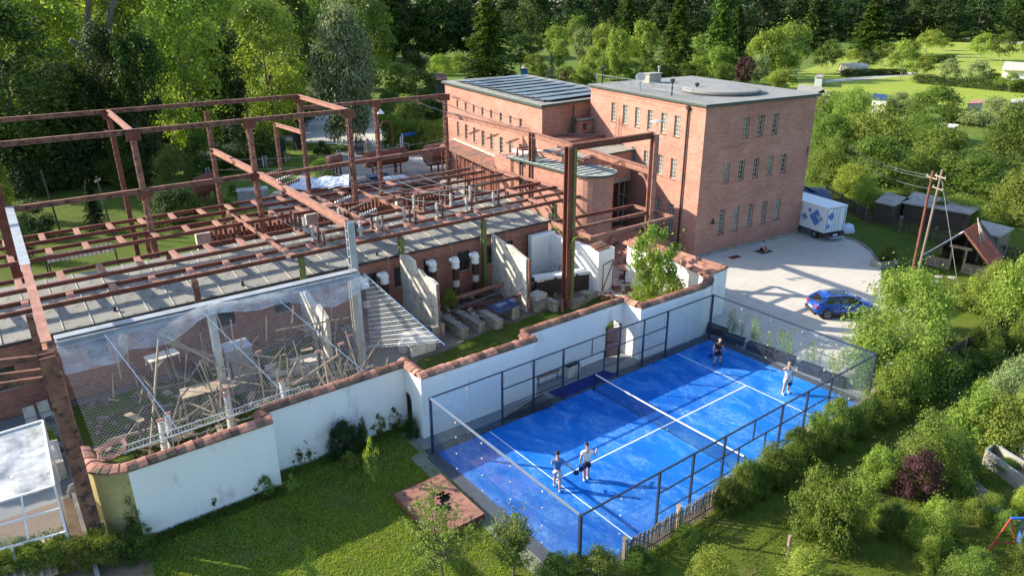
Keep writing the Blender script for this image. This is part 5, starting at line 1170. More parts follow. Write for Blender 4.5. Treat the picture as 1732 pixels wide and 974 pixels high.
def dia_side(y, z, r, m='photo_blue'):
    mb = MB(); x = -Wd-.006; mb.add([(x, y-r, z), (x, y, z-r), (x, y+r, z), (x, y, z+r), (x+.004, y-r, z), (x+.004, y, z-r), (x+.004, y+r, z), (x+.004, y, z+r)], [(0, 1, 2, 3), (0, 4, 5, 1), (1, 5, 6, 2), (2, 6, 7, 3), (3, 7, 4, 0)]); mb.build('diamond_print', m, TRK, local=True)
def dia_rear(x, z, r, m='photo_blue'):
    mb = MB(); y = -Ln-.016; mb.add([(x-r, y, z), (x, y, z-r), (x+r, y, z), (x, y, z+r), (x-r, y+.01, z), (x, y+.01, z-r), (x+r, y+.01, z), (x, y+.01, z+r)], [(0, 3, 2, 1), (0, 1, 5, 4), (1, 2, 6, 5), (2, 3, 7, 6), (3, 0, 4, 7)]); mb.build('diamond_print', m, TRK, local=True)
dia_side(-1.85, 1.95, .78); dia_side(-.55, 1.72, .38); dia_side(-1.05, 2.45, .24); dia_side(.55, 1.5, .33, 'photo_pale'); dia_side(.60, 1.5, .2)
dia_rear(-.55, 2.22, .42); dia_rear(-.78, 1.32, .30, 'photo_pale')
def text(s, size, loc, rot, m, parent, name='lettering', local=True, align='CENTER'):
    cu = bpy.data.curves.new(name, 'FONT'); cu.body = s; cu.size = size; cu.align_x = align; cu.extrude = .003
    tmp = bpy.data.objects.new('t', cu); me = bpy.data.meshes.new_from_object(tmp); bpy.data.objects.remove(tmp); me.materials.clear(); me.materials.append(M[m])
    o = bpy.data.objects.new(name, me); COL.objects.link(o); o.parent = parent; o.location = loc; o.rotation_euler = rot; return o
# ------------------------------------------------------------------ foliage: leaf-sized faces through the crown's volume
def leaves_mesh(name, C_, U, V_):
    n = len(C_); P = np.empty((n*4, 3), dtype=np.float32); P[0::4] = C_-U; P[1::4] = C_+V_; P[2::4] = C_+U; P[3::4] = C_-V_
    me = bpy.data.meshes.new(name); me.vertices.add(n*4); me.vertices.foreach_set('co', P.ravel())
    me.loops.add(n*4); me.loops.foreach_set('vertex_index', np.arange(n*4, dtype=np.int32)); me.polygons.add(n)
    me.polygons.foreach_set('loop_start', np.arange(0, n*4, 4, dtype=np.int32)); me.polygons.foreach_set('loop_total', np.full(n, 4, dtype=np.int32))
    me.update(calc_edges=True); me.materials.append(M['leaf_mid']); return me
def unit(v): return v/np.maximum(1e-6, np.linalg.norm(v, axis=1, keepdims=True))
def crown_mesh(seed, lobes=46, n=9000, leaf=.045, lobe_r=.22, z0=.12, shape='round', hang=0.0, aspect=.55, fill=.12, asp=(1, 1, .45)):
    """leaf faces gathered on many lobes; unit crown: radius 1 across, height 0..1"""
    g = np.random.default_rng(seed); L = []
    for i in range(lobes):
        t = g.uniform(0, 1)
        if shape == 'round': zz = t; R = math.sqrt(max(0, 1-(2*zz-1.0)**2))
        elif shape == 'dome': zz = t**1.1; R = math.sqrt(max(0, 1-zz*zz))*.98
        elif shape == 'column': zz = t; R = .55+.4*math.sin(PI*min(1, zz*1.08)) if zz < .92 else .45
        elif shape == 'cone': zz = t**1.3; R = (1-zz)*.95+.06
        elif shape == 'egg': zz = t; R = math.sin(PI*min(1, zz**.75))*.95
        elif shape == 'box': zz = t; R = 1.0
        a = g.uniform(0, 2*PI); rr_ = R*(g.uniform(.25, 1)**.5)*(1-lobe_r*.8)
        s = g.uniform(.45, 1.45)
        if shape == 'box': cx, cy = g.uniform(-1, 1)*(1-lobe_r*.5), g.uniform(-1, 1)*(1-lobe_r*.5)
        else: cx, cy = rr_*math.cos(a), rr_*math.sin(a)
        L.append((cx, cy, z0+(1-z0)*(zz*(1-lobe_r*.5)), lobe_r*s))
    L = np.array(L); k = g.integers(0, lobes, n); D = unit(g.normal(size=(n, 3)))
    D[:, 2] = np.where(g.random(n) < .72, np.abs(D[:, 2]), D[:, 2])
    rad = L[k, 3]*np.where(g.random(n) < fill, g.uniform(.1, .8, n), g.uniform(.82, 1.12, n))
    C_ = L[k, :3]+D*rad[:, None]*np.array([1, 1, min(.62, asp[2]*1.25)])
    # stray sprigs that break the outline
    m_ = g.random(n) < .12; C_[m_] += D[m_]*L[k[m_], 3:4]*g.uniform(.1, .8, (m_.sum(), 1))
    N = unit(D*.9+g.normal(size=(n, 3))*.55+np.array([0, 0, .35])); T = g.normal(size=(n, 3)); T[:, 2] -= hang*3; T = unit(T-N*np.sum(T*N, 1)[:, None]); B = np.cross(N, T)
    s = leaf*g.uniform(.55, 1.25, n)[:, None]; A_ = np.array(asp)
    return leaves_mesh('crown', C_, T*s*A_, B*s*aspect*A_)
def spruce_mesh(seed, tiers=26, n=12000, leaf=.035, droop=.16, sharp=1.0, width=1.0):
    g = np.random.default_rng(seed); C_ = []; T_ = []
    per = n//(tiers*9)
    for i in range(tiers):
        z = .06+.93*(i/tiers)**.92; R = (1-z)**.85*width*g.uniform(.82, 1.1)+.02
        for b in range(9):
            a = g.uniform(0, 2*PI); Lb = R*g.uniform(.7, 1.12); t = g.uniform(.08, 1, per)**.8; w_ = (1-t*.75)*.16*R+.012
            x = t*Lb; side = g.normal(size=per)*w_; zz = z-droop*Lb*t**1.6*.35+g.normal(size=per)*.006-np.abs(side)*.12
            C_.append(np.stack([x*math.cos(a)-side*math.sin(a), x*math.sin(a)+side*math.cos(a), zz], 1)); T_.append(np.tile([math.cos(a), math.sin(a), -.25], (per, 1)))
    C_ = np.concatenate(C_); T_ = unit(np.concatenate(T_)+g.normal(size=C_.shape)*.45); N = unit(g.normal(size=C_.shape)*.5+np.array([0, 0, 1.0])); T_ = unit(T_-N*np.sum(T_*N, 1)[:, None]); B = np.cross(N, T_)
    s = leaf*g.uniform(.6, 1.3, len(C_))[:, None]; q = np.array([1, 1, .35])
    return leaves_mesh('crown', C_, T_*s*q, B*s*.4*q)
def trunk_mesh(seed, limbs=5, r=.035, lean=.05, top=.86, fork=.3, spread=.6):
    """unit trunk: height 1, radius in the same units; limbs reach out into the crown (crown radius 1 -> scaled with it)"""
    g = random.Random(seed); mb = MB(); x = y = 0; pts = []
    for i in range(7):
        t = i/6*top; pts.append((x, y, t)); x += g.uniform(-lean, lean)*.3; y += g.uniform(-lean, lean)*.3
    mb.tube(pts, [r*(1.35 if i == 0 else 1-.13*i) for i in range(7)], 7)
    for k in range(limbs):
        t = fork+(top-fork)*k/limbs; i = min(5, int(t/top*6)); b = Vector(pts[i]); a = g.uniform(0, 2*PI)+k*2.4; L = spread*g.uniform(.6, 1)
        e = b+Vector((math.cos(a)*L, math.sin(a)*L, .12+.12*g.random())); m_ = b.lerp(e, .5)+Vector((0, 0, -.02+.03*g.random()))
        mb.tube([b, m_, e], [r*.5, r*.32, r*.12], 5)
        for q in range(2):
            a2 = a+g.uniform(-.9, .9); mb.tube([m_, m_+Vector((math.cos(a2)*L*.35, math.sin(a2)*L*.35, .1))], [r*.25, r*.08], 4)
    o = mb.build('trunk', 'bark'); me = o.data; bpy.data.objects.remove(o); return me
CM = {}
def getc(kind):
    """a few crown meshes of each kind, made once and shared"""
    if kind in CM: return CM[kind]
    spec = {
        'big': lambda s: crown_mesh(s, 120, 22000, .034, .20, .0, 'round', asp=(1, 1, .33)),
        'bigfine': lambda s: crown_mesh(s, 110, 20000, .030, .15, .06, 'egg', asp=(1, 1, .31)),
        'mid': lambda s: crown_mesh(s, 44, 8000, .050, .24, .16, 'round'),
        'open': lambda s: crown_mesh(s, 30, 3600, .055, .20, .22, 'round', fill=.3),
        'orchard': lambda s: crown_mesh(s, 34, 4200, .055, .24, .30, 'dome', fill=.2),
        'column': lambda s: crown_mesh(s, 90, 16000, .050, .34, .02, 'column', asp=(1, 1, .2)),
        'willow': lambda s: crown_mesh(s, 130, 42000, .052, .24, .02, 'column', hang=.5, aspect=.36, asp=(1, 1, .35)),
        'spruce': lambda s: spruce_mesh(s, 30, 15000, .060),
        'bluespruce': lambda s: spruce_mesh(s, 18, 5000, .075),
        'shrub': lambda s: crown_mesh(s, 60, 12000, .036, .24, .0, 'dome', aspect=.5, asp=(1, 1, .6)),
        'shrubfine': lambda s: crown_mesh(s, 90, 22000, .026, .19, .0, 'dome', aspect=.45, asp=(1, 1, .55)),
        'weep': lambda s: crown_mesh(s, 60, 9000, .040, .25, .15, 'dome', hang=.8, aspect=.35),
        'box': lambda s: crown_mesh(s, 120, 22000, .030, .22, .0, 'box', aspect=.6, asp=(1, 1, .8)),
        'sprig': lambda s: crown_mesh(s, 30, 900, .085, .16, .14, 'egg', fill=.3, aspect=.5, asp=(1, 1, .6)),
        'far': lambda s: crown_mesh(s, 60, 7500, .050, .22, .04, 'egg', asp=(1, 1, .32)),
    }[kind]
    CM[kind] = [spec(100+len(CM)*10+i) for i in range({'big': 3, 'far': 3, 'shrub': 3, 'orchard': 3, 'mid': 2}.get(kind, 1 if kind in ('willow', 'bluespruce', 'column') else 2))]
    return CM[kind]
TM = [trunk_mesh(i, 5) for i in range(3)]; TMS = trunk_mesh(9, 7, .022, .10, .8, .25, .8)
vr = random.Random(77)
def plant(kind, loc, H, W, m, name, label, cat, group=None, trunk='bark', cz=.0, D=None, rz=None):
    """thing > crown, trunk.  H whole height, W width, cz where the crown starts (0..1 of H)"""
    t = thing(name, label, cat, (loc[0], loc[1], loc[2] if len(loc) > 2 else 0), 0, group)
    cms = getc(kind); a = rz if rz is not None else vr.uniform(0, 2*PI)
    c = bpy.data.objects.new('crown' if trunk else 'foliage', cms[vr.randrange(len(cms))]); COL.objects.link(c); c.parent = t
    c.location = (0, 0, cz*H); c.scale = (W/2, (D or W)/2, H*(1-cz)); c.rotation_euler = (0, 0, a)
    if len(c.data.materials): c.material_slots[0].link = 'OBJECT'; c.material_slots[0].material = M[m]
    if trunk:
        k = bpy.data.objects.new('trunk', TMS if kind in ('open', 'orchard', 'sprig') else TM[vr.randrange(3)]); COL.objects.link(k); k.parent = t
        k.scale = (W/2, W/2, H*.92); k.rotation_euler = (0, 0, vr.uniform(0, 6)); k.material_slots[0].link = 'OBJECT'; k.material_slots[0].material = M[trunk]
    return t
def at(kind, px, base, top, wpx, m, name, label, cat, group=None, **kw):
    """size and stand measured in the survey picture: foot at (px, base), top row, width"""
    b = G(px, base); x, y, z = pix(b); H = height_to(b, top); W = wpx*z/FPX
    return plant(kind, b, H, W, m, name, label, cat, group, **kw)
T_ = 'tree'; S_ = 'shrub'
# left woodland
ORD = 'first second third fourth fifth sixth seventh eighth ninth tenth eleventh twelfth thirteenth fourteenth fifteenth sixteenth seventeenth eighteenth nineteenth twentieth twenty-first twenty-second twenty-third twenty-fourth'.split()
F1 = 'trees of the woodland behind the gantry'
at('big', 55, 318, -18, 235, 'leaf_dark', 'broadleaf_tree', 'huge dark green broadleaf tree at the far left behind the gantry beams', T_, F1, cz=.12)
at('mid', 158, 305, 108, 112, 'leaf_dark', 'broadleaf_tree', 'rounded dull green tree below the fork of the pale bare trunk', T_, F1, cz=.12)
at('column', 214, 296, 4, 84, 'leaf_deep', 'ivy_clad_tree', 'tall narrow blackish ivy clad tree left of the pale trunked one', T_, F1, cz=.1)
at('mid', 268, 300, 52, 92, 'leaf_dark', 'broadleaf_tree', 'dark round crowned tree beside the tall narrow ivy clad tree', T_, F1, cz=.30)
at('big', 335, 270, -30, 150, 'leaf_lime', 'broadleaf_tree', 'yellow green tree glowing between two dark narrow trees', T_, F1, cz=.05)
at('column', 402, 262, 26, 74, 'leaf_deep', 'ivy_clad_tree', 'second tall blackish ivy clad tree, right of the yellow green one', T_, F1, cz=.22)
at('big', 466, 244, -12, 150, 'leaf_bright', 'broadleaf_tree', 'bright feathery tree just left of the grey willow', T_, F1, cz=.05)
at('big', 508, 214, -30, 110, 'leaf_dark', 'broadleaf_tree', 'dark tree half hidden by the left edge of the grey willow', T_, F1, cz=.05)
at('willow', 590, 252, 6, 116, 'leaf_grey', 'willow_tree', 'large grey green willow standing at the gravel drive', T_, None, cz=.10, trunk='bark')
at('bigfine', 318, 352, 244, 92, 'leaf_mid', 'weeping_tree', 'small dome shaped bright green weeping tree on the back lawn', T_) if False else at('weep', 303, 342, 250, 88, 'leaf_mid', 'weeping_tree', 'small dome shaped bright green weeping tree on the back lawn', T_, cz=.05)
at('shrub', 300, 378, 318, 110, 'leaf_dark', 'bush', 'dark flowering bush at the foot of the weeping tree', S_, trunk=None)
at('shrub', 62, 400, 338, 74, 'leaf_deep', 'bush', 'dark conifer bush on the back lawn nearest the grey column', S_, trunk=None)
at('spruce', 166, 392, 300, 46, 'leaf_deep', 'young_spruce', 'small dark spruce in the middle of the back lawn', T_)
at('shrub', 8, 372, 246, 52, 'leaf_mid', 'ivy_bush', 'tall ivy covered bush at the left picture edge behind the stout column', S_, trunk=None)
at('shrub', 36, 440, 372, 60, 'leaf_dark', 'bush', 'dark bush under the grid at the left edge', S_, trunk=None)
# trunks one can tell apart in front of the dark wood
def pole_tree(px, base, pts, r, m, label, name='bare_tree_trunk'):
    b = G(px, base); t = thing(name, label, T_, b); mb = MB(); x0, y0, z0 = pix(b)
    for path in pts:
        P = []
        for (x, y) in path: q = onY(x, y, b.y); P.append(q)
        mb.tube(P, [r*(1-.5*i/len(P)) for i in range(len(P))], 7)
    mb.build('trunk', m, t, smooth=True); return t, b
t, b = pole_tree(160, 262, [[(162, 262), (160, 125), (150, 90), (146, 50), (150, 10), (148, -25)], [(161, 122), (172, 80), (182, 50), (186, 20), (200, -15)], [(158, 112), (140, 82), (118, 68)]], .62, 'bark', 'forked pale trunked tree with thin high foliage behind the rounded dull tree')
for dx, z, w in ((-8, 26, 14), (10, 27, 15), (0, 21, 8)):
    c = bpy.data.objects.new('crown', getc('open')[0]); COL.objects.link(c); c.parent = t; c.location = (dx, 2, z-3); c.scale = (w/2, w/2, 9); c.material_slots[0].link = 'OBJECT'; c.material_slots[0].material = M['leaf_bright']
pole_tree(243, 298, [[(244, 300), (238, 250), (232, 190), (229, 120)]], .36, 'bark', 'slim pale trunk standing free under the dark round crown')
pole_tree(272, 300, [[(272, 296), (270, 262), (268, 240)]], .42, 'bark', 'thick brown trunk just left of the weeping tree')
pole_tree(418, 250, [[(420, 250), (418, 190), (412, 150)], [(408, 246), (402, 180), (398, 150)]], .25, 'bark_pale', 'pair of thin stems under the second ivy clad tree')
# second and third rows of the wood: dense filling crowns
F2 = 'crowns of the deep wood'
row = [(-70, 250, -30, 190, 'leaf_dark'), (10, 230, -40, 180, 'leaf_bright'), (100, 215, -45, 170, 'leaf_lime'), (190, 205, -40, 150, 'leaf_lime'), (270, 200, -42, 150, 'leaf_lime'), (370, 195, -45, 150, 'leaf_lime'), (440, 185, -45, 140, 'leaf_lime'), (530, 172, -40, 120, 'leaf_bright'), (-140, 300, -30, 220, 'leaf_dark'), (620, 152, -38, 120, 'leaf_mid')]  # sunlight on these background crowns is put into their lime and bright leaves
for i, (px, b_, tp, w_, m) in enumerate(row): at('big', px, b_, tp, w_, m, 'woodland_tree', ORD[i]+' listed of the bright broadleaf crowns deep in the left wood', T_, F2, cz=.0)
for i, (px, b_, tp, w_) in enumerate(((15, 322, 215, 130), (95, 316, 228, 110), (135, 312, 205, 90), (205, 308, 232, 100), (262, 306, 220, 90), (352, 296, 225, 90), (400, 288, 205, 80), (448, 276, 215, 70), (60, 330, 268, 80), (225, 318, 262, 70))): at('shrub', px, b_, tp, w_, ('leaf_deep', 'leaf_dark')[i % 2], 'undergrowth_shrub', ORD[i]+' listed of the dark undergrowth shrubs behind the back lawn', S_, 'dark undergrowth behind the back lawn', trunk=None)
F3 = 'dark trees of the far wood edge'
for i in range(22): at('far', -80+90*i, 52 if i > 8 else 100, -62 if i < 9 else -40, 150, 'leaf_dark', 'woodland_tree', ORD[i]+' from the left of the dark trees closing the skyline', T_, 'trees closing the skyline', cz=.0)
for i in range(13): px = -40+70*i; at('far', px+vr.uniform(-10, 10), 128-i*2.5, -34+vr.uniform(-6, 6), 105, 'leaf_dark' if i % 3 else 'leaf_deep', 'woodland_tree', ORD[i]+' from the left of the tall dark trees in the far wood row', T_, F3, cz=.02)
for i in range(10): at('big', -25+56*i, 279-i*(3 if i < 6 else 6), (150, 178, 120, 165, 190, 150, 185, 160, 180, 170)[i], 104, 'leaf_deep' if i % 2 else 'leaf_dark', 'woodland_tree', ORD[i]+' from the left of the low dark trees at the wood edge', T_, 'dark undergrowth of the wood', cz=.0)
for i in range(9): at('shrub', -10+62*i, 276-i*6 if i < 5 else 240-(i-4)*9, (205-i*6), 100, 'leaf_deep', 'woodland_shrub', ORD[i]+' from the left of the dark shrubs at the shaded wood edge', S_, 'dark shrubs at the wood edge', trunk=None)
# middle: hedge, bushes and dark wood behind the solar hall
def hedge(a, b_, w_, h, m, label, seg=2.6, group=None, z=0, nm='hedge', kind='box'):
    a = Vector((*a[:2], 0)); b_ = Vector((*b_[:2], 0)); L = (b_-a).length; n = max(1, round(L/seg)); t = thing(nm, label, 'hedge', (a+b_)/2+Vector((0, 0, z)), 0, group); ang = math.atan2((b_-a).y, (b_-a).x)
    for i in range(n):
        c = bpy.data.objects.new('foliage', getc(kind)[i % 2 if len(getc(kind)) > 1 else 0]); COL.objects.link(c); c.parent = t; c.location = a.lerp(b_, (i+.5)/n)-(a+b_)/2
        s_ = vr.uniform(.92, 1.1); c.scale = (L/n/2*1.12, w_/2*s_, h*s_); c.rotation_euler = (0, 0, ang+(PI if i % 2 else 0)); c.material_slots[0].link = 'OBJECT'; c.material_slots[0].material = M[m]
    return t
hedge(G(652, 248), G(742, 262), 3.5, 4.5, 'leaf_bright', 'bright green sloping hedge running from the willow to the blue awning')
hedge(G(655, 218), G(660, 180), 3.5, 3.2, 'leaf_dark', 'dark hedge along the right side of the gravel drive')
for (px, b_, tp, w_, k, m, lb) in (
    (675, 172, 108, 62, 'mid', 'leaf_bright', 'bright round bush tree right beside the willow'), (712, 178, 118, 66, 'mid', 'leaf_mid', 'mid green tree left of the red roofed garden house'),
    (700, 150, 86, 60, 'mid', 'leaf_dark', 'dark green tree behind the bright round bush tree'), (745, 128, 92, 56, 'shrub', 'leaf_lime', 'lime green bush behind the red roofed garden house'), (778, 122, 90, 50, 'shrub', 'leaf_bright', 'bright bush left of the great spruce'),
    (732, 215, 160, 70, 'mid', 'leaf_dark', 'dark tree between hedge and solar hall corner'), (690, 225, 172, 60, 'mid', 'leaf_mid', 'tree standing over the bright sloping hedge')):
    at(k, px, b_, tp, w_, m, 'garden_tree', lb, T_, trunk='bark' if k == 'mid' else None, cz=.05 if k == 'mid' else 0)
for i in range(9): at('far', 640+22*i, 104-i*1.2, -10+vr.uniform(-12, 30), 62, ('leaf_deep', 'leaf_dark')[i % 2], 'woodland_tree', ORD[i]+' from the left of the blackish trees behind the red roofed garden house', T_, 'blackish trees behind the solar hall', cz=.02)
for (px, b_, tp, w_, m, lb) in ((826, 150, -26, 128, 'leaf_conifer', 'great sunlit spruce towering behind the solar hall'), (1142, 132, -18, 92, 'leaf_conifer', 'tall spruce behind the tower house roof'), (1212, 128, -16, 84, 'leaf_conifer', 'tall bright spruce just right of the spruce behind the tower house roof'), (1240, 124, 6, 70, 'leaf_dark', 'darker spruce overlapping the tall bright spruce'),
    (1468, 96, -10, 104, 'leaf_conifer', 'broad old spruce at the meadow edge'), (1060, 84, -6, 60, 'leaf_dark', 'dark spruce in the wood above the allotment gardens'), (1375, 92, -20, 84, 'leaf_deep', 'dark spruce between the round tree and the broad old spruce')):
    at('spruce', px, b_, tp, w_, m, 'spruce_tree', lb, T_)
at('bluespruce', 932, 134, 88, 26, 'leaf_blue', 'blue_spruce', 'small blue spruce above the solar panels', T_)
# allotment trees between the roofs and the wood
al = [(880, 120, 58, 60, 'leaf_dark'), (905, 130, 92, 44, 'leaf_bright'), (918, 132, 108, 30, 'leaf_mid'), (945, 122, 66, 40, 'leaf_bright'), (958, 146, 112, 44, 'leaf_bright'), (985, 148, 112, 50, 'leaf_bright'), (984, 112, 48, 38, 'leaf_pale'), (1002, 130, 80, 46, 'leaf_bright'), (1022, 136, 96, 42, 'leaf_bright'),
      (1044, 138, 50, 48, 'leaf_bright'), (1062, 126, 62, 44, 'leaf_lime'), (1040, 134, 100, 44, 'leaf_bright'), (1070, 138, 104, 46, 'leaf_bright'), (1088, 122, 34, 58, 'leaf_bright'), (1096, 140, 98, 44, 'leaf_mid'), (1120, 138, 110, 44, 'leaf_bright'), (1160, 140, 106, 46, 'leaf_mid'), (1186, 138, 96, 50, 'leaf_bright'), (1214, 142, 78, 52, 'leaf_bright'), (1225, 146, 108, 46, 'leaf_mid'),
      (1258, 150, 96, 40, 'leaf_purple'), (1280, 148, 92, 42, 'leaf_pale'), (1296, 138, 48, 76, 'leaf_bright'), (1330, 134, 40, 76, 'leaf_bright'), (1318, 156, 118, 60, 'leaf_bright'), (1262, 120, 72, 50, 'leaf_bright'), (1020, 96, 40, 50, 'leaf_bright'), (975, 92, 26, 50, 'leaf_mid'), (940, 100, 44, 50, 'leaf_bright'), (905, 96, 60, 40, 'leaf_mid'), (1000, 150, 128, 30, 'leaf_mid'), (1180, 108, 60, 50, 'leaf_bright')]
adj = {'leaf_bright': 'bright green', 'leaf_mid': 'mid green', 'leaf_dark': 'dark green', 'leaf_lime': 'lime green', 'leaf_pale': 'pale willow green', 'leaf_purple': 'dark purple leaved'}
where = ['behind the left end of the solar roof', 'left of the blue spruce', 'touching the foot of the blue spruce', 'right behind the blue spruce', 'over the right edge of the solar panels', 'between the solar roof and the tower roof', 'standing tall over the garden shed roof', 'behind the line poles near the tower roof', 'at the left rear corner of the tower roof', 'with a high crown left of the tall spruce', 'full and tall beside the dish', 'low behind the satellite dish', 'low behind the roof vent box', 'high and rounded next to the tall spruce', 'behind the flue pipe of the tower roof', 'at the foot of the tall spruce', 'between the two tall spruces, low', 'below the bright tall spruce', 'feathery, under the darker spruce', 'just above the roof disc', 'above the right part of the roof disc', 'light and airy beyond the roof disc', 'large, leftmost above the right roof corner', 'large and domed above the right roof corner', 'spreading directly over the right roof edge', 'high behind the purple leaved tree', 'in the second row above the line poles', 'in the second row above the pale willow green one', 'in the second row above the blue spruce', 'in the second row at the great spruce', 'small, at the rear edge of the solar roof', 'in the gap right of the tall spruce']
for i, (px, b_, tp, w_, m) in enumerate(al): at('mid' if w_ > 36 else 'shrub', px, b_, tp, w_, m, 'garden_tree', adj[m]+' garden tree '+where[i], T_, 'trees of the allotment gardens', cz=.04)
# far dark forest across the right, past the meadow
for i in range(18): px = 850+54*i; at('far', px+vr.uniform(-12, 12), 74-min(10, i)*.6+vr.uniform(-3, 3), -16+vr.uniform(-10, 12), 84, ('leaf_deep', 'leaf_dark', 'leaf_deep')[i % 3], 'forest_tree', ORD[i]+' from the left of the dark trees at the far forest edge', T_, 'trees of the far forest edge', cz=.0)
for i in range(16): px = 880+60*i; at('far', px, 62, -44+vr.uniform(-10, 10), 110, ('leaf_dark', 'leaf_deep')[i % 2], 'forest_tree', ORD[i]+' from the left of the trees behind the far forest edge', T_, 'trees of the forest behind', cz=.0)
for i in range(14): at('shrub', 1230+46*i, 70+vr.uniform(-3, 3), 52, 60, 'leaf_dark', 'forest_shrub', ORD[i]+' from the left of the low shrubs at the far forest foot', S_, 'shrubs at the foot of the forest', trunk=None)
# meadow orchard
orch = [(1397, 124, 70, 62, 'leaf_mid', 'round spreading fruit tree beside the little grey hut'), (1492, 112, 74, 54, 'leaf_mid', 'fruit tree behind the white tank'), (1522, 134, 70, 60, 'leaf_bright', 'bright fruit tree with a clear short trunk on the meadow edge'), (1558, 138, 92, 44, 'leaf_bright', 'small fruit tree, first of the row left of the dark hedge'), (1603, 143, 102, 48, 'leaf_pale', 'pale small fruit tree, second of the row on the dark hedge'), (1647, 148, 104, 54, 'leaf_pale', 'widest pale fruit tree of the row on the dark hedge'), (1672, 148, 118, 36, 'leaf_mid', 'leaning thin fruit tree in the row on the dark hedge'), (1706, 156, 124, 48, 'leaf_bright', 'last fruit tree at the right end of the row'), (1656, 102, 58, 46, 'leaf_bright', 'fruit tree with pale stem in the upper meadow'), (1692, 104, 56, 46, 'leaf_mid', 'round fruit tree right of the pale stemmed one in the upper meadow'), (1566, 92, 52, 54, 'leaf_bright', 'leafy tree at the left end of the upper meadow'), (1594, 86, 64, 34, 'leaf_mid', 'small tree at the top of the upper meadow'), (1468, 118, 88, 40, 'leaf_dark', 'dark little tree beneath the broad old spruce'), (1535, 100, 70, 44, 'leaf_mid', 'tree above the bright fruit tree at the upper hedge'), (1440, 108, 84, 30, 'leaf_bright', 'small bright tree behind the white tank'), (1729, 96, 70, 20, 'leaf_mid', 'tree cut by the right picture edge in the upper meadow')]
for px, b_, tp, w_, m, lb in orch: at('orchard', px, b_, tp, w_, m, 'fruit_tree', lb, T_, 'fruit trees on the meadow', trunk='bark_pale')
hedge(G(1545, 140), G(1740, 158), 3.0, 2.2, 'leaf_dark', 'dark low hedge under the row of small fruit trees', 6)
hedge(G(1555, 108), G(1612, 104), 3, 2.4, 'leaf_dark', 'short dark hedge in the upper meadow', 6)
hedge(G(1420, 130), G(1530, 126), 3, 1.8, 'leaf_deep', 'dark hedge behind the white tank and the lane', 6)
# shrub land right of the tower house
sh = [(1395, 208, 158, 80, 'leaf_bright', 'bright shrub at the right rear roof corner of the tower house'), (1440, 222, 152, 80, 'leaf_bright', 'light shrub below the meadow beside the blue garden roof'), (1402, 256, 196, 88, 'leaf_mid', 'mid green shrub against the tower house, upper one'), (1398, 306, 238, 84, 'leaf_mid', 'mid green shrub against the tower house, lower one'), (1482, 258, 178, 122, 'leaf_bright', 'large soft yellow green shrub in the middle of the thicket'), (1476, 312, 232, 130, 'leaf_mid', 'broad shrub with dark hollows below the yellow green one'),
      (1578, 204, 148, 108, 'leaf_mid', 'grey green rounded shrub under the meadow'), (1588, 306, 222, 156, 'leaf_bright', 'very wide light green shrub left of the dark hollow'), (1668, 214, 168, 100, 'leaf_pale', 'pale shrub at the right below the meadow'), (1712, 286, 176, 120, 'leaf_mid', 'dense dark green shrub reaching to the right picture edge'), (1652, 330, 262, 120, 'leaf_mid', 'shrub above the sheet roofed sheds'), (1720, 372, 278, 120, 'leaf_bright', 'bright shrub above the tiled hut at the right edge'),
      (1440, 330, 280, 84, 'leaf_bright', 'light shrub hanging over the dark blue tarpaulin'), (1462, 356, 306, 50, 'leaf_bright', 'feathery shrub over the rear picket fence'), (1618, 376, 330, 80, 'leaf_bright', 'round light shrub before the sheds behind the utility poles'), (1550, 238, 196, 60, 'leaf_mid', 'clipped shrub beside the white garden awning'), (1520, 188, 160, 60, 'leaf_pale', 'pale shrub left of the grey green rounded one'), (1700, 250, 206, 90, 'leaf_mid', 'bush behind the dense dark green shrub'), (1560, 340, 300, 80, 'leaf_dark', 'dark bush between the sheds and the wide light shrub')]
for px, b_, tp, w_, m, lb in sh: at('shrub', px, b_, tp-4, w_, m, 'large_shrub', lb, S_, 'shrubs of the thicket right of the tower house', trunk=None)
hedge(G(1548, 252), G(1585, 240), 3, 3.0, 'leaf_mid', 'square cut green hedge by the white garden awning', 4)
# near right
at('shrubfine', 1512, 640, 452, 196, 'leaf_pale' if False else 'leaf_bright', 'cherry_tree', 'large light green shrub hiding the front of the blue car', S_, trunk=None)
for (px, b_, tp, w_, k, m, lb) in (
    (1545, 600, 500, 80, 'shrubfine', 'leaf_pale', 'dry looking pale shrub on the right flank of the large light one'), (1470, 600, 520, 60, 'shrub', 'leaf_pale', 'sparse pale bush touching the front of the blue car'),
    (1640, 520, 466, 90, 'shrub', 'leaf_bright', 'low light shrub in front of the tiled hut'), (1702, 570, 428, 100, 'shrub', 'leaf_bright', 'light green tree like shrub at the right edge beside the tiled hut'), (1660, 610, 540, 70, 'shrub', 'leaf_mid', 'shrub overhanging the dark fence at the right'), (1728, 610, 520, 60, 'shrub', 'leaf_mid', 'shrub at the right picture edge above the dark fence'),
    (1522, 690, 596, 88, 'shrub', 'leaf_bright', 'dense bright bush at the end of the picket fence'), (1565, 655, 580, 70, 'shrub', 'leaf_mid', 'mid green bush behind the dense bright bush'), (1590, 615, 560, 60, 'shrub', 'leaf_mid', 'bush climbing on the dark board fence'),
    (1478, 660, 556, 96, 'shrub', 'leaf_mid', 'leafy bush between the far court corner and the large light shrub'), (1535, 560, 462, 110, 'shrubfine', 'leaf_bright', 'rounded light shrub growing round the foot of the utility poles'), (1500, 700, 622, 90, 'shrub', 'leaf_bright', 'low bright bush right at the last fence post'), (1684, 500, 440, 70, 'shrub', 'leaf_bright', 'light shrub covering the lower edge of the hut roof'),
    (1498, 446, 412, 42, 'shrub', 'leaf_mid', 'leafy plant filling the stone planting box')):
    at(k, px, b_, tp, w_, m, 'garden_shrub', lb, S_, trunk=None)
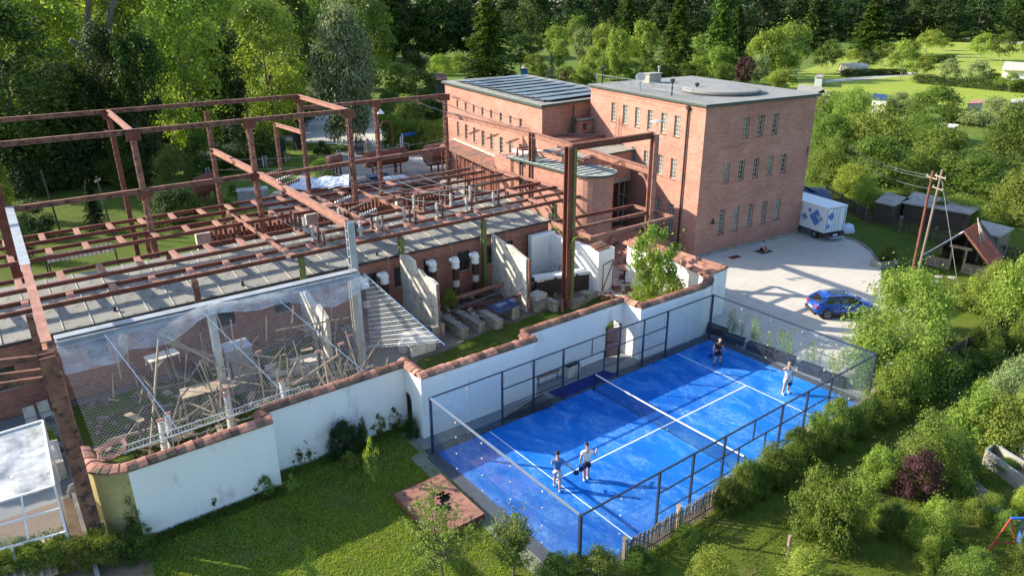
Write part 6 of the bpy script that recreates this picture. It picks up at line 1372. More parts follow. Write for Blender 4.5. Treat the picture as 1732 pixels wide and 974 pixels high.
# garden right of the court
for (px, b_, tp, w_, k, m, lb) in (
    (1562, 815, 700, 132, 'shrubfine', 'leaf_bright', 'large butterfly bush with purple flower spikes in the garden'), (1640, 742, 655, 100, 'shrub', 'leaf_bright', 'spiky light bush above the butterfly bush'), (1706, 720, 604, 110, 'shrubfine', 'leaf_pale', 'tall pale cream green bush at the right edge'), (1716, 760, 668, 90, 'shrub', 'leaf_bright', 'bright bush beside the cold frames'),
    (1548, 842, 762, 84, 'shrub', 'leaf_purple', 'dark purple leaved bush beneath the butterfly bush'), (1478, 820, 755, 62, 'shrub', 'leaf_bright', 'tall upright light shrub left of the purple one'), (1390, 915, 810, 100, 'box', 'leaf_bright', 'ivy covered arbour block with bright top in the garden'), (1450, 862, 812, 62, 'shrub', 'leaf_bright', 'light climber bridging arbour and purple bush'),
    (1568, 925, 842, 72, 'shrub', 'leaf_bright', 'pale green grassy bush lit at its top'), (1505, 912, 850, 50, 'shrub', 'leaf_dark', 'dark bush behind the pale green grassy one'), (1566, 958, 906, 44, 'shrub', 'leaf_bright', 'small yellow green bush at the foot of the grassy bush'), (1672, 872, 834, 48, 'shrub', 'leaf_bright', 'round leafy bush beside the garden path'), (1722, 868, 822, 40, 'shrub', 'leaf_lime', 'bush with white blossoms at the right edge by the path'), (1622, 850, 800, 60, 'shrub', 'leaf_mid', 'leafy bush between purple bush and garden path'),
    (1635, 1010, 930, 100, 'shrubfine', 'leaf_bright', 'bright bush cut by the bottom edge near the swing'), (1725, 960, 905, 50, 'shrub', 'leaf_mid', 'bush beside the swing frame at the right edge'), (1204, 1030, 930, 118, 'shrubfine', 'leaf_lime', 'bright lime bush cut by the bottom edge of the picture'), (1485, 880, 852, 40, 'shrub', 'leaf_bright', 'small bright climber under the arbour opening'),
    (1612, 800, 726, 90, 'shrub', 'leaf_mid', 'full green bush behind the purple leaved one'), (1676, 752, 664, 120, 'shrub', 'leaf_bright', 'large pale green bush above the cold frames'), (1440, 905, 858, 56, 'shrub', 'leaf_mid', 'leafy climber right of the ivy arbour'), (1600, 900, 850, 64, 'shrub', 'leaf_mid', 'low leafy bush right of the pale grassy bush'), (1700, 900, 862, 44, 'shrub', 'leaf_mid', 'low flowering bush between path and swing'), (1645, 880, 842, 50, 'shrub', 'leaf_bright', 'round bush on the near side of the garden path'), (1360, 985, 930, 90, 'shrub', 'leaf_bright', 'low bush at the bottom edge below the arbour'),
    (1585, 378, 340, 60, 'shrub', 'leaf_mid', 'shrub before the long sheet roofed shed, nearer the poles'), (1645, 384, 348, 56, 'shrub', 'leaf_bright', 'light shrub between long shed and flat roofed shelter'), (1505, 362, 332, 44, 'shrub', 'leaf_bright', 'bright shrub before the small sheet roofed shed'),
    (1650, 700, 640, 60, 'shrub', 'leaf_bright', 'light bush at the head of the cold frames'), (1590, 770, 742, 60, 'shrub', 'leaf_mid', 'mid green bush behind the butterfly bush')):
    at(k, px, b_, tp, w_, m, 'garden_shrub', lb, S_, trunk=None)
ft = thing('flower_spikes', 'purple flower spikes standing out of the large butterfly bush', 'flowers', G(1562, 780)); mb = MB(); b_ = G(1562, 800)
for i in range(46):
    a = vr.uniform(0, 2*PI); r_ = vr.uniform(.3, 1.25); q = b_+Vector((r_*math.cos(a)*1.1, r_*math.sin(a)*.9, 1.9-r_*r_*.75)); d = Vector((math.cos(a)*.5, math.sin(a)*.5, .7)).normalized()
    mb.cyl(q, q+d*.26, .035, .008, 5)
tag(mb.build('flower_spike', 'flower', ft), kind='stuff')
# climbers on the picket fence
fe = [(1158, 916, 888, 50), (1218, 858, 812, 56), (1258, 836, 778, 62), (1300, 818, 748, 76), (1345, 780, 722, 66), (1375, 760, 696, 60), (1410, 742, 672, 70), (1080, 960, 930, 70), (1012, 985, 930, 90), (1330, 800, 760, 60), (940, 985, 935, 80), (975, 985, 938, 60)]
for i, (px, b_, tp, w_) in enumerate(fe): at('shrub', px, b_, tp, w_, ('leaf_bright', 'leaf_mid', 'leaf_bright')[i % 3], 'fence_climber', ORD[i]+' of the leafy climbers on the picket fence, counted from the gravel path side', S_, 'climbers along the picket fence', trunk=None)
for i in range(11): at('shrub', 1226+27*i, 862-15.6*i, 806-14.7*i, 58, ('leaf_mid', 'leaf_bright', 'leaf_mid')[i % 3], 'hedge_shrub', ORD[i]+' from the left of the hedge shrubs on the garden side of the fence', S_, 'hedge shrubs along the fence', trunk=None)
for i in range(8): at('shrub', 1560+26*i, 668-12.5*i, 628-13*i, 60, ('leaf_mid', 'leaf_dark')[i % 2], 'hedge_shrub', ORD[i]+' from the left of the low shrubs before the dark board fence', S_, 'low shrubs before the board fence', trunk=None)
# near left: hedge, wall shrubs, lawn saplings
hedge(G(-40, 985), G(200, 948), 1.1, 1.5, 'leaf_bright', 'bright topped clipped hedge across the bottom left corner', 1.4)
hedge(G(195, 950), G(262, 935), 1.2, 1.2, 'leaf_dark', 'dark end of hedge where it meets the white wall', 1.2)
for (px, b_, tp, w_, k, m, lb) in (
    (236, 912, 828, 34, 'shrub', 'leaf_dark', 'tall dark climber at the left end of the white wall'), (362, 858, 812, 44, 'sprig', 'leaf_dark', 'small dark bush alone against the white wall'), (585, 772, 712, 66, 'shrub', 'leaf_deep', 'dense blackish bush against the recessed white wall'), (616, 758, 706, 26, 'shrub', 'leaf_dark', 'reddish dark climber at the right side of the blackish bush'),
    (505, 783, 742, 46, 'sprig', 'leaf_mid', 'thin espaliered fruit tree in the corner of the recessed wall'), (522, 778, 744, 34, 'sprig', 'leaf_mid', 'second thin espalier right of the corner one'), (642, 737, 700, 32, 'sprig', 'leaf_mid', 'espalier between blackish bush and garden door'), (668, 728, 690, 36, 'sprig', 'leaf_dark', 'espalier nearest the garden door'), (696, 738, 700, 28, 'shrub', 'leaf_dark', 'dark bush at the foot of the garden door'),
    (452, 838, 806, 40, 'sprig', 'leaf_mid', 'loose bush at the wall corner by the lawn'), (495, 830, 802, 30, 'sprig', 'leaf_bright', 'little bush with pale shoots on the lawn'), (592, 792, 764, 40, 'sprig', 'leaf_mid', 'low leafy bush on the lawn before the blackish bush'), (632, 818, 742, 36, 'sprig', 'leaf_bright', 'slender young tree with bright leaves on the lawn'), (505, 884, 862, 22, 'sprig', 'leaf_mid', 'tiny dark tuft on the shaded lawn'),
    (530, 990, 926, 34, 'sprig', 'leaf_bright', 'thin sapling rising at the bottom edge of the lawn'), (366, 892, 868, 22, 'sprig', 'leaf_dark', 'low dark tuft in the grass below the wall')):
    at(k, px, b_, tp, w_, m, 'small_shrub', lb, S_, trunk=None if k == 'shrub' else 'bark')
def open_tree(px, b_, tp, w_, m, label, seed):
    base_ = G(px, b_); z = pix(base_)[2]; H = height_to(base_, tp); R = w_*z/FPX/2; t = thing('young_tree', label, T_, base_); g = random.Random(seed); mb = MB(); lf = MB()
    top = Vector((0, 0, H*.35)); mb.tube([(0, 0, 0), (.03, .02, H*.18), top], [.06, .05, .045], 6)
    for k in range(16):
        a = k*2.4+g.uniform(-.3, .3); L = R*g.uniform(.55, 1.05); zt = H*g.uniform(.45, 1.0); s = top*(g.uniform(.6, 1)); e = Vector((L*math.cos(a), L*math.sin(a), zt)); 
        if k < 3: e = Vector((L*.3*math.cos(a), L*.3*math.sin(a), H*g.uniform(.85, 1)))
        m_ = s.lerp(e, .5)+Vector((0, 0, -.08*H)); pts = [s, m_, e]; mb.tube(pts, [.032, .02, .008], 5)
        for q in range(7):
            u = g.uniform(.3, 1); p0 = (s.lerp(m_, u*2) if u < .5 else m_.lerp(e, u*2-1)); d = Vector((g.gauss(0, 1), g.gauss(0, 1), g.gauss(.5, .7))).normalized()*g.uniform(.25, .6); mb.tube([p0, p0+d], [.009, .003], 3)
            for j in range(34):
                c = p0+d*g.uniform(0, 1.1)+Vector((g.gauss(0, .07), g.gauss(0, .07), g.gauss(0, .06))); uu = Vector((g.gauss(0, 1), g.gauss(0, 1), g.gauss(0, .8))).normalized()*g.uniform(.045, .08); vv = uu.orthogonal().normalized()*.02; lf.quad(c-uu, c+vv, c+uu, c-vv)
    mb.build('trunk', 'bark', t, local=True); tag(lf.build('leaves', m, t, local=True), kind='stuff'); return t
open_tree(748, 985, 842, 150, 'leaf_bright', 'open crowned young fruit tree in front of the rusty slab', 3)
open_tree(868, 972, 872, 76, 'leaf_bright', 'slim young tree beside the near court corner', 5)
# bamboo like tree behind the curved wall
b_ = G(1112, 498); 
plant('shrub', (9.0, 8.5, 0), 5.2, 4.3, 'leaf_lime', 'robinia_tree', 'bright feathery yellow green tree behind the curved white wall', T_, None, trunk='bark', cz=.10)
plant('open', (8.7, 8.7, 0), 6.9, 3.4, 'leaf_bright', 'robinia_shoots', 'loose upright shoots rising over the feathery tree behind the curved wall', S_, None, trunk=None, cz=.15)
for (x, y, H_, W_, m, lb) in ((-.2, 19.2, 1.5, 1.5, 'leaf_lime', 'small bright green bush beside the concrete slab wall in the yard'), (-24.9, 17.0, 1.3, 1.9, 'leaf_lime', 'grassy yellow green plant in a pot on the left patio'), (11.5, 9.6, 1.5, 2.2, 'leaf_dark', 'dark low bush in the hollow of the curved wall'), (8.0, 18.3, .9, 2.6, 'leaf_mid', 'low weeds inside the railed bed in the yard'), (5.6, 18.6, 1.0, 1.8, 'leaf_bright', 'bright weeds at the left end of the railed bed'), (-13.0, 16.3, 1.2, 2.4, 'leaf_mid', 'weeds inside the mesh cage by the concrete blocks'), (-18.6, 10.3, .9, 3.0, 'leaf_dark', 'dark ground plants inside the cage behind the tiled wall'), (-14.6, 9.6, .8, 2.6, 'leaf_mid', 'green weeds inside the cage near the guard rail'), (-10.6, 18.6, 1.2, 1.6, 'leaf_dark', 'dark weeds against the old brick wall inside the cage'), (-12.0, 10.6, 1.0, 2.2, 'leaf_mid', 'green bush inside the cage near the wall step'), (-16.0, 13.0, 1.1, 2.0, 'leaf_mid', 'green bush in the middle of the cage behind the stacks'), (-20.4, 13.4, 1.0, 2.6, 'leaf_dark', 'dark bush at the left rear of the cage'), (-4.6, 19.8, .9, 1.6, 'leaf_dark', 'dark weeds at the foot of the lone left bushing'), (10.9, 17.6, .8, 1.2, 'leaf_mid', 'weeds behind the white pier'), (6.6, 20.4, 1.1, 1.2, 'leaf_dark', 'dark weeds beside the yard chair')):
    plant('shrub', (x, y, 0), H_, W_, m, 'yard_weeds', lb, S_, None, trunk=None)
for (px, b_, tp, w_, m, lb) in ((450, 262, 240, 46, 'leaf_mid', 'rounded green bush behind the white fence'), (545, 300, 268, 50, 'leaf_lime', 'yellow green bush beside the rusty tank pipe'), (510, 290, 276, 30, 'leaf_lime', 'low yellow green plant left of the yellow green bush'), (544, 262, 238, 34, 'leaf_dark', 'dark bush by the drive gate'), (690, 262, 246, 30, 'leaf_mid', 'bush under the left end of the blue awning'), (700, 216, 196, 40, 'leaf_mid', 'bush over the middle of the bright sloping hedge'), (395, 330, 312, 22, 'leaf_mid', 'potted green bush between the tanks')):
    at('shrub', px, b_, tp, w_, m, 'yard_shrub', lb, S_, trunk=None)
# tufts of rough grass on the ground sheets (nobody could count them)
def tufts(name, pts, n, h, m, label, seed, z=0, w_=.02):
    g = np.random.default_rng(seed); P = np.array(pts); lo, hi = P.min(0), P.max(0); out = []
    xs_, ys_ = P[:, 0], P[:, 1]
    while sum(map(len, out)) < n:
        q = g.uniform(lo, hi, (n, 2)); ins = np.zeros(n, bool); j = len(P)-1
        for i in range(len(P)):
            c = ((ys_[i] > q[:, 1]) != (ys_[j] > q[:, 1])) & (q[:, 0] < (xs_[j]-xs_[i])*(q[:, 1]-ys_[i])/(ys_[j]-ys_[i]+1e-9)+xs_[i]); ins ^= c; j = i
        ins &= g.random(n) < .62+.45*np.sin(q[:, 0]*1.9+np.sin(q[:, 1]*1.3)*2)*np.sin(q[:, 1]*1.6+np.sin(q[:, 0]*.9)*2)
        out.append(q[ins])
    q = np.concatenate(out)[:n]; C_ = np.column_stack([q, np.full(n, z+h*.4)]); U = np.column_stack([g.normal(size=(n, 2))*h*.35, np.full(n, h*.6)*g.uniform(.4, 1.2, n)]); a = g.uniform(0, 2*PI, n); V_ = np.column_stack([np.cos(a), np.sin(a), np.zeros(n)])*w_
    me = leaves_mesh(name, C_, U, V_); me.materials[0] = M[m]; o = bpy.data.objects.new(name, me); COL.objects.link(o); return tag(o, label, kind='stuff')
tufts('lawn_grass', [(-22.2, 6.9), (-16.8, 7.0), (-16.5, 7.9), (-10, 7.9), (-10.4, 5), (-10.8, -8), (-24, -8), (-24, 2)], 110000, .075, 'leaf_lime', 'short grass of the lawn below the white wall', 1, -.02, .012)
tufts('garden_grass', [(-10, -5.6), (10, -5.7), (20, -5.6), (34, -8), (30, -22), (-10, -16)], 110000, .09, 'leaf_bright', 'rough grass of the garden beside the court', 2, -.02, .015)
tufts('wall_foot_grass', [(-22.1, 7.0), (-16.8, 7.0), (-16.8, 6.5), (-22.1, 6.5)], 2600, .28, 'leaf_mid', 'longer grass at the foot of the white wall', 3, -.02, .015)
tufts('recess_grass', [(-16.6, 8.0), (-10, 8.0), (-10, 7.5), (-16.6, 7.4)], 2600, .26, 'leaf_mid', 'longer grass at the foot of the recessed wall', 4, -.02, .015)
tufts('yard_moss_grass', [(-9, 8.5), (4.2, 8.1), (12, 8), (9.2, 14.3), (4, 14.7), (-1, 14.4), (-5.4, 13.6)], 42000, .09, 'leaf_mid', 'thin grass of the mossy yard strip', 5, 0, .014)
# ------------------------------------------------------------------ picket fences
PK = {}
def pickets(name, label, path, h, step, m='wood_old', posts=2.4, postm='wood_old', w_=.05, group=None, limit=300, rails=(.25, .8)):
    t = thing(name, label, 'fence', (path[0][0], path[0][1], 0), 0, group); r = random.Random(len(path)*7+int(h*100)); n_ = 0
    key = (m, h, w_)
    if key not in PK:
        mb = MB(); mb.prism([(-w_/2, -.012), (w_/2, -.012), (w_/2, .012), (-w_/2, .012)], 0.05, h-.05); mb.add([(-w_/2, -.012, h-.05), (w_/2, -.012, h-.05), (w_/2, .012, h-.05), (-w_/2, .012, h-.05), (0, -.012, h+.01), (0, .012, h+.01)], [(0, 1, 4), (2, 3, 5), (1, 2, 5, 4), (3, 0, 4, 5)]); o = mb.build('picket', m); PK[key] = o.data; bpy.data.objects.remove(o)
    for a, b in zip(path, path[1:]):
        a = Vector((*a[:2], 0)); b = Vector((*b[:2], 0)); d = b-a; L = d.length; d /= L; nn = Vector((-d.y, d.x, 0)); ang = math.atan2(d.y, d.x)
        for z in rails: mb = MB(); mb.bar(a+nn*.035+Vector((0, 0, h*z)), b+nn*.035+Vector((0, 0, h*z)), .04, .07); mb.build('rail', m, t)
        k = 0
        while k*step < L and n_ < limit:
            o = bpy.data.objects.new('picket', PK[key]); COL.objects.link(o); o.parent = t; o.location = a+d*k*step-t.location; o.rotation_euler = (r.uniform(-.03, .03), r.uniform(-.05, .05), ang); k += 1; n_ += 1
        if posts:
            for i in range(int(L/posts)+1): q = a+d*min(L, i*posts)+nn*.10; mb = MB(); mb.box(q+Vector((0, 0, h*.5)), (.15, .15, h*1.04), ang); mb.box(q+Vector((0, 0, h*1.04+.01)), (.19, .19, .05), ang); mb.build('post', postm, t)
    return t
pickets('picket_fence', 'weathered grey picket fence with stout posts between court and garden', [(-8.2, -5.62), (10.4, -5.62)], 1.2, .105, 'wood_old', 3.0, 'wood_light', w_=.055)
pickets('picket_fence', 'old picket fence with pale concrete posts behind the side lawn', g2((1395, 335), (1462, 375), (1520, 392), (1600, 418), (1732, 450), (1790, 462)), 1.35, .17, 'wood_dark', 3.6, 'stone', w_=.07)
pickets('picket_fence', 'pale picket fence on the back lawn behind the gantry', g2((345, 290), (400, 285), (452, 282), (492, 272)), 1.3, .30, 'wood_light', 3.4, 'white_paint', w_=.09)
bf = thing('board_fence', 'dark board fence with pale leaning stays on the right side of the garden strip', 'fence', (11, -5.9, 0)); a = Vector((10.6, -5.75, 0)); b = Vector((34, -6.4, 0))
for i in range(110):
    q = a.lerp(b, i/110); o = MB(); o.box(q+Vector((0, 0, .78)), (.205, .03, 1.5+.06*math.sin(i*3)), math.atan2((b-a).y, (b-a).x)); o.build('board', 'wood_dark', bf)
for i in range(9): q = a.lerp(b, i/9+.03); mb = MB(); mb.bar(q+Vector((0, -.05, 0)), q+Vector((0, -.06, 1.75)), .09); mb.build('post', 'wood_light', bf)
# utility poles with wires
def pole(b, h, r0, lean, m, label, arms=()):
    t = thing('utility_pole', label, 'pole', b); top = b+Vector((lean[0], lean[1], h)); mb = MB(); mb.cyl(b, top, r0, r0*.72, 10); mb.cyl(top, top+Vector((0, 0, .12)), r0*.9, r0*.5, 8); mb.build('pole', m, t, smooth=False)
    for z in arms: c = b.lerp(top, z); mb = MB(); mb.bar(c+Vector((-.3, -.5, 0)), c+Vector((.3, .5, 0)), .08, .08); mb.build('cross_arm', 'wood_light', t); [MB().cyl(c+Vector((s*.25, s*.42, .04)), c+Vector((s*.25, s*.42, .18)), .025).build('pole_insulator', 'porcelain', t) for s in (-1, 1)]
    return t, top
p1, top1 = pole(G(1535, 500), 8.9, .11, (.35, .2), 'rust_dark', 'reddish brown utility pole, left of the leaning pair', (.96,))
p2, top2 = pole(G(1549, 478), 8.4, .10, (.6, .1), 'wood_old', 'pale wooden utility pole, right one of the leaning pair', (.95, .85))
UW = thing('power_lines', 'pale cables running from the pole pair to the shrubs behind the lorry', 'cables', top1)
for dz, dx in ((0, 0), (-.25, .2), (-1.0, .3)): wire(top1+Vector((dx, 0, dz-.2)), Vector((46, 17, 6.4+dz)), .5, .012, nm='cable', root=UW)
gw = thing('guy_wire', 'pale guy wire slanting down from the pole pair to the side lawn', 'wire', G(1622, 495)); mb = MB(); mb.cyl(top2+Vector((0, 0, -.3)), G(1622, 495), .02, n=4); mb.build('wire', 'wire', gw)
for (px, b_, tp, m, lb) in ((105, 402, 290, 'wood_dark', 'thin dark lamp pole on the back lawn'), (192, 400, 300, 'copper_dark', 'short green double pole with crossarm on the back lawn'), (650, 95, 60, 'wood_light', 'far pale pole in front of the dark wood')):
    b = G(px, b_); h = height_to(b, tp); pole(b, h, .09, (-.3, 0), m, lb, (.95,) if 'double' in lb else ())
sl_ = thing('street_lamp', 'old curved street lamp by the drive behind the gantry', 'street lamp', G(668, 292)); b = G(668, 292); h = height_to(b, 205); mb = MB(); mb.tube([b, b+Vector((0, 0, h*.85)), b+Vector((-.3, 0, h)), b+Vector((-1.2, 0, h*1.0)), b+Vector((-1.7, 0, h*.90))], .09, 6); mb.build('pole', 'rust_dark', sl_); mb = MB(); mb.lathe(b+Vector((-1.9, 0, h*.82)), [(.45, 0), (.4, .12), (.1, .45)], 10); mb.build('lamp_shade', 'white_paint', sl_)
lp_ = G(890, 0, 0) if False else None
# line poles beyond the tower roof
for px, b_, tp, lb in ((730, 94, 62, 'pair of leaning dark poles before the black wood'), (1018, 152, 112, 'pole with transformer box left of the tower roof railing')):
    b = G(px, b_); h = height_to(b, tp); pole(b, h, .2, (.3, 0), 'wood_old', lb, (.95,))
# ------------------------------------------------------------------ tiled A-frame hut
A0, A1 = G(1565, 447), G(1668, 470)
hut = thing('tiled_hut', 'half open wooden hut with steep red tiled roof on the side lawn', 'hut', A0)
ex = Vector((A1-A0)); Wf = ex.length*1.02; ex.normalize(); ey = Vector((-ex.y, ex.x, 0)); 
if ey.x < 0: ey = -ey
hp2 = lambda u, v, z: A0+ex*u+ey*v+Vector((0, 0, z))
Hh = 3.2; Dp = 3.6; mid = Wf*.5
for i in range(4):
    for (u0, u1) in ((0, Wf*.38), (Wf*.60, Wf)): mb = MB(); mb.bar(hp2(u0, 0, .1+.2*i), hp2(u1, 0, .1+.2*i), .14, .19); mb.build('log', 'wood_old', hut)
for u in (0.02, Wf*.38, Wf*.60, Wf*.98):
    for v in (0, Dp): mb = MB(); mb.bar(hp2(u, v, 0), hp2(u, v, .95 if abs(u-mid) > 1 else 1.9), .14); mb.build('post', 'wood_light', hut)
mb = MB(); mb.bar(hp2(Wf*.32, -.05, 1.95), hp2(Wf*.68, -.05, 1.95), .16, .2); mb.build('lintel_beam', 'wood_light', hut)
for v in (0, Dp*.5, Dp):
    for s in (0, 1): mb = MB(); mb.bar(hp2(0 if s == 0 else Wf, v, .85), hp2(mid, v, Hh), .12, .15); mb.build('rafter', 'wood_old', hut)
mb = MB(); mb.slab(hp2(0, Dp, 0), hp2(Wf, Dp, 0), hp2(Wf, Dp, .95), hp2(0, Dp, .95), .06); mb.add([hp2(0, Dp, .95), hp2(Wf, Dp, .95), hp2(mid, Dp, Hh)], [(0, 1, 2)]); mb.build('back_boards', 'wood_dark', hut)
mb = MB(); mb.slab(hp2(-.25, -.15, .74), hp2(mid, -.15, Hh+.02), hp2(mid, Dp+.2, Hh+.02), hp2(-.25, Dp+.2, .74), .08); mb.build('rear_roof_slope', 'wood_dark', hut)
mb = MB(); mb.bar(hp2(-.3, -.1, .72), hp2(mid-.05, -.1, Hh+.08), .22, .07); mb.build('metal_verge', 'truck_white', hut)
rows_ = 8; cols_ = 9
mb = MB(); mb.slab((-.19, 0, 0), (.19, 0, 0), (.19, .52, 0), (-.19, .52, 0), .035); mb.bar((-.17, 0, .01), (-.17, .52, .01), .04, .04); o = mb.build('roof_tile', 'tile_red'); tm = o.data; bpy.data.objects.remove(o)
e0, e1 = hp2(Wf+.12, 0, .90), hp2(mid, 0, Hh+.1); sl = (e1-e0); sL = sl.length; sd = sl.normalized(); nrm = sd.cross(-ey).normalized()
if nrm.z < 0: nrm = -nrm
for i in range(rows_):
    for j in range(cols_):
        o = bpy.data.objects.new('roof_tile', tm); COL.objects.link(o); o.parent = hut
        P0 = e0+sd*(sL*i/rows_)+ey*(-.3+.36*j+.1)+nrm*(.05+random.uniform(0, .02))
        X_ = ey; Y_ = sd; Z_ = nrm; mtx = Matrix((X_, Y_, Z_)).transposed().to_4x4(); mtx = Matrix.Translation(P0-hut.location) @ mtx @ Matrix.Rotation(.05, 4, 'X') @ Matrix.Diagonal((.95, sL/rows_/.46, 1, 1)); o.matrix_local = mtx
mb = MB(); mb.slab(e0-ey*.3+nrm*.0, e0+ey*(Dp+.2), e1+ey*(Dp+.2), e1-ey*.3, .05); mb.build('roof_deck', 'wood_dark', hut)
ap = (e0+e1)/2+ey*1.2; mb = MB(); top = ap+Vector((.5, 1.0, 1.9)); mb.cyl(ap+Vector((-.4, 0, 0)), top, .035, n=5); mb.cyl(ap+Vector((.3, 0, -.1)), top, .035, n=5); mb.cyl(ap+ey*.8, top, .035, n=5); mb.build('roof_tripod', 'concrete_pale', hut)
# small flat roofed shelter and the sheet roofed sheds behind the fence
def shed(name, label, quad, zt, m, wall='wood_dark', zw=0, t=.12, slope=0, cat='shed'):
    Q = [G(x, y, zt) for x, y in quad]; o = thing(name, label, cat, (sum((q.x for q in Q))/4, sum((q.y for q in Q))/4, 0)); 
    Q = [Vector((q.x, q.y, zt+(slope if i < 2 else 0))) for i, q in enumerate(Q)]
    mb = MB(); mb.slab(*(Q if (Q[1]-Q[0]).cross(Q[3]-Q[0]).z > 0 else Q[::-1]), t); mb.build('roof', m, o)
    c = sum(Q, Vector())/4; I = [c.lerp(q, .9) for q in Q]; poly = [(q.x, q.y) for q in I]
    if Vector((I[1]-I[0])).cross(I[3]-I[0]).z < 0: poly = poly[::-1]
    mb = MB(); mb.prism(poly, 0, zt-t-.005); mb.build('wall', wall, o); return o
shed('flat_roofed_shelter', 'small flat roofed shelter with pale concrete roof behind the tiled hut', [(1636, 390), (1661, 372), (1716, 386), (1692, 400)], 2.2, 'roof_felt', 'wood_old')
shed('sheet_roof_shed', 'low shed with pale sheet roof behind the picket fence, left of the poles', [(1480, 341), (1500, 324), (1540, 336), (1512, 348)], 1.9, 'roof_felt', 'wood_dark')
shed('sheet_roof_shed', 'long low shed with grey blue sheet roof behind the utility poles', [(1524, 342), (1548, 324), (1660, 350), (1642, 362)], 1.9, 'roof_felt', 'wood_dark')
shed('garden_house', 'garden house with dark blue roof among the shrubs below the meadow', [(1475, 166), (1478, 158), (1500, 160), (1502, 168)], 3.0, 'blue_tarp', 'white_wall')
shed('garden_house', 'low dark garden house with flat grey roof at the tower roof corner', [(1345, 158), (1352, 142), (1390, 147), (1398, 158)], 3.2, 'roof_felt', 'wood_dark')
shed('garden_house', 'pale roofed garden house right of the dark one, behind the tower roof', [(1376, 160), (1392, 152), (1406, 155), (1404, 162)], 3.2, 'concrete_pale', 'wood_old')
shed('garden_awning', 'white garden awning among the shrubs right of the tower house', [(1586, 213), (1594, 208), (1622, 211), (1616, 216)], 2.3, 'white_paint', 'wood_dark')
shed('garden_house', 'garden house with worn pink grey roof at the lower meadow edge', [(1636, 176), (1642, 170), (1666, 168), (1662, 174)], 2.8, 'tile_pale', 'concrete_pale')
shed('garden_house', 'pale roofed garden house at the right edge of the lower meadow', [(1706, 174), (1712, 168), (1736, 166), (1736, 173)], 2.8, 'concrete_pale', 'concrete')
shed('grey_hut', 'little grey hut beside the round fruit tree', [(1378, 130), (1384, 125), (1394, 126), (1392, 131)], 2.4, 'roof_felt', 'steel_grey')
shed('garden_house', 'small garden house with red tiled roof in the greenery behind the solar hall', [(722, 137), (726, 124), (752, 124), (757, 134)], 3.4, 'tile', 'wood_dark')
shed('garden_house', 'brown roofed garden house right of the blue spruce', [(944, 125), (950, 118), (968, 118), (968, 126)], 3.2, 'tile', 'wood_old')
shed('garden_house', 'garden house with blue wall left of the blue spruce', [(880, 116), (884, 111), (894, 111), (892, 116)], 2.2, 'roof_felt', 'blue_plastic')
shed('meadow_greenhouse', 'long pale greenhouse at the right edge of the upper meadow', [(1694, 118), (1700, 104), (1760, 108), (1760, 121)], 2.6, 'concrete_pale', 'white_paint', cat='greenhouse')
wt = thing('water_tank', 'low wide white round tank beyond the shrubs at the meadow', 'tank', G(1442, 124)); c = G(1442, 124); rr2 = (G(1468, 124)-G(1420, 124)).length/2
mb = MB(); mb.lathe(c, [(rr2, 0), (rr2, 2.2), (rr2*.9, 2.6), (.1, 3.0)], 24); mb.build('tank_shell', 'concrete_pale', wt)
vh = thing('country_house', 'house with yellow wall and red gable showing through the wood', 'house', G(158, 170)); c = G(158, 172); mb = MB(); mb.box(c+Vector((0, 0, 4)), (11, 9, 8), .3); mb.build('wall', 'ochre_wall', vh)
mb = MB(); Rz = Matrix.Rotation(.3, 3, 'Z'); f = lambda x, y, z: c+Rz @ Vector((x, y, z)); mb.slab(f(-6.2, -5, 7.4), f(0, -5, 12.6), f(0, 5, 12.6), f(-6.2, 5, 7.4), .25); mb.slab(f(0, -5, 12.6), f(6.2, -5, 7.4), f(6.2, 5, 7.4), f(0, 5, 12.6), .25); mb.build('roof', 'tile', vh)
for z in (1.2, 4.6):
    for x in (-3.5, 0, 3.5): mb = MB(); q = f(x, -4.53, z+.7); mb.box(q, (1.0, .06, 1.4), .3); mb.build('window', 'glass_dark', vh)
# tarpaulin heap and pale bag by the lorry, stone planter, lawn edging
def lump(name, label, cat, c, d, m, seed, k=.25):
    g = random.Random(seed); mb = MB(); n = 12; P = []; F = []
    for i in range(7):
        t = i/6; z = d[2]*math.sin(t*PI/2); R = math.cos(t*PI/2)**.6 if t < 1 else 0
        for j in range(n): a = 2*PI*j/n; q = 1+g.uniform(-k, k)*.5; P.append((c[0]+d[0]*R*q*math.cos(a), c[1]+d[1]*R*q*math.sin(a), z*(1+g.uniform(-k, k)*.25)))
    for i in range(6):
        for j in range(n): F.append((i*n+j, i*n+(j+1) % n, (i+1)*n+(j+1) % n, (i+1)*n+j))
    mb.add(P, F); return one(name, mb, m, label, cat, smooth=True)
q = G(1378, 352, 0); lump('tarpaulin_heap', 'dark blue tarpaulin spread over a tall heap behind the white lorry', 'tarpaulin', (39.4, 17.2), (4.0, 2.8, 2.9), 'blue_tarp', 4, .35)
lump('plastic_sack', 'pale blue sack lying on the grass beside the lorry', 'sack', tuple(G(1432, 392))[:2], (.9, .6, .75), 'pale_tarp', 6)
q = G(1500, 452); pb = thing('stone_planter', 'weathered stone planting box at the gravel edge', 'planter', (q.x+.2, q.y+.3, 0), -.25)
mb = MB()
for a in ((-1.0, 1.0, -.5, -.38), (-1.0, 1.0, .38, .5), (-1.0, -.88, -.38, .38), (.88, 1.0, -.38, .38)): mb.bx(*a, 0, .55)
mb.build('box_wall', 'concrete', pb, local=True)
ed = thing('lawn_edging', 'curved line of low stones between gravel and side lawn', 'edging', (37, 11, 0)); prev = None
cv = g2((1430, 402), (1452, 410), (1472, 424), (1484, 442))
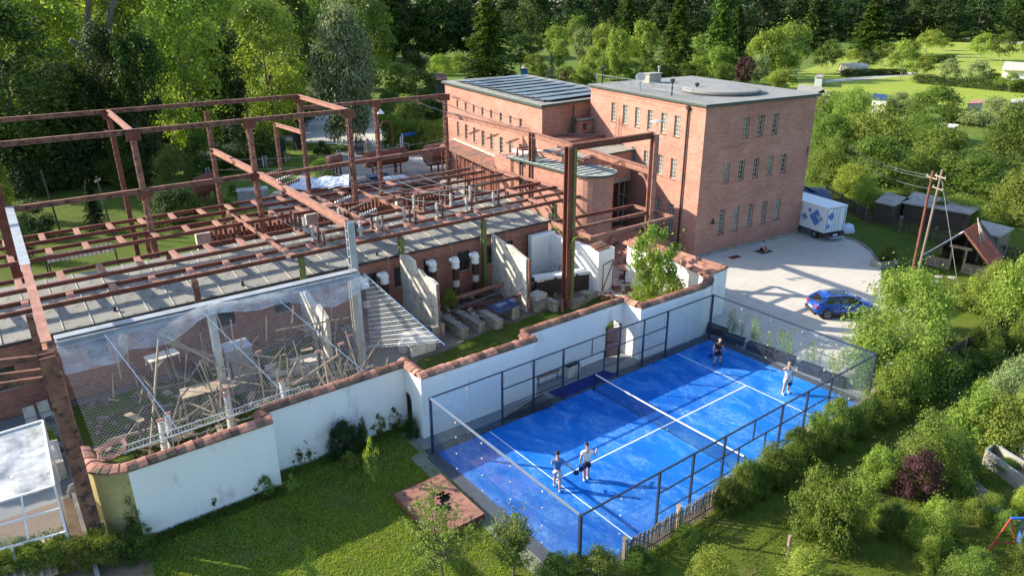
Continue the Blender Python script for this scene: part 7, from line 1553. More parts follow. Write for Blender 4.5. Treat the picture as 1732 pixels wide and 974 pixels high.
for (x0, y0), (x1, y1) in zip(cv, cv[1:]):
    n = max(1, int(math.hypot(x1-x0, y1-y0)/.45))
    for i in range(n): t = (i+.5)/n; mb = MB(); mb.box((x0+(x1-x0)*t, y0+(y1-y0)*t, .06), (.42, .12, .14+random.uniform(0, .04)), math.atan2(y1-y0, x1-x0)+random.uniform(-.08, .08)); mb.build('stone', 'stone', ed)
for px, py in ((1588, 468), (1610, 469), (1582, 476)): q = G(px, py); mb = MB(); mb.lathe((q.x, q.y, -.01), [(.32, 0), (.30, .03), (.05, .04)], 9); one('stepping_stone', mb, 'path', {1588: 'flat pale stone on the side lawn, nearest the hut', 1610: 'flat pale stone on the side lawn, right of the guy wire', 1582: 'flat pale stone on the side lawn beside the poles'}[px], 'stone')
# ------------------------------------------------------------------ rusty slab on the lawn
sq = [(-13.25, 3.2), (-13.25, -.05), (-10.95, -.35), (-10.85, 3.25)]
sb = thing('rusty_slab', 'thick rusty metal topped slab with ragged holes lying on the lawn', 'slab', (-12, 1.6, 0)); H_ = .30
holes_ = [(-12.0, 1.15, .30), (-11.65, 1.75, .25)]
nx, ny = 22, 30; mb = MB(); X0, X1, Y0, Y1 = -13.25, -10.9, -.2, 3.2
def hole(x, y): return any((x-hx)**2+((y-hy)*.8)**2 < (hr*(1+.25*math.sin(7*math.atan2(y-hy, x-hx))))**2 for hx, hy, hr in holes_)
for i in range(nx):
    for j in range(ny):
        x0 = X0+(X1-X0)*i/nx; x1 = X0+(X1-X0)*(i+1)/nx; y0 = Y0+(Y1-Y0)*j/ny; y1 = Y0+(Y1-Y0)*(j+1)/ny
        if not hole((x0+x1)/2, (y0+y1)/2): mb.quad((x0, y0, H_), (x1, y0, H_), (x1, y1, H_), (x0, y1, H_))
mb.build('top_plate', 'rust', sb)
mb = MB(); mb.bx(X0, X1, Y0-.0, Y0+.08, 0, H_-.004); mb.bx(X0, X1, Y1-.08, Y1, 0, H_-.004); mb.bx(X0, X0+.08, Y0+.08, Y1-.08, 0, H_-.004); mb.bx(X1-.08, X1, Y0+.08, Y1-.08, 0, H_-.004); mb.build('side_wall', 'rust_dark', sb)
mb = MB(); mb.bx(X0+.1, X1-.1, Y0+.1, Y1-.1, 0.0, .04); mb.build('dark_floor', 'wood_dark', sb)
# ------------------------------------------------------------------ inside the yard
def slabwall(x0, y0, x1, y1, prof, label, m='concrete_pale', t=.22):
    a = Vector((x0, y0, 0)); b = Vector((x1, y1, 0)); d = (b-a); L = d.length; d /= L; n = Vector((-d.y, d.x, 0)); o = thing('concrete_baffle', label, 'wall', a, 0, 'concrete baffle walls in front of the old hall'); mb = MB()
    for (u0, z0), (u1, z1) in zip(prof, prof[1:]):
        P = [a+d*u0*L, a+d*u1*L, a+d*u1*L+n*t, a+d*u0*L+n*t]; mb.add([(p.x, p.y, 0) for p in P]+[(P[0].x, P[0].y, z0), (P[1].x, P[1].y, z1), (P[2].x, P[2].y, z1), (P[3].x, P[3].y, z0)], [(3, 2, 1, 0), (4, 5, 6, 7), (0, 1, 5, 4), (1, 2, 6, 5), (2, 3, 7, 6), (3, 0, 4, 7)])
    mb.build('panel', m, o); return o
o = slabwall(-3.05, 15.8, -2.95, 20.5, [(0, 3.62), (.12, 3.78), (.3, 3.72), (.42, 3.95), (.58, 3.9), (.6, 4.35), (.8, 4.5), (1, 4.3)], 'cracked pale concrete baffle wall standing left in front of the old brick hall')
mb = MB(); mb.bar((-3.12, 15.76, 0), (-3.12, 15.76, 3.6), .08); mb.build('edge_rail', 'rust', o)
o = slabwall(3.85, 15.5, 4.5, 20.4, [(0, 3.85), (.2, 3.98), (.45, 4.2), (.6, 4.1), (1, 4.3)], 'second pale concrete baffle wall with rusty edge, right beside the mast')
mb = MB(); mb.bar((3.8, 15.42, 0), (3.8, 15.42, 3.9), .14); mb.build('edge_rail', 'rust', o)
slabwall(-10.4, 15.6, -10.1, 20.2, [(0, 3.4), (.3, 3.8), (.35, 3.3), (.7, 3.9), (1, 3.6)], 'broken pale concrete baffle wall seen through the mesh cage')
# ribbed cable bushings with white caps
for i, (px, py, ycol, lb) in enumerate(((655, 530, 20.6, 'ribbed brown cable bushing with white cap alone left of the left baffle wall'), (733, 480, 20.7, 'ribbed brown bushing with white cap half hidden behind the left baffle wall'), (772, 492, 20.2, 'ribbed brown bushing with white cap and white joint beside the small bush'), (805, 488, 20.2, 'ribbed brown bushing with white cap nearest the right baffle wall'), (622, 540, 20.7, 'ribbed bushing with white cap behind the slatted screen'))):
    p = onY(px, py, ycol); z0 = max(0.0, p.z-.0); x = p.x; o = thing('cable_bushing', lb, 'bushing', (x, ycol, 0), 0, 'cable bushings along the old brick hall')
    mb = MB(); mb.cyl((x, ycol, 0), (x, ycol, .45), .28, .24, 10); mb.build('foot', 'rust', o)
    for (za, zb) in ((.45, 1.15), (1.65, 2.55)):
        pr = []; k = 11
        for j in range(k): z = za+(zb-za)*j/k; pr += [(.19, z), (.26, z+.02), (.26, z+.045), (.19, z+.06)]
        mb = MB(); mb.lathe((x, ycol, 0), pr, 12); mb.build('ribbed_sleeve', 'porcelain_brown', o)
    mb = MB(); mb.cyl((x, ycol, 1.15), (x, ycol, 1.65), .25, n=12); mb.build('joint', 'porcelain', o)
    mb = MB(); mb.cyl((x, ycol, 2.55), (x-.02, ycol-.03, 2.95), .30, .26, 12); mb.cyl((x-.02, ycol-.03, 2.95), (x-.06, ycol-.05, 3.3), .33, .22, 10); mb.box((x-.14, ycol-.05, 3.15), (.52, .40, .30), .1); mb.cyl((x-.3, ycol-.08, 3.1), (x-.5, ycol-.15, 3.3), .16, .13, 8); mb.build('cap', 'white_paint', o)
dk = thing('white_topped_block', 'long black stained wall with white painted top behind the mast', 'wall', (8, 16.5, 0))
mb = MB(); a, b = Vector((5.9, 17.2, 0)), Vector((10.15, 15.95, 0)); mb.slab(a+Vector((0, 0, 0)), b, b+Vector((0, 0, 1.38)), a+Vector((0, 0, 1.38)), .5); mb.build('wall_body', 'wood_dark', dk)
mb = MB(); mb.slab(a+Vector((-.1, -.1, 1.45)), b+Vector((0, -.1, 1.45)), b+Vector((.25, .8, 1.45)), a+Vector((.15, .8, 1.45)), .07); mb.build('white_top', 'white_paint', dk)
mb = MB()
for i in range(14): t = random.random(); q = a.lerp(b, t); mb.box(q+Vector((0, -.03, 1.38-.1*random.random())), (.3+.4*random.random(), .05, .2*random.random()+.1), -.29)
mb.build('peeling_paint', 'white_paint', dk)
bt = thing('white_buttress', 'white rendered pier with small tiled top and leaning iron frame in the yard', 'wall', (10.7, 15.2, 0))
mb = MB(); mb.prism([(9.95, 15.1), (11.55, 15.1), (11.55, 15.5), (9.95, 15.5)], 0, 3.2); mb.prism([(9.95, 15.5), (10.35, 15.5), (10.35, 20.4), (9.95, 20.4)], 0, 3.2); mb.prism([(8.0, 20.4), (10.35, 20.4), (10.35, 20.8), (8.0, 20.8)], 0, 3.4); mb.build('pier_wall', 'white_wall', bt)
for k, (y, z) in enumerate(((15.05, 3.28), (15.32, 3.38), (15.6, 3.45))): mb = MB(); mb.slab((9.8, y, z), (11.0, y, z+.1), (11.0, y+.4, z+.16), (9.8, y+.4, z+.06), .07); mb.build('cap_tile', 'tile', bt)
mb = MB()
for p_, q_ in (((10.35, 14.98, 0), (10.35, 14.98, 2.1)), ((11.35, 14.98, .2), (11.35, 14.98, 2.3)), ((10.35, 14.98, 2.1), (11.35, 14.98, 2.3)), ((10.35, 14.98, 0.1), (11.35, 14.98, 2.2))): mb.bar(p_, q_, .05)
mb.build('iron_frame', 'rust_dark', bt)
st_ = thing('brick_steps', 'brick steps with sloping side walls leading up to the porch door', 'steps', (14.5, 22, 0))
for i in range(7): mb = MB(); mb.bx(15.2+.30*i, 15.5+.30*i, 18.2, 20.2, 0, .17*(i+1)); mb.build('step', 'brick', st_)
mb = MB(); mb.prism([(17.3, 17.8), (20.8, 17.8), (20.8, 23.5), (17.3, 23.5)], 0, 1.19); mb.build('landing', 'brick', st_)
for y in (17.75, 20.35): mb = MB(); mb.slab((14.9, y, .55), (17.4, y, 1.9), (17.4, y+.3, 1.9), (14.9, y+.3, .55), .5); mb.build('stair_parapet', 'rust_pale', st_)
for (x, y, z, lb) in ((13.0, 21.5, 1.3, 'square red brick planter with flowers before the annex'), (16.3, 17.0, 0, 'square terracotta pot with plant by the steps')):
    o = thing('brick_planter', lb, 'planter', (x, y, 0)); mb = MB(); mb.bx(x-.5, x+.5, y-.4, y+.4, 0, z+.7); mb.build('planter_body', 'rust_pale', o)
    c = bpy.data.objects.new('foliage', getc('shrub')[1]); COL.objects.link(c); c.parent = o; c.location = (0, 0, z+.65); c.scale = (.5, .4, .6); c.material_slots[0].link = 'OBJECT'; c.material_slots[0].material = M['leaf_mid']
br = thing('brazier_bowl', 'rusty fire bowl on a stand in the yard behind the white pier', 'brazier', (13.0, 15.4, 0)); mb = MB(); mb.lathe((13.0, 15.4, .9), [(.06, 0), (.4, .12), (.62, .34), (.58, .34), (.3, .16)], 14); mb.build('bowl', 'rust_pale', br)
mb = MB(); mb.cyl((13.0, 15.4, .3), (13.0, 15.4, .92), .07)
for a_ in (0, 2.1, 4.2): mb.bar((13.0, 15.4, .4), (13+.5*math.cos(a_), 15.4+.5*math.sin(a_), 0), .05)
mb.build('stand', 'metal_dark', br)
mb = MB(); [mb.cyl((13.4, 15.5, 1.1), (13.0, 15.4, 4.2), .015, n=4)]; mb.build('chain', 'metal_dark', br)
# clutter pieces: each a thing of its own
def box1(name, c, d, m, label, cat, rz=0.0, extra=None, group=None):
    mb = MB(); mb.box((c[0], c[1], c[2]+d[2]/2), d, rz)
    x, y, z = d; R_ = Matrix.Rotation(rz, 3, 'Z')
    mb.box((c[0], c[1], c[2]+d[2]+.03), (x*1.06, y*1.06, .05), rz)
    if extra == 'legs':
        mb.v = []; mb.f = []; mb.mi = []; mb.box((c[0], c[1], c[2]+z-.03), (x, y, .06), rz)
        for a_ in (-1, 1):
            for b_ in (-1, 1): q = R_ @ Vector((a_*(x/2-.06), b_*(y/2-.06), 0)); mb.box((c[0]+q.x, c[1]+q.y, c[2]+(z-.06)/2), (.07, .07, z-.07), rz)
    return one(name, mb, m, label, cat, group)
bl = [(-3.9, 16.0, 2.2, .5, .75), (-1.9, 15.9, .5, 2.4, .6), (-.6, 16.1, .5, 2.6, .55), (.6, 15.4, .5, 2.0, .6), (2.4, 15.9, .6, 1.6, .75), (4.6, 15.2, 1.2, .4, .6), (5.3, 14.7, .4, .9, .7), (7.0, 14.0, 1.3, .45, .55), (8.6, 14.4, 1.1, .4, .55)]
bln = ['next to the film covered crate frame', 'right of the left baffle wall', 'second right of the left baffle wall', 'under the black sheet', 'under the right end of the black sheet', 'at the foot of the right baffle wall', 'left of the mast foot', 'right of the mast foot', 'before the blue jug']
for (x, y, a_, b_, h), ln in zip(bl, bln): box1('concrete_footing', (x, y, 0), (a_, b_, h), 'stone', 'low weathered concrete footing '+ln, 'footing', random.uniform(-.05, .05), group='concrete footings in the yard')
box1('packed_block', (4.9, 15.9, 0), (1.1, .9, .9), 'concrete_pale', 'pale stacked stone block leaning against the right baffle wall', 'block', .2)
mb = MB(); mb.slab((1.0, 14.9, .82), (3.0, 15.3, .86), (3.2, 16.6, .95), (.9, 16.5, .88), .03); one('black_sheet', mb, 'blue_tarp', 'dark blue sheet spread over concrete footings', 'sheet')
mb = MB(); mb.slab((-6.1, 14.3, .75), (-4.3, 14.4, .8), (-4.2, 16.2, .9), (-5.9, 16.3, .85), .08); mb.bx(-6.0, -4.3, 14.4, 14.5, 0, .68); mb.bx(-5.9, -4.2, 16.0, 16.1, 0, .74)
for i in range(3): mb.slab((-6.0+.6*i, 14.3, .84), (-5.45+.6*i, 14.3, .86), (-5.4+.6*i, 15.2, .90), (-5.95+.6*i, 15.2, .88), .03)
one('panel_platform', mb, 'concrete_pale', 'platform of pale panels on a rusty frame right of the slatted screen', 'platform')
mb = MB(); c = G(683, 590, .2); mb.lathe((c.x, c.y, 0.02), [(.28, 0), (.36, .15), (.36, .5), (.28, .68), (.1, .7)], 14); one('porcelain_drum', mb, 'porcelain', 'pale round drum standing behind the wall corner tiles', 'drum')
mb = MB(); c = G(723, 578); mb.lathe((c.x, c.y, 0), [(.30, 0), (.33, .1), (.30, .12), (.33, .5), (.30, .52), (.33, .9), (.3, .95)], 14); one('rain_barrel', mb, 'metal_dark', 'dark barrel standing before the left baffle wall', 'barrel')
mb = MB(); c = G(991, 508); mb.lathe((c.x, c.y, 0), [(.13, 0), (.15, .2), (.13, .34), (.05, .42), (.05, .5)], 10); mb.bar((c.x+.12, c.y, .2), (c.x+.2, c.y, .34), .03); one('watering_jug', mb, 'blue_plastic', 'bright blue plastic jug on the grass by the footings', 'jug')
for i, (a_, b_, m, lb) in enumerate((((-.6, 19.6, .5), (4.2, 18.6, 1.1), 'rust_pale', 'long rusty beam lying over the rubble between the baffle walls'), ((-1.2, 18.4, .2), (3.3, 18.6, .5), 'wire', 'pale thin pipe lying across the rubble'), ((2.6, 18.2, .1), (3.9, 15.9, 1.2), 'rust', 'rusty sheet edge leaning on the right baffle wall'), ((0.2, 18.6, .1), (2.8, 17.4, .3), 'rust_dark', 'dark rusty beam on the ground between the baffle walls'), ((5.6, 14.0, 0), (5.7, 14.1, .95), 'rust', 'short rusty stake left of the mast'), ((-6, 19.6, .2), (-3.4, 19.2, .3), 'rust_dark', 'dark rusty beam behind the left baffle wall'))):
    mb = MB(); mb.ibeam(a_, b_, .18 if m != 'wire' else .06, .2 if m != 'wire' else .06, .03); one('scrap_beam', mb, m, lb, 'beam')
rub = MB()
for i in range(420):
    g = random.Random(400+i); x = g.uniform(-9, 12); y = g.uniform(16.2, 20.9) if x < 9 else g.uniform(12, 15); s = g.uniform(.05, .22); rub.box((x, y, s*.3), (s*g.uniform(.6, 1.6), s, s*.8), g.uniform(0, 3))
o = rub.build('rubble', 'brick_dark'); tag(o, 'small rubble and broken brick scattered on the yard ground', kind='stuff')
rub = MB()
for i in range(260):
    g = random.Random(1400+i); x = g.uniform(-23, -9); y = g.uniform(9, 20.5); s = g.uniform(.06, .3); rub.box((x, y, s*.3), (s*g.uniform(.6, 2.4), s, s*.7), g.uniform(0, 3))
o = rub.build('rubble', 'wood_old'); tag(o, 'broken stone and wood bits on the ground inside the cage', kind='stuff')
tg = MB(); td = MB()
for i in range(210):
    g = random.Random(2400+i); a = Vector((g.uniform(-21.5, -9.6), g.uniform(9.6, 18.5), g.uniform(.1, 2.6)**1)); d = Vector((g.gauss(0, 1.4), g.gauss(0, 1), g.gauss(0, .55))) if i % 5 > 1 else Vector((g.gauss(0, .4), g.gauss(0, .4), g.uniform(1.2, 2.6))); (tg if i % 3 else td).cyl(a, a+d, g.uniform(.025, .06), g.uniform(.02, .05), 5)
for i in range(26):
    g = random.Random(3400+i); tg.box((g.uniform(-21, -9.8), g.uniform(11, 18), g.uniform(.1, 1.5)), (g.uniform(.4, 1.6), g.uniform(.2, .7), .04), g.uniform(0, 3))
tag(tg.build('scrap_timber', 'wood_light'), 'tangle of pale scrap timber inside the mesh cage', kind='stuff'); tag(td.build('scrap_branches', 'wood_dark'), 'tangle of dark branches and rods inside the mesh cage', kind='stuff')
sc_ = MB(); rs_ = MB()
for i in range(170):
    g = random.Random(5400+i); a = Vector((g.uniform(-8, 9.5), g.uniform(16.6, 20.7), g.uniform(.05, .6))); d = Vector((g.gauss(0, .7), g.gauss(0, .5), g.gauss(0, .25))); sc_.bar(a, a+d, g.uniform(.04, .16), .03)
    if i % 3 == 0: rs_.box(a+Vector((0, -.6, 0)), (g.uniform(.2, .7), g.uniform(.15, .5), g.uniform(.03, .3)), g.uniform(0, 3))
for i in range(70):
    g = random.Random(6400+i); a = Vector((g.uniform(11.2, 17), g.uniform(12, 16.5), g.uniform(.05, .3))); sc_.box(a, (g.uniform(.1, .8), g.uniform(.1, .4), .06), g.uniform(0, 3))
tag(sc_.build('scrap_iron', 'rust_dark'), 'scattered rusty scrap iron in front of the old brick hall', kind='stuff'); tag(rs_.build('scrap_blocks', 'stone'), 'broken stone blocks lying in the yard rubble', kind='stuff')
bk = MB(); hp9 = MB()
for i in range(90):
    g = random.Random(7400+i); x = g.uniform(-13, 12); y = g.uniform(28.2, 35.8); (bk if i % 2 else hp9).box((x, y, .5), (g.uniform(.2, 1.6), g.uniform(.2, .8), g.uniform(.2, 1.6)), g.uniform(0, 3))
tag(bk.build('stored_parts', 'rust'), 'rusty switchgear parts stored behind the low hall', kind='stuff'); tag(hp9.build('stored_crates', 'wood_old'), 'weathered crates and blocks stored behind the low hall', kind='stuff')
# railed bed and chair
rb = thing('bed_railing', 'low rusty railing round the weed bed behind the white topped wall', 'railing', (8, 18, 0)); mb = MB(); pr_ = [(6.0, 18.0), (9.6, 17.2), (9.8, 19.2)]
for a_, b_ in zip(pr_, pr_[1:]):
    for z in (.5, 1.0): mb.bar((*a_, z), (*b_, z), .04)
    for k in range(4): t = k/3; mb.bar((a_[0]+(b_[0]-a_[0])*t, a_[1]+(b_[1]-a_[1])*t, 0), (a_[0]+(b_[0]-a_[0])*t, a_[1]+(b_[1]-a_[1])*t, 1.0), .04)
mb.build('rail', 'rust_pale', rb)
ch = thing('yard_chair', 'dark plastic chair beside the brick hall wall in the yard', 'chair', (7.4, 20.0, 0), .4)
def chair_parts(t, m):
    mb = MB(); mb.bx(-.25, .25, -.25, .25, .42, .46); mb.build('seat', m, t, local=True); mb = MB(); mb.slab((-.25, .25, .5), (.25, .25, .5), (.25, .38, 1.05), (-.25, .38, 1.05), .03); mb.build('backrest', m, t, local=True)
    for a_ in (-.22, .22):
        for b_ in (-.22, .22): mb = MB(); mb.bx(a_-.02, a_+.02, b_-.02, b_+.02, 0, .418); mb.build('leg', m, t, local=True)
chair_parts(ch, 'metal_dark')
# ------------------------------------------------------------------ inside the cage
def stack(x, y, z, h, m, label, lean=(0, 0)):
    o = thing('insulator_stack', label, 'insulator', (x, y, 0), 0, 'insulator stacks inside the mesh cage'); mb = MB(); mb.box((x, y, z/2+.02), (.3, .3, z)); mb.build('stand', 'rust', o); n = int(h/.13); pr = [(.05, 0)]
    for i in range(n): q = h*i/n; pr += [(.06, q+.01), (.15, q+.04), (.13, q+.07), (.06, q+.09)]
    mb = MB(); mb.lathe((x, y, z+.04), pr, 8, axis=(lean[0], lean[1], 1)); mb.build('discs', m, o); mb = MB(); mb.box((x+lean[0]*h, y+lean[1]*h, z+h+.1), (.32, .1, .12)); mb.build('clamp', 'rust_pale', o)
sk = [(-20.6, 10.6, .5, 2.5, 'porcelain', 'tall pale insulator stack nearest the orange hoops'), (-20.2, 11.4, .5, 2.3, 'porcelain', 'pale insulator stack just behind the one by the orange hoops'), (-17.6, 11.0, .4, 2.6, 'porcelain', 'pale insulator stack in the middle of the cage'), (-17.2, 11.9, .4, 2.4, 'porcelain', 'pale insulator stack behind the middle one'), (-14.9, 10.8, .6, 2.4, 'porcelain', 'pale insulator stack left of the grey cage post'), (-12.3, 13.0, .6, 2.2, 'metal_dark', 'black insulator column with red collars, left one'), (-11.2, 12.6, .6, 2.4, 'metal_dark', 'black insulator column with red collars, middle one'), (-10.2, 13.2, .6, 2.5, 'metal_dark', 'black insulator column with red collars near the slatted screen'), (-14.4, 15.5, .6, 1.9, 'metal_dark', 'black ribbed column behind the grey cage post'), (-16.0, 16.8, .6, 2.0, 'porcelain_brown', 'brown insulator column before the old hall inside the cage')]
for a_ in sk: stack(a_[0], a_[1], a_[2], a_[3], a_[4], a_[5], (random.uniform(-.08, .08), random.uniform(-.05, .05)))
pl_ = [((-22.4, 13.6, 1.2), (-18.9, 13.2, 1.3), 'wood_light', .16), ((-21.0, 12.0, .6), (-19.0, 16.5, 4.3), 'wood_light', .12), ((-19.0, 16.5, 4.2), (-14.5, 13.8, 2.0), 'wood_light', .18), ((-18.8, 16.8, 4.4), (-16.4, 14.2, 2.6), 'wood_light', .13), ((-14.6, 12.6, 1.4), (-11.5, 12.0, 2.9), 'wood_light', .12), ((-13.8, 14.0, 1.0), (-9.6, 12.8, 1.3), 'wood_light', .14), ((-16.5, 10.6, .4), (-13.2, 13.2, 2.8), 'wood_old', .14), ((-12.8, 10.2, .2), (-12.2, 12.4, 3.2), 'wood_light', .12), ((-12.4, 11.4, 1.6), (-9.6, 11.0, 1.8), 'wood_light', .09), ((-20.6, 12.2, .9), (-16.4, 11.6, 1.2), 'wire', .07), ((-21, 11.2, .6), (-16.6, 10.4, .7), 'wire', .07), ((-15.4, 9.8, .3), (-11, 12.2, .5), 'wood_light', .13), ((-11.0, 9.6, .2), (-10.6, 13.0, 3.6), 'wood_old', .12), ((-13.4, 15.8, 3.4), (-9.4, 15.2, 3.3), 'wood_light', .1), ((-16.2, 12.3, 1.3), (-14.5, 11.3, 2.2), 'wood_light', .1), ((-18.4, 14.8, .4), (-14.6, 16.6, .9), 'wood_light', .16), ((-13.6, 10.9, 2.0), (-11.0, 11.5, .5), 'wood_light', .1), ((-22.6, 12.2, .2), (-20.5, 9.4, .4), 'wood_old', .14)]
pd = ['horizontal at the left of the cage', 'thin and rising to the hall wall', 'long and thick, slanting down from the hall wall', 'second slanting pole under the hall eaves', 'rising beside the grey cage post', 'flat between grey post and black columns', 'grey and leaning in the middle of the cage', 'upright in front of the black columns', 'thin cross pole at the black columns', 'pale metal tube across the left insulator stacks', 'pale metal tube near the guard rail', 'low and diagonal towards the wall corner', 'grey upright nearest the slatted screen', 'high and horizontal behind the black columns', 'short one right of the middle insulator stacks', 'thick one lying by the hall wall', 'sloping brace between the black columns', 'grey one lying at the orange hoops']
for (a_, b_, m, w_), lb in zip(pl_, pd): mb = MB(); mb.cyl(a_, b_, w_/2*1.1, w_/2*.85, 6); one('wooden_pole', mb, m, 'pole in the cage, '+lb, 'pole', 'poles piled inside the mesh cage')
tb = [((-17.6, 14.6, 0), (2.4, 1.1, 1.9), 'wood_light', 'pale table like platform inside the cage', 'legs'), ((-15.3, 17.0, 0), (1.4, 1.2, 2.6), 'steel_grey', 'grey square cabinet with pyramid lid before the old hall', None), ((-12.6, 16.2, 0), (3.6, 1.4, .9), 'concrete_pale', 'large pale block in the rear right of the cage', None), ((-18.9, 17.2, 2.6), (1.5, .9, .5), 'concrete_pale', 'pale slatted box held up before the hall wall', 'legs'), ((-19.2, 9.8, 0), (.9, .5, .35), 'white_paint', 'white crate on the weeds by the guard rail', None), ((-22.2, 11.2, 0), (.5, .5, .4), 'steel_grey', 'small grey box near the orange hoops', None), ((-11.6, 9.5, 0), (2.0, .5, .45), 'concrete', 'low concrete step near the white wall corner', None), ((-16.6, 9.5, 0), (3.0, .35, .4), 'concrete', 'long low concrete curb inside the cage', None)]
for c, d, m, lb, ex_ in tb: box1('cage_box' if ex_ is None else 'trestle_table', c, d, m, lb, 'box' if ex_ is None else 'table', random.uniform(-.15, .15), ex_)
mb = MB(); mb.cyl((-16.2, 14.0, 2.0), (-16.1, 13.9, 4.9), .07, n=7); 
mb = MB(); mb.lathe((-14.1, 9.4, 0), [(.26, 0), (.3, .1), (.28, .5), (.26, .85)], 12); one('blue_barrel', mb, 'blue_plastic', 'bright blue barrel beside the foot of the grey cage post', 'barrel')
for i, (y, z, lb) in enumerate(((8.55, 3.35, 'front orange iron hoop on the wall top at the cage corner'), (9.0, 3.2, 'rear orange iron hoop leaning at the cage corner'))):
    mb = MB(); c = Vector((-22.6, y, z)); pts = [c+Vector((.52*math.cos(t), .40*math.sin(t), .12+.12*math.sin(t+1))) for t in [2*PI*k/20 for k in range(21)]]; mb.tube(pts, .035, 6); mb.tube([p+Vector((.03, .02, .1)) for p in pts], .02, 5); one('iron_hoop', mb, 'rust_pale', lb, 'hoop')
# ------------------------------------------------------------------ left patio, greenhouse, barrel
gh = thing('greenhouse', 'white framed greenhouse with milky film roof in the bottom left corner', 'greenhouse', (-26, 9, 0))
Rg = [G(-60, 752, 3.1), G(72, 712, 3.1), G(92, 822, 2.6), G(-60, 868, 2.6)]
mb = MB(); n = 10
for i in range(n):
    for j in range(n):
        f = lambda u, v: Rg[0].lerp(Rg[1], u).lerp(Rg[3].lerp(Rg[2], u), v)+Vector((0, 0, .03*math.sin(u*13+v*4)*math.sin(v*5)))
        mb.quad(f(i/n, (j+1)/n), f((i+1)/n, (j+1)/n), f((i+1)/n, j/n), f(i/n, j/n))
mb.build('film_roof', 'poly', gh)
Rb_ = [G(-60, 868, 2.6), G(92, 822, 2.6), G(112, 900, 1.5), G(-60, 946, 1.5)]
mb = MB(); mb.quad(Rb_[3], Rb_[2], Rb_[1], Rb_[0]); mb.build('glass_slope', 'glass_cold', gh)
mb = MB()
for A_, B2 in ((Rg[0], Rg[1]), (Rg[1], Rg[2]), (Rg[3], Rg[2]), (Rb_[1], Rb_[2]), (Rb_[3], Rb_[2]), (Rb_[0].lerp(Rb_[3], .5), Rb_[1].lerp(Rb_[2], .5))): mb.bar(A_+Vector((0, 0, .04)), B2+Vector((0, 0, .04)), .07)
for t in (.25, .62): mb.bar(Rb_[0].lerp(Rb_[1], t)+Vector((0, 0, .04)), Rb_[3].lerp(Rb_[2], t)+Vector((0, 0, .04)), .06)
for q in (Rg[1], Rg[2], Rb_[2], Rb_[3].lerp(Rb_[2], .45)): mb.bar((q.x, q.y, 0), q, .09)
mb.build('frame', 'white_paint', gh)
mb = MB(); q = Rb_[2]; mb.quad((Rg[1].x, Rg[1].y, 0), (Rg[2].x, Rg[2].y, 0), Rg[2], Rg[1]); mb.quad((Rg[2].x, Rg[2].y, 0), (q.x, q.y, 0), q, Rg[2]); mb.build('side_film', 'poly', gh)
mb = MB(); mb.bx(-27.5, -25.3, 6.4, 8.8, .5, .56)
for i in range(8): mb.bx(-27.4+.26*i, -27.3+.26*i, 6.4, 8.8, .57, .62)
o = mb.build('plant_bench', 'wood_light', gh)
for (x, y, lb) in ((-25.6, 7.2, 'green plants inside the greenhouse under the glass slope'), (-26.6, 7.8, 'dark leafy plants inside the greenhouse at the picture edge')): plant('shrub', (x, y, .6), .7, 1.4, 'leaf_mid', 'greenhouse_plants', lb, S_, None, trunk=None)
mb = MB(); c = G(188, 905); mb.lathe((c.x, c.y, 0), [(.26, 0), (.30, .1), (.28, .3), (.30, .5), (.28, .78), (.30, .86), (.31, .9), (.28, .91), (.02, .92)], 16); one('lidded_drum', mb, 'steel_grey', 'grey drum with round lid at the foot of the ochre wall', 'drum')
for (px, py, s, lb) in ((130, 832, .4, 'rounded boulder on the gravel strip beside the greenhouse'), (100, 760, .35, 'small pale boulder behind the greenhouse corner')): lump('boulder', lb, 'stone', tuple(G(px, py))[:2], (s, s, s*1.1), 'stone', px)
mb = MB()
for k in range(12): q = Vector((-23.9-.05*math.sin(k), 6.4+.0*k, 0)); 
mb.bx(-24.25, -24.1, 4.2, 12.5, 0, .25); one('gravel_edging', mb, 'concrete', 'long concrete edging beside the greenhouse', 'edging')
mb = MB(); mb.bx(-26.2, -24.2, 13.6, 15.8, 0, .9); mb.bx(-26.1, -24.3, 13.7, 15.7, .9, .93); one('patio_box', mb, 'concrete_pale', 'pale box with dark sheet on the patio behind the greenhouse', 'box')
for i, (x, y) in enumerate(((-25.0, 19.4), (-24.3, 19.6))): o = thing('patio_chair', 'pale metal patio chair by the brick wall, '+('left one' if i == 0 else 'right one'), 'chair', (x, y, 0), .2*i); chair_parts(o, 'concrete_pale')
LR = thing('left_beam_bundle', 'three rusty beams leaving the red lattice column at the left edge', 'beams', (-24.1, 8, 8))
for (px0, py0, px1, py1) in ((0, 611, 84, 600), (0, 636, 84, 624), (0, 652, 84, 638)):
    a_ = onX(px1, py1, -23.9) if False else onY(px1, py1, 7.6); b_ = onY(px0-60, py0+8, 7.6); mb = MB(); mb.ibeam(b_, Vector((-24.15, 7.6, a_.z)), .14, .20, .03); mb.build('beam', 'rust', LR)
# corrugated lean-to roof beneath the grid at the back
mb = MB(); Q = [G(82, 445, 2.6), G(195, 425, 2.6), G(192, 410, 3.0), G(74, 432, 3.0)]; n = 30
for i in range(n): a_, b_ = Q[0].lerp(Q[1], i/n), Q[0].lerp(Q[1], (i+1)/n); c_, d_ = Q[3].lerp(Q[2], (i+1)/n), Q[3].lerp(Q[2], i/n); z = Vector((0, 0, .02*(i % 2))); z2 = Vector((0, 0, .02*((i+1) % 2))); mb.quad(a_+z, b_+z2, c_+z2, d_+z)
lt = thing('lean_to', 'dark corrugated lean-to roof seen through the rusty grid at the left', 'shed', (Q[0].x, Q[0].y, 0)); mb.build('corrugated_roof', 'stone', lt); mb = MB()
for q in Q: mb.bar((q.x, q.y, 0), q, .1)
mb.build('post', 'wood_dark', lt)
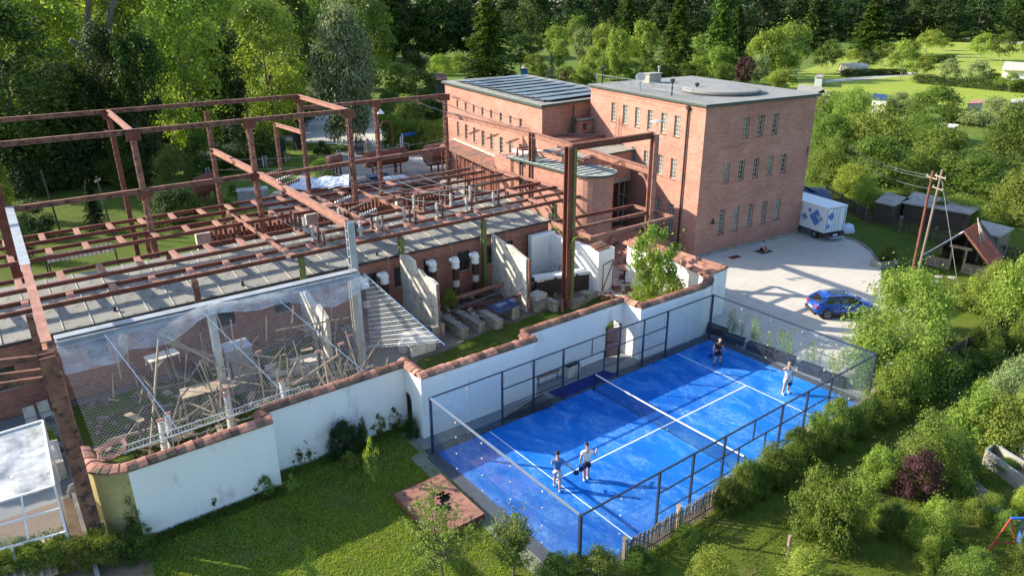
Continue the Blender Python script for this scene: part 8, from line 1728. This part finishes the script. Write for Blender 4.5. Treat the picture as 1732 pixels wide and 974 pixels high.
# ------------------------------------------------------------------ back yard: tanks, sheets, awning, gate
for (px, py, L, r_, az, lb, m) in ((352, 345, 2.6, 1.0, .9, 'big round rusty tank on legs left of the gantry', 'rust_dark'), (655, 296, 5.6, .95, .05, 'long rusty tank lying behind the middle gantry column', 'rust_dark'), (752, 288, 5.0, 1.35, .05, 'large rusty cylindrical tank raised on a stand by the solar hall', 'rust'), (568, 300, 1.8, .6, .3, 'small rusty tank end behind the gantry beam', 'rust')):
    b = G(px, py); o = thing('storage_tank', lb, 'tank', b, az); mb = MB(); mb.lathe((-L/2, 0, 2.2), [(.05, -.25), (r_*.6, -.2), (r_*.95, 0), (r_, .1), (r_, L-.1), (r_*.95, L), (r_*.6, L+.2), (.05, L+.25)], 20, axis=(1, 0, 0)); mb.build('tank_shell', m, o, smooth=False, local=True)
    mb = MB()
    for x in (-L*.3, L*.3):
        for y in (-r_*.6, r_*.6): mb.bx(x-.08, x+.08, y-.08, y+.08, 0, 2.2-r_*.6)
    mb.bx(-L*.35, L*.35, -.06, .06, .9, 1.0); mb.build('tank_stand', 'rust_dark', o, local=True)
    mb = MB(); mb.tube([(L*.3, 0, 2.2+r_), (L*.3, 0, 2.6+r_), (L*.6, 0, 2.6+r_), (L*.6, 0, 1.8+r_)], .05, 5); mb.build('pipe', 'steel_grey', o, local=True)
sh_ = thing('sheeted_stack', 'stack under pale blue and white sheets behind the grid with small dark firs before it', 'sheet', G(530, 315)); Q = [G(487, 322, 1.6), G(590, 316, 1.6), G(590, 296, 1.9), G(498, 303, 1.9)]; mb = MB(); n = 12
for i in range(n):
    for j in range(4): f = lambda u, v: Q[0].lerp(Q[1], u).lerp(Q[3].lerp(Q[2], u), v)+Vector((0, 0, .12*math.sin(u*17+v*4))); mb.quad(f(i/n, j/4), f((i+1)/n, j/4), f((i+1)/n, (j+1)/4), f(i/n, (j+1)/4))
mb.build('sheet', 'pale_tarp', sh_); mb = MB(); c = sum(Q, Vector())/4; mb.prism([tuple(c.lerp(q, .93))[:2] for q in Q], 0, 1.35); mb.build('stack', 'wood_old', sh_)
for i, px in enumerate((538, 556, 560, 575, 590)): at('spruce', px, 330, 306-(i % 2)*4, 9, 'leaf_deep', 'potted_fir', ORD[i]+' from the left of the small potted firs before the sheeted stack', T_, 'small dark firs before the sheeted stack')
aw = thing('blue_awning', 'long bright blue awning roof among the hedges behind the gantry', 'awning', G(702, 262)); Q = [G(677, 232, 2.6), G(722, 226, 2.6), G(718, 222, 3.0), G(680, 227, 3.0)]; mb = MB(); mb.slab(*Q, .08); mb.build('awning_sheet', 'blue_plastic', aw); mb = MB()
for q in Q: mb.bar((q.x, q.y, 0), q, .12)
mb.build('post', 'white_paint', aw)
vg = thing('van', 'dark van seen only in part parked under the hedge by the solar hall', 'van', G(698, 258)) if False else None
gt = thing('drive_gate', 'dark iron gate with stone pier standing open at the drive', 'gate', G(602, 262)); b = G(602, 264); b2 = G(618, 264); n = 12; mb = MB()
for i in range(n): q = b.lerp(b2, i/(n-1)); mb.bar(q+Vector((0, 0, .1)), q+Vector((0, 0, 2.2+.3*math.sin(i/(n-1)*PI))), .06)
for z in (.3, 1.1, 2.0): mb.bar(b+Vector((0, 0, z)), b2+Vector((0, 0, z)), .07)
mb.build('gate_leaf', 'metal_dark', gt); mb = MB(); q = G(620, 264); mb.box(q+Vector((.3, 0, .9)), (.9, .9, 1.8)); mb.add([(q.x-.15, q.y-.45, 1.8), (q.x+.75, q.y-.45, 1.8), (q.x+.75, q.y+.45, 1.8), (q.x-.15, q.y+.45, 1.8), (q.x+.3, q.y, 2.5)], [(0, 1, 4), (1, 2, 4), (2, 3, 4), (3, 0, 4)]); mb.build('gate_pier', 'concrete', gt)
for (px, py, d, m, lb) in ((478, 262, (1.0, 1.0, 2.2), 'metal_dark', 'dark statue like block on the drive, left of the tall column'), (505, 252, (1.0, 1.0, 2.4), 'metal_dark', 'dark block on the drive right of the tall column'), (430, 345, (3.0, 1.6, 1.6), 'steel_grey', 'grey shed box with rusty roof behind the tall frame column'), (620, 322, (4, 1.4, .9), 'metal_dark', 'dark long crate behind the grid'), (665, 312, (3.0, 1.4, .8), 'pale_tarp', 'pale covered pallet between the tanks'), (710, 330, (4.5, 1.0, 1.4), 'metal_dark', 'dark bench row behind the grid'), (640, 305, (2.6, 1.4, .6), 'blue_tarp', 'blue covered pallet behind the gantry column'), (596, 322, (2.0, 1.2, 1.3), 'concrete_pale', 'pale sacks stacked beside the sheeted stack'), (790, 325, (2.2, 1.5, .5), 'concrete_pale', 'pale pallet on the paved back yard'), (845, 338, (1.2, .6, .5), 'white_paint', 'white box on the paved back yard')):
    q = G(px, py); box1('yard_block', (q.x, q.y, 0), d, m, lb, 'block', random.uniform(-.3, .3))
wl = thing('white_figure', 'weathered white garden statue by the back fence', 'statue', G(348, 292)); b = G(348, 295); mb = MB(); mb.box(b+Vector((0, 0, .4)), (.9, .9, .8)); mb.build('plinth', 'concrete_pale', wl); mb = MB(); mb.lathe(b+Vector((0, 0, .8)), [(.34, 0), (.28, .5), (.38, 1.0), (.36, 1.4), (.14, 1.7), (.2, 1.85), (.2, 2.05), (.05, 2.2)], 10); mb.build('figure', 'concrete_pale', wl, smooth=True)
# ------------------------------------------------------------------ garden: cold frames, swing
for i, (quad, lb) in enumerate((([(1668, 760), (1683, 750), (1748, 790), (1732, 806)], 'grey cold frame with open glass lid at the right edge, front one'), ([(1702, 737), (1716, 726), (1760, 752), (1748, 768)], 'second cold frame with glass walls behind the front one'))):
    Q = [G(x, y, .75) for x, y in quad]; o = thing('cold_frame', lb, 'cold frame', (sum(q.x for q in Q)/4, sum(q.y for q in Q)/4, 0)); mb = MB()
    for a_, b_ in zip(Q, Q[1:]+Q[:1]): mb.bar(a_, b_, .07, .05)
    mb.build('rim', 'steel_grey', o); mb = MB()
    for a_, b_ in zip(Q, Q[1:]+Q[:1]): mb.slab((a_.x, a_.y, 0), (b_.x, b_.y, 0), (b_.x, b_.y, .72), (a_.x, a_.y, .72), .03)
    mb.build('side_wall', 'concrete', o); mb = MB(); mb.prism([(q.x, q.y) for q in [sum(Q, Vector())/4+(q-sum(Q, Vector())/4)*.95 for q in Q]], 0.0, .35); mb.build('soil', 'earth', o)
    c = sum(Q, Vector())/4; cc_ = bpy.data.objects.new('seedlings', getc('shrub')[0]); COL.objects.link(cc_); cc_.parent = o; cc_.location = (0, 0, .33); cc_.scale = (.8, .5, .35); cc_.material_slots[0].link = 'OBJECT'; cc_.material_slots[0].material = M['leaf_mid']
sw = thing('garden_swing', 'red and blue framed garden swing with blue seat at the right edge', 'swing', G(1700, 940)); a_ = G(1660, 946); b_ = G(1722, 946); top_ = G(1715, 903, 1.7) if False else None
tp = Vector(((a_.x+b_.x)/2+.25, (a_.y+b_.y)/2+.1, 1.75)); tp2 = tp+Vector((1.6, -1.2, 0.0))
mb = MB(); mb.cyl(a_, tp, .035, n=8); mb.cyl(b_, tp, .035, n=8); mb.cyl(a_+Vector((1.6, -1.2, 0)), tp2, .035, n=8); mb.cyl(b_+Vector((1.6, -1.2, 0)), tp2, .035, n=8); mb.cyl(a_.lerp(tp, .4), b_.lerp(tp, .4), .025, n=6); mb.build('leg_frame', 'cloth_red', sw)
mb = MB(); mb.cyl(tp, tp2, .05, n=8); mb.build('top_bar', 'blue_plastic', sw); mb = MB(); m_ = tp.lerp(tp2, .35); mb.box((m_.x, m_.y, .55), (.4, .2, .06), .6); mb.box((m_.x+.05, m_.y+.1, .72), (.4, .04, .3), .6); mb.build('seat', 'blue_plastic', sw); mb = MB(); mb.cyl((m_.x-.15, m_.y, .6), (m_.x-.15, m_.y, 1.74), .012, n=4); mb.cyl((m_.x+.15, m_.y, .6), (m_.x+.15, m_.y, 1.74), .012, n=4); mb.build('seat_rope', 'wire', sw)
fp = thing('garden_post', 'short pale wooden post at the corner of the ivy arbour', 'post', G(1331, 938)); b = G(1331, 938); mb = MB(); mb.box(b+Vector((0, 0, .45)), (.1, .1, .9)); mb.box(b+Vector((0, 0, .92)), (.12, .12, .03)); mb.build('post', 'wood_light', fp)
text('Mainer R', .36, (-Wd-.008, .95, 2.55), (PI/2, 0, -PI/2), 'metal_dark', TRK)
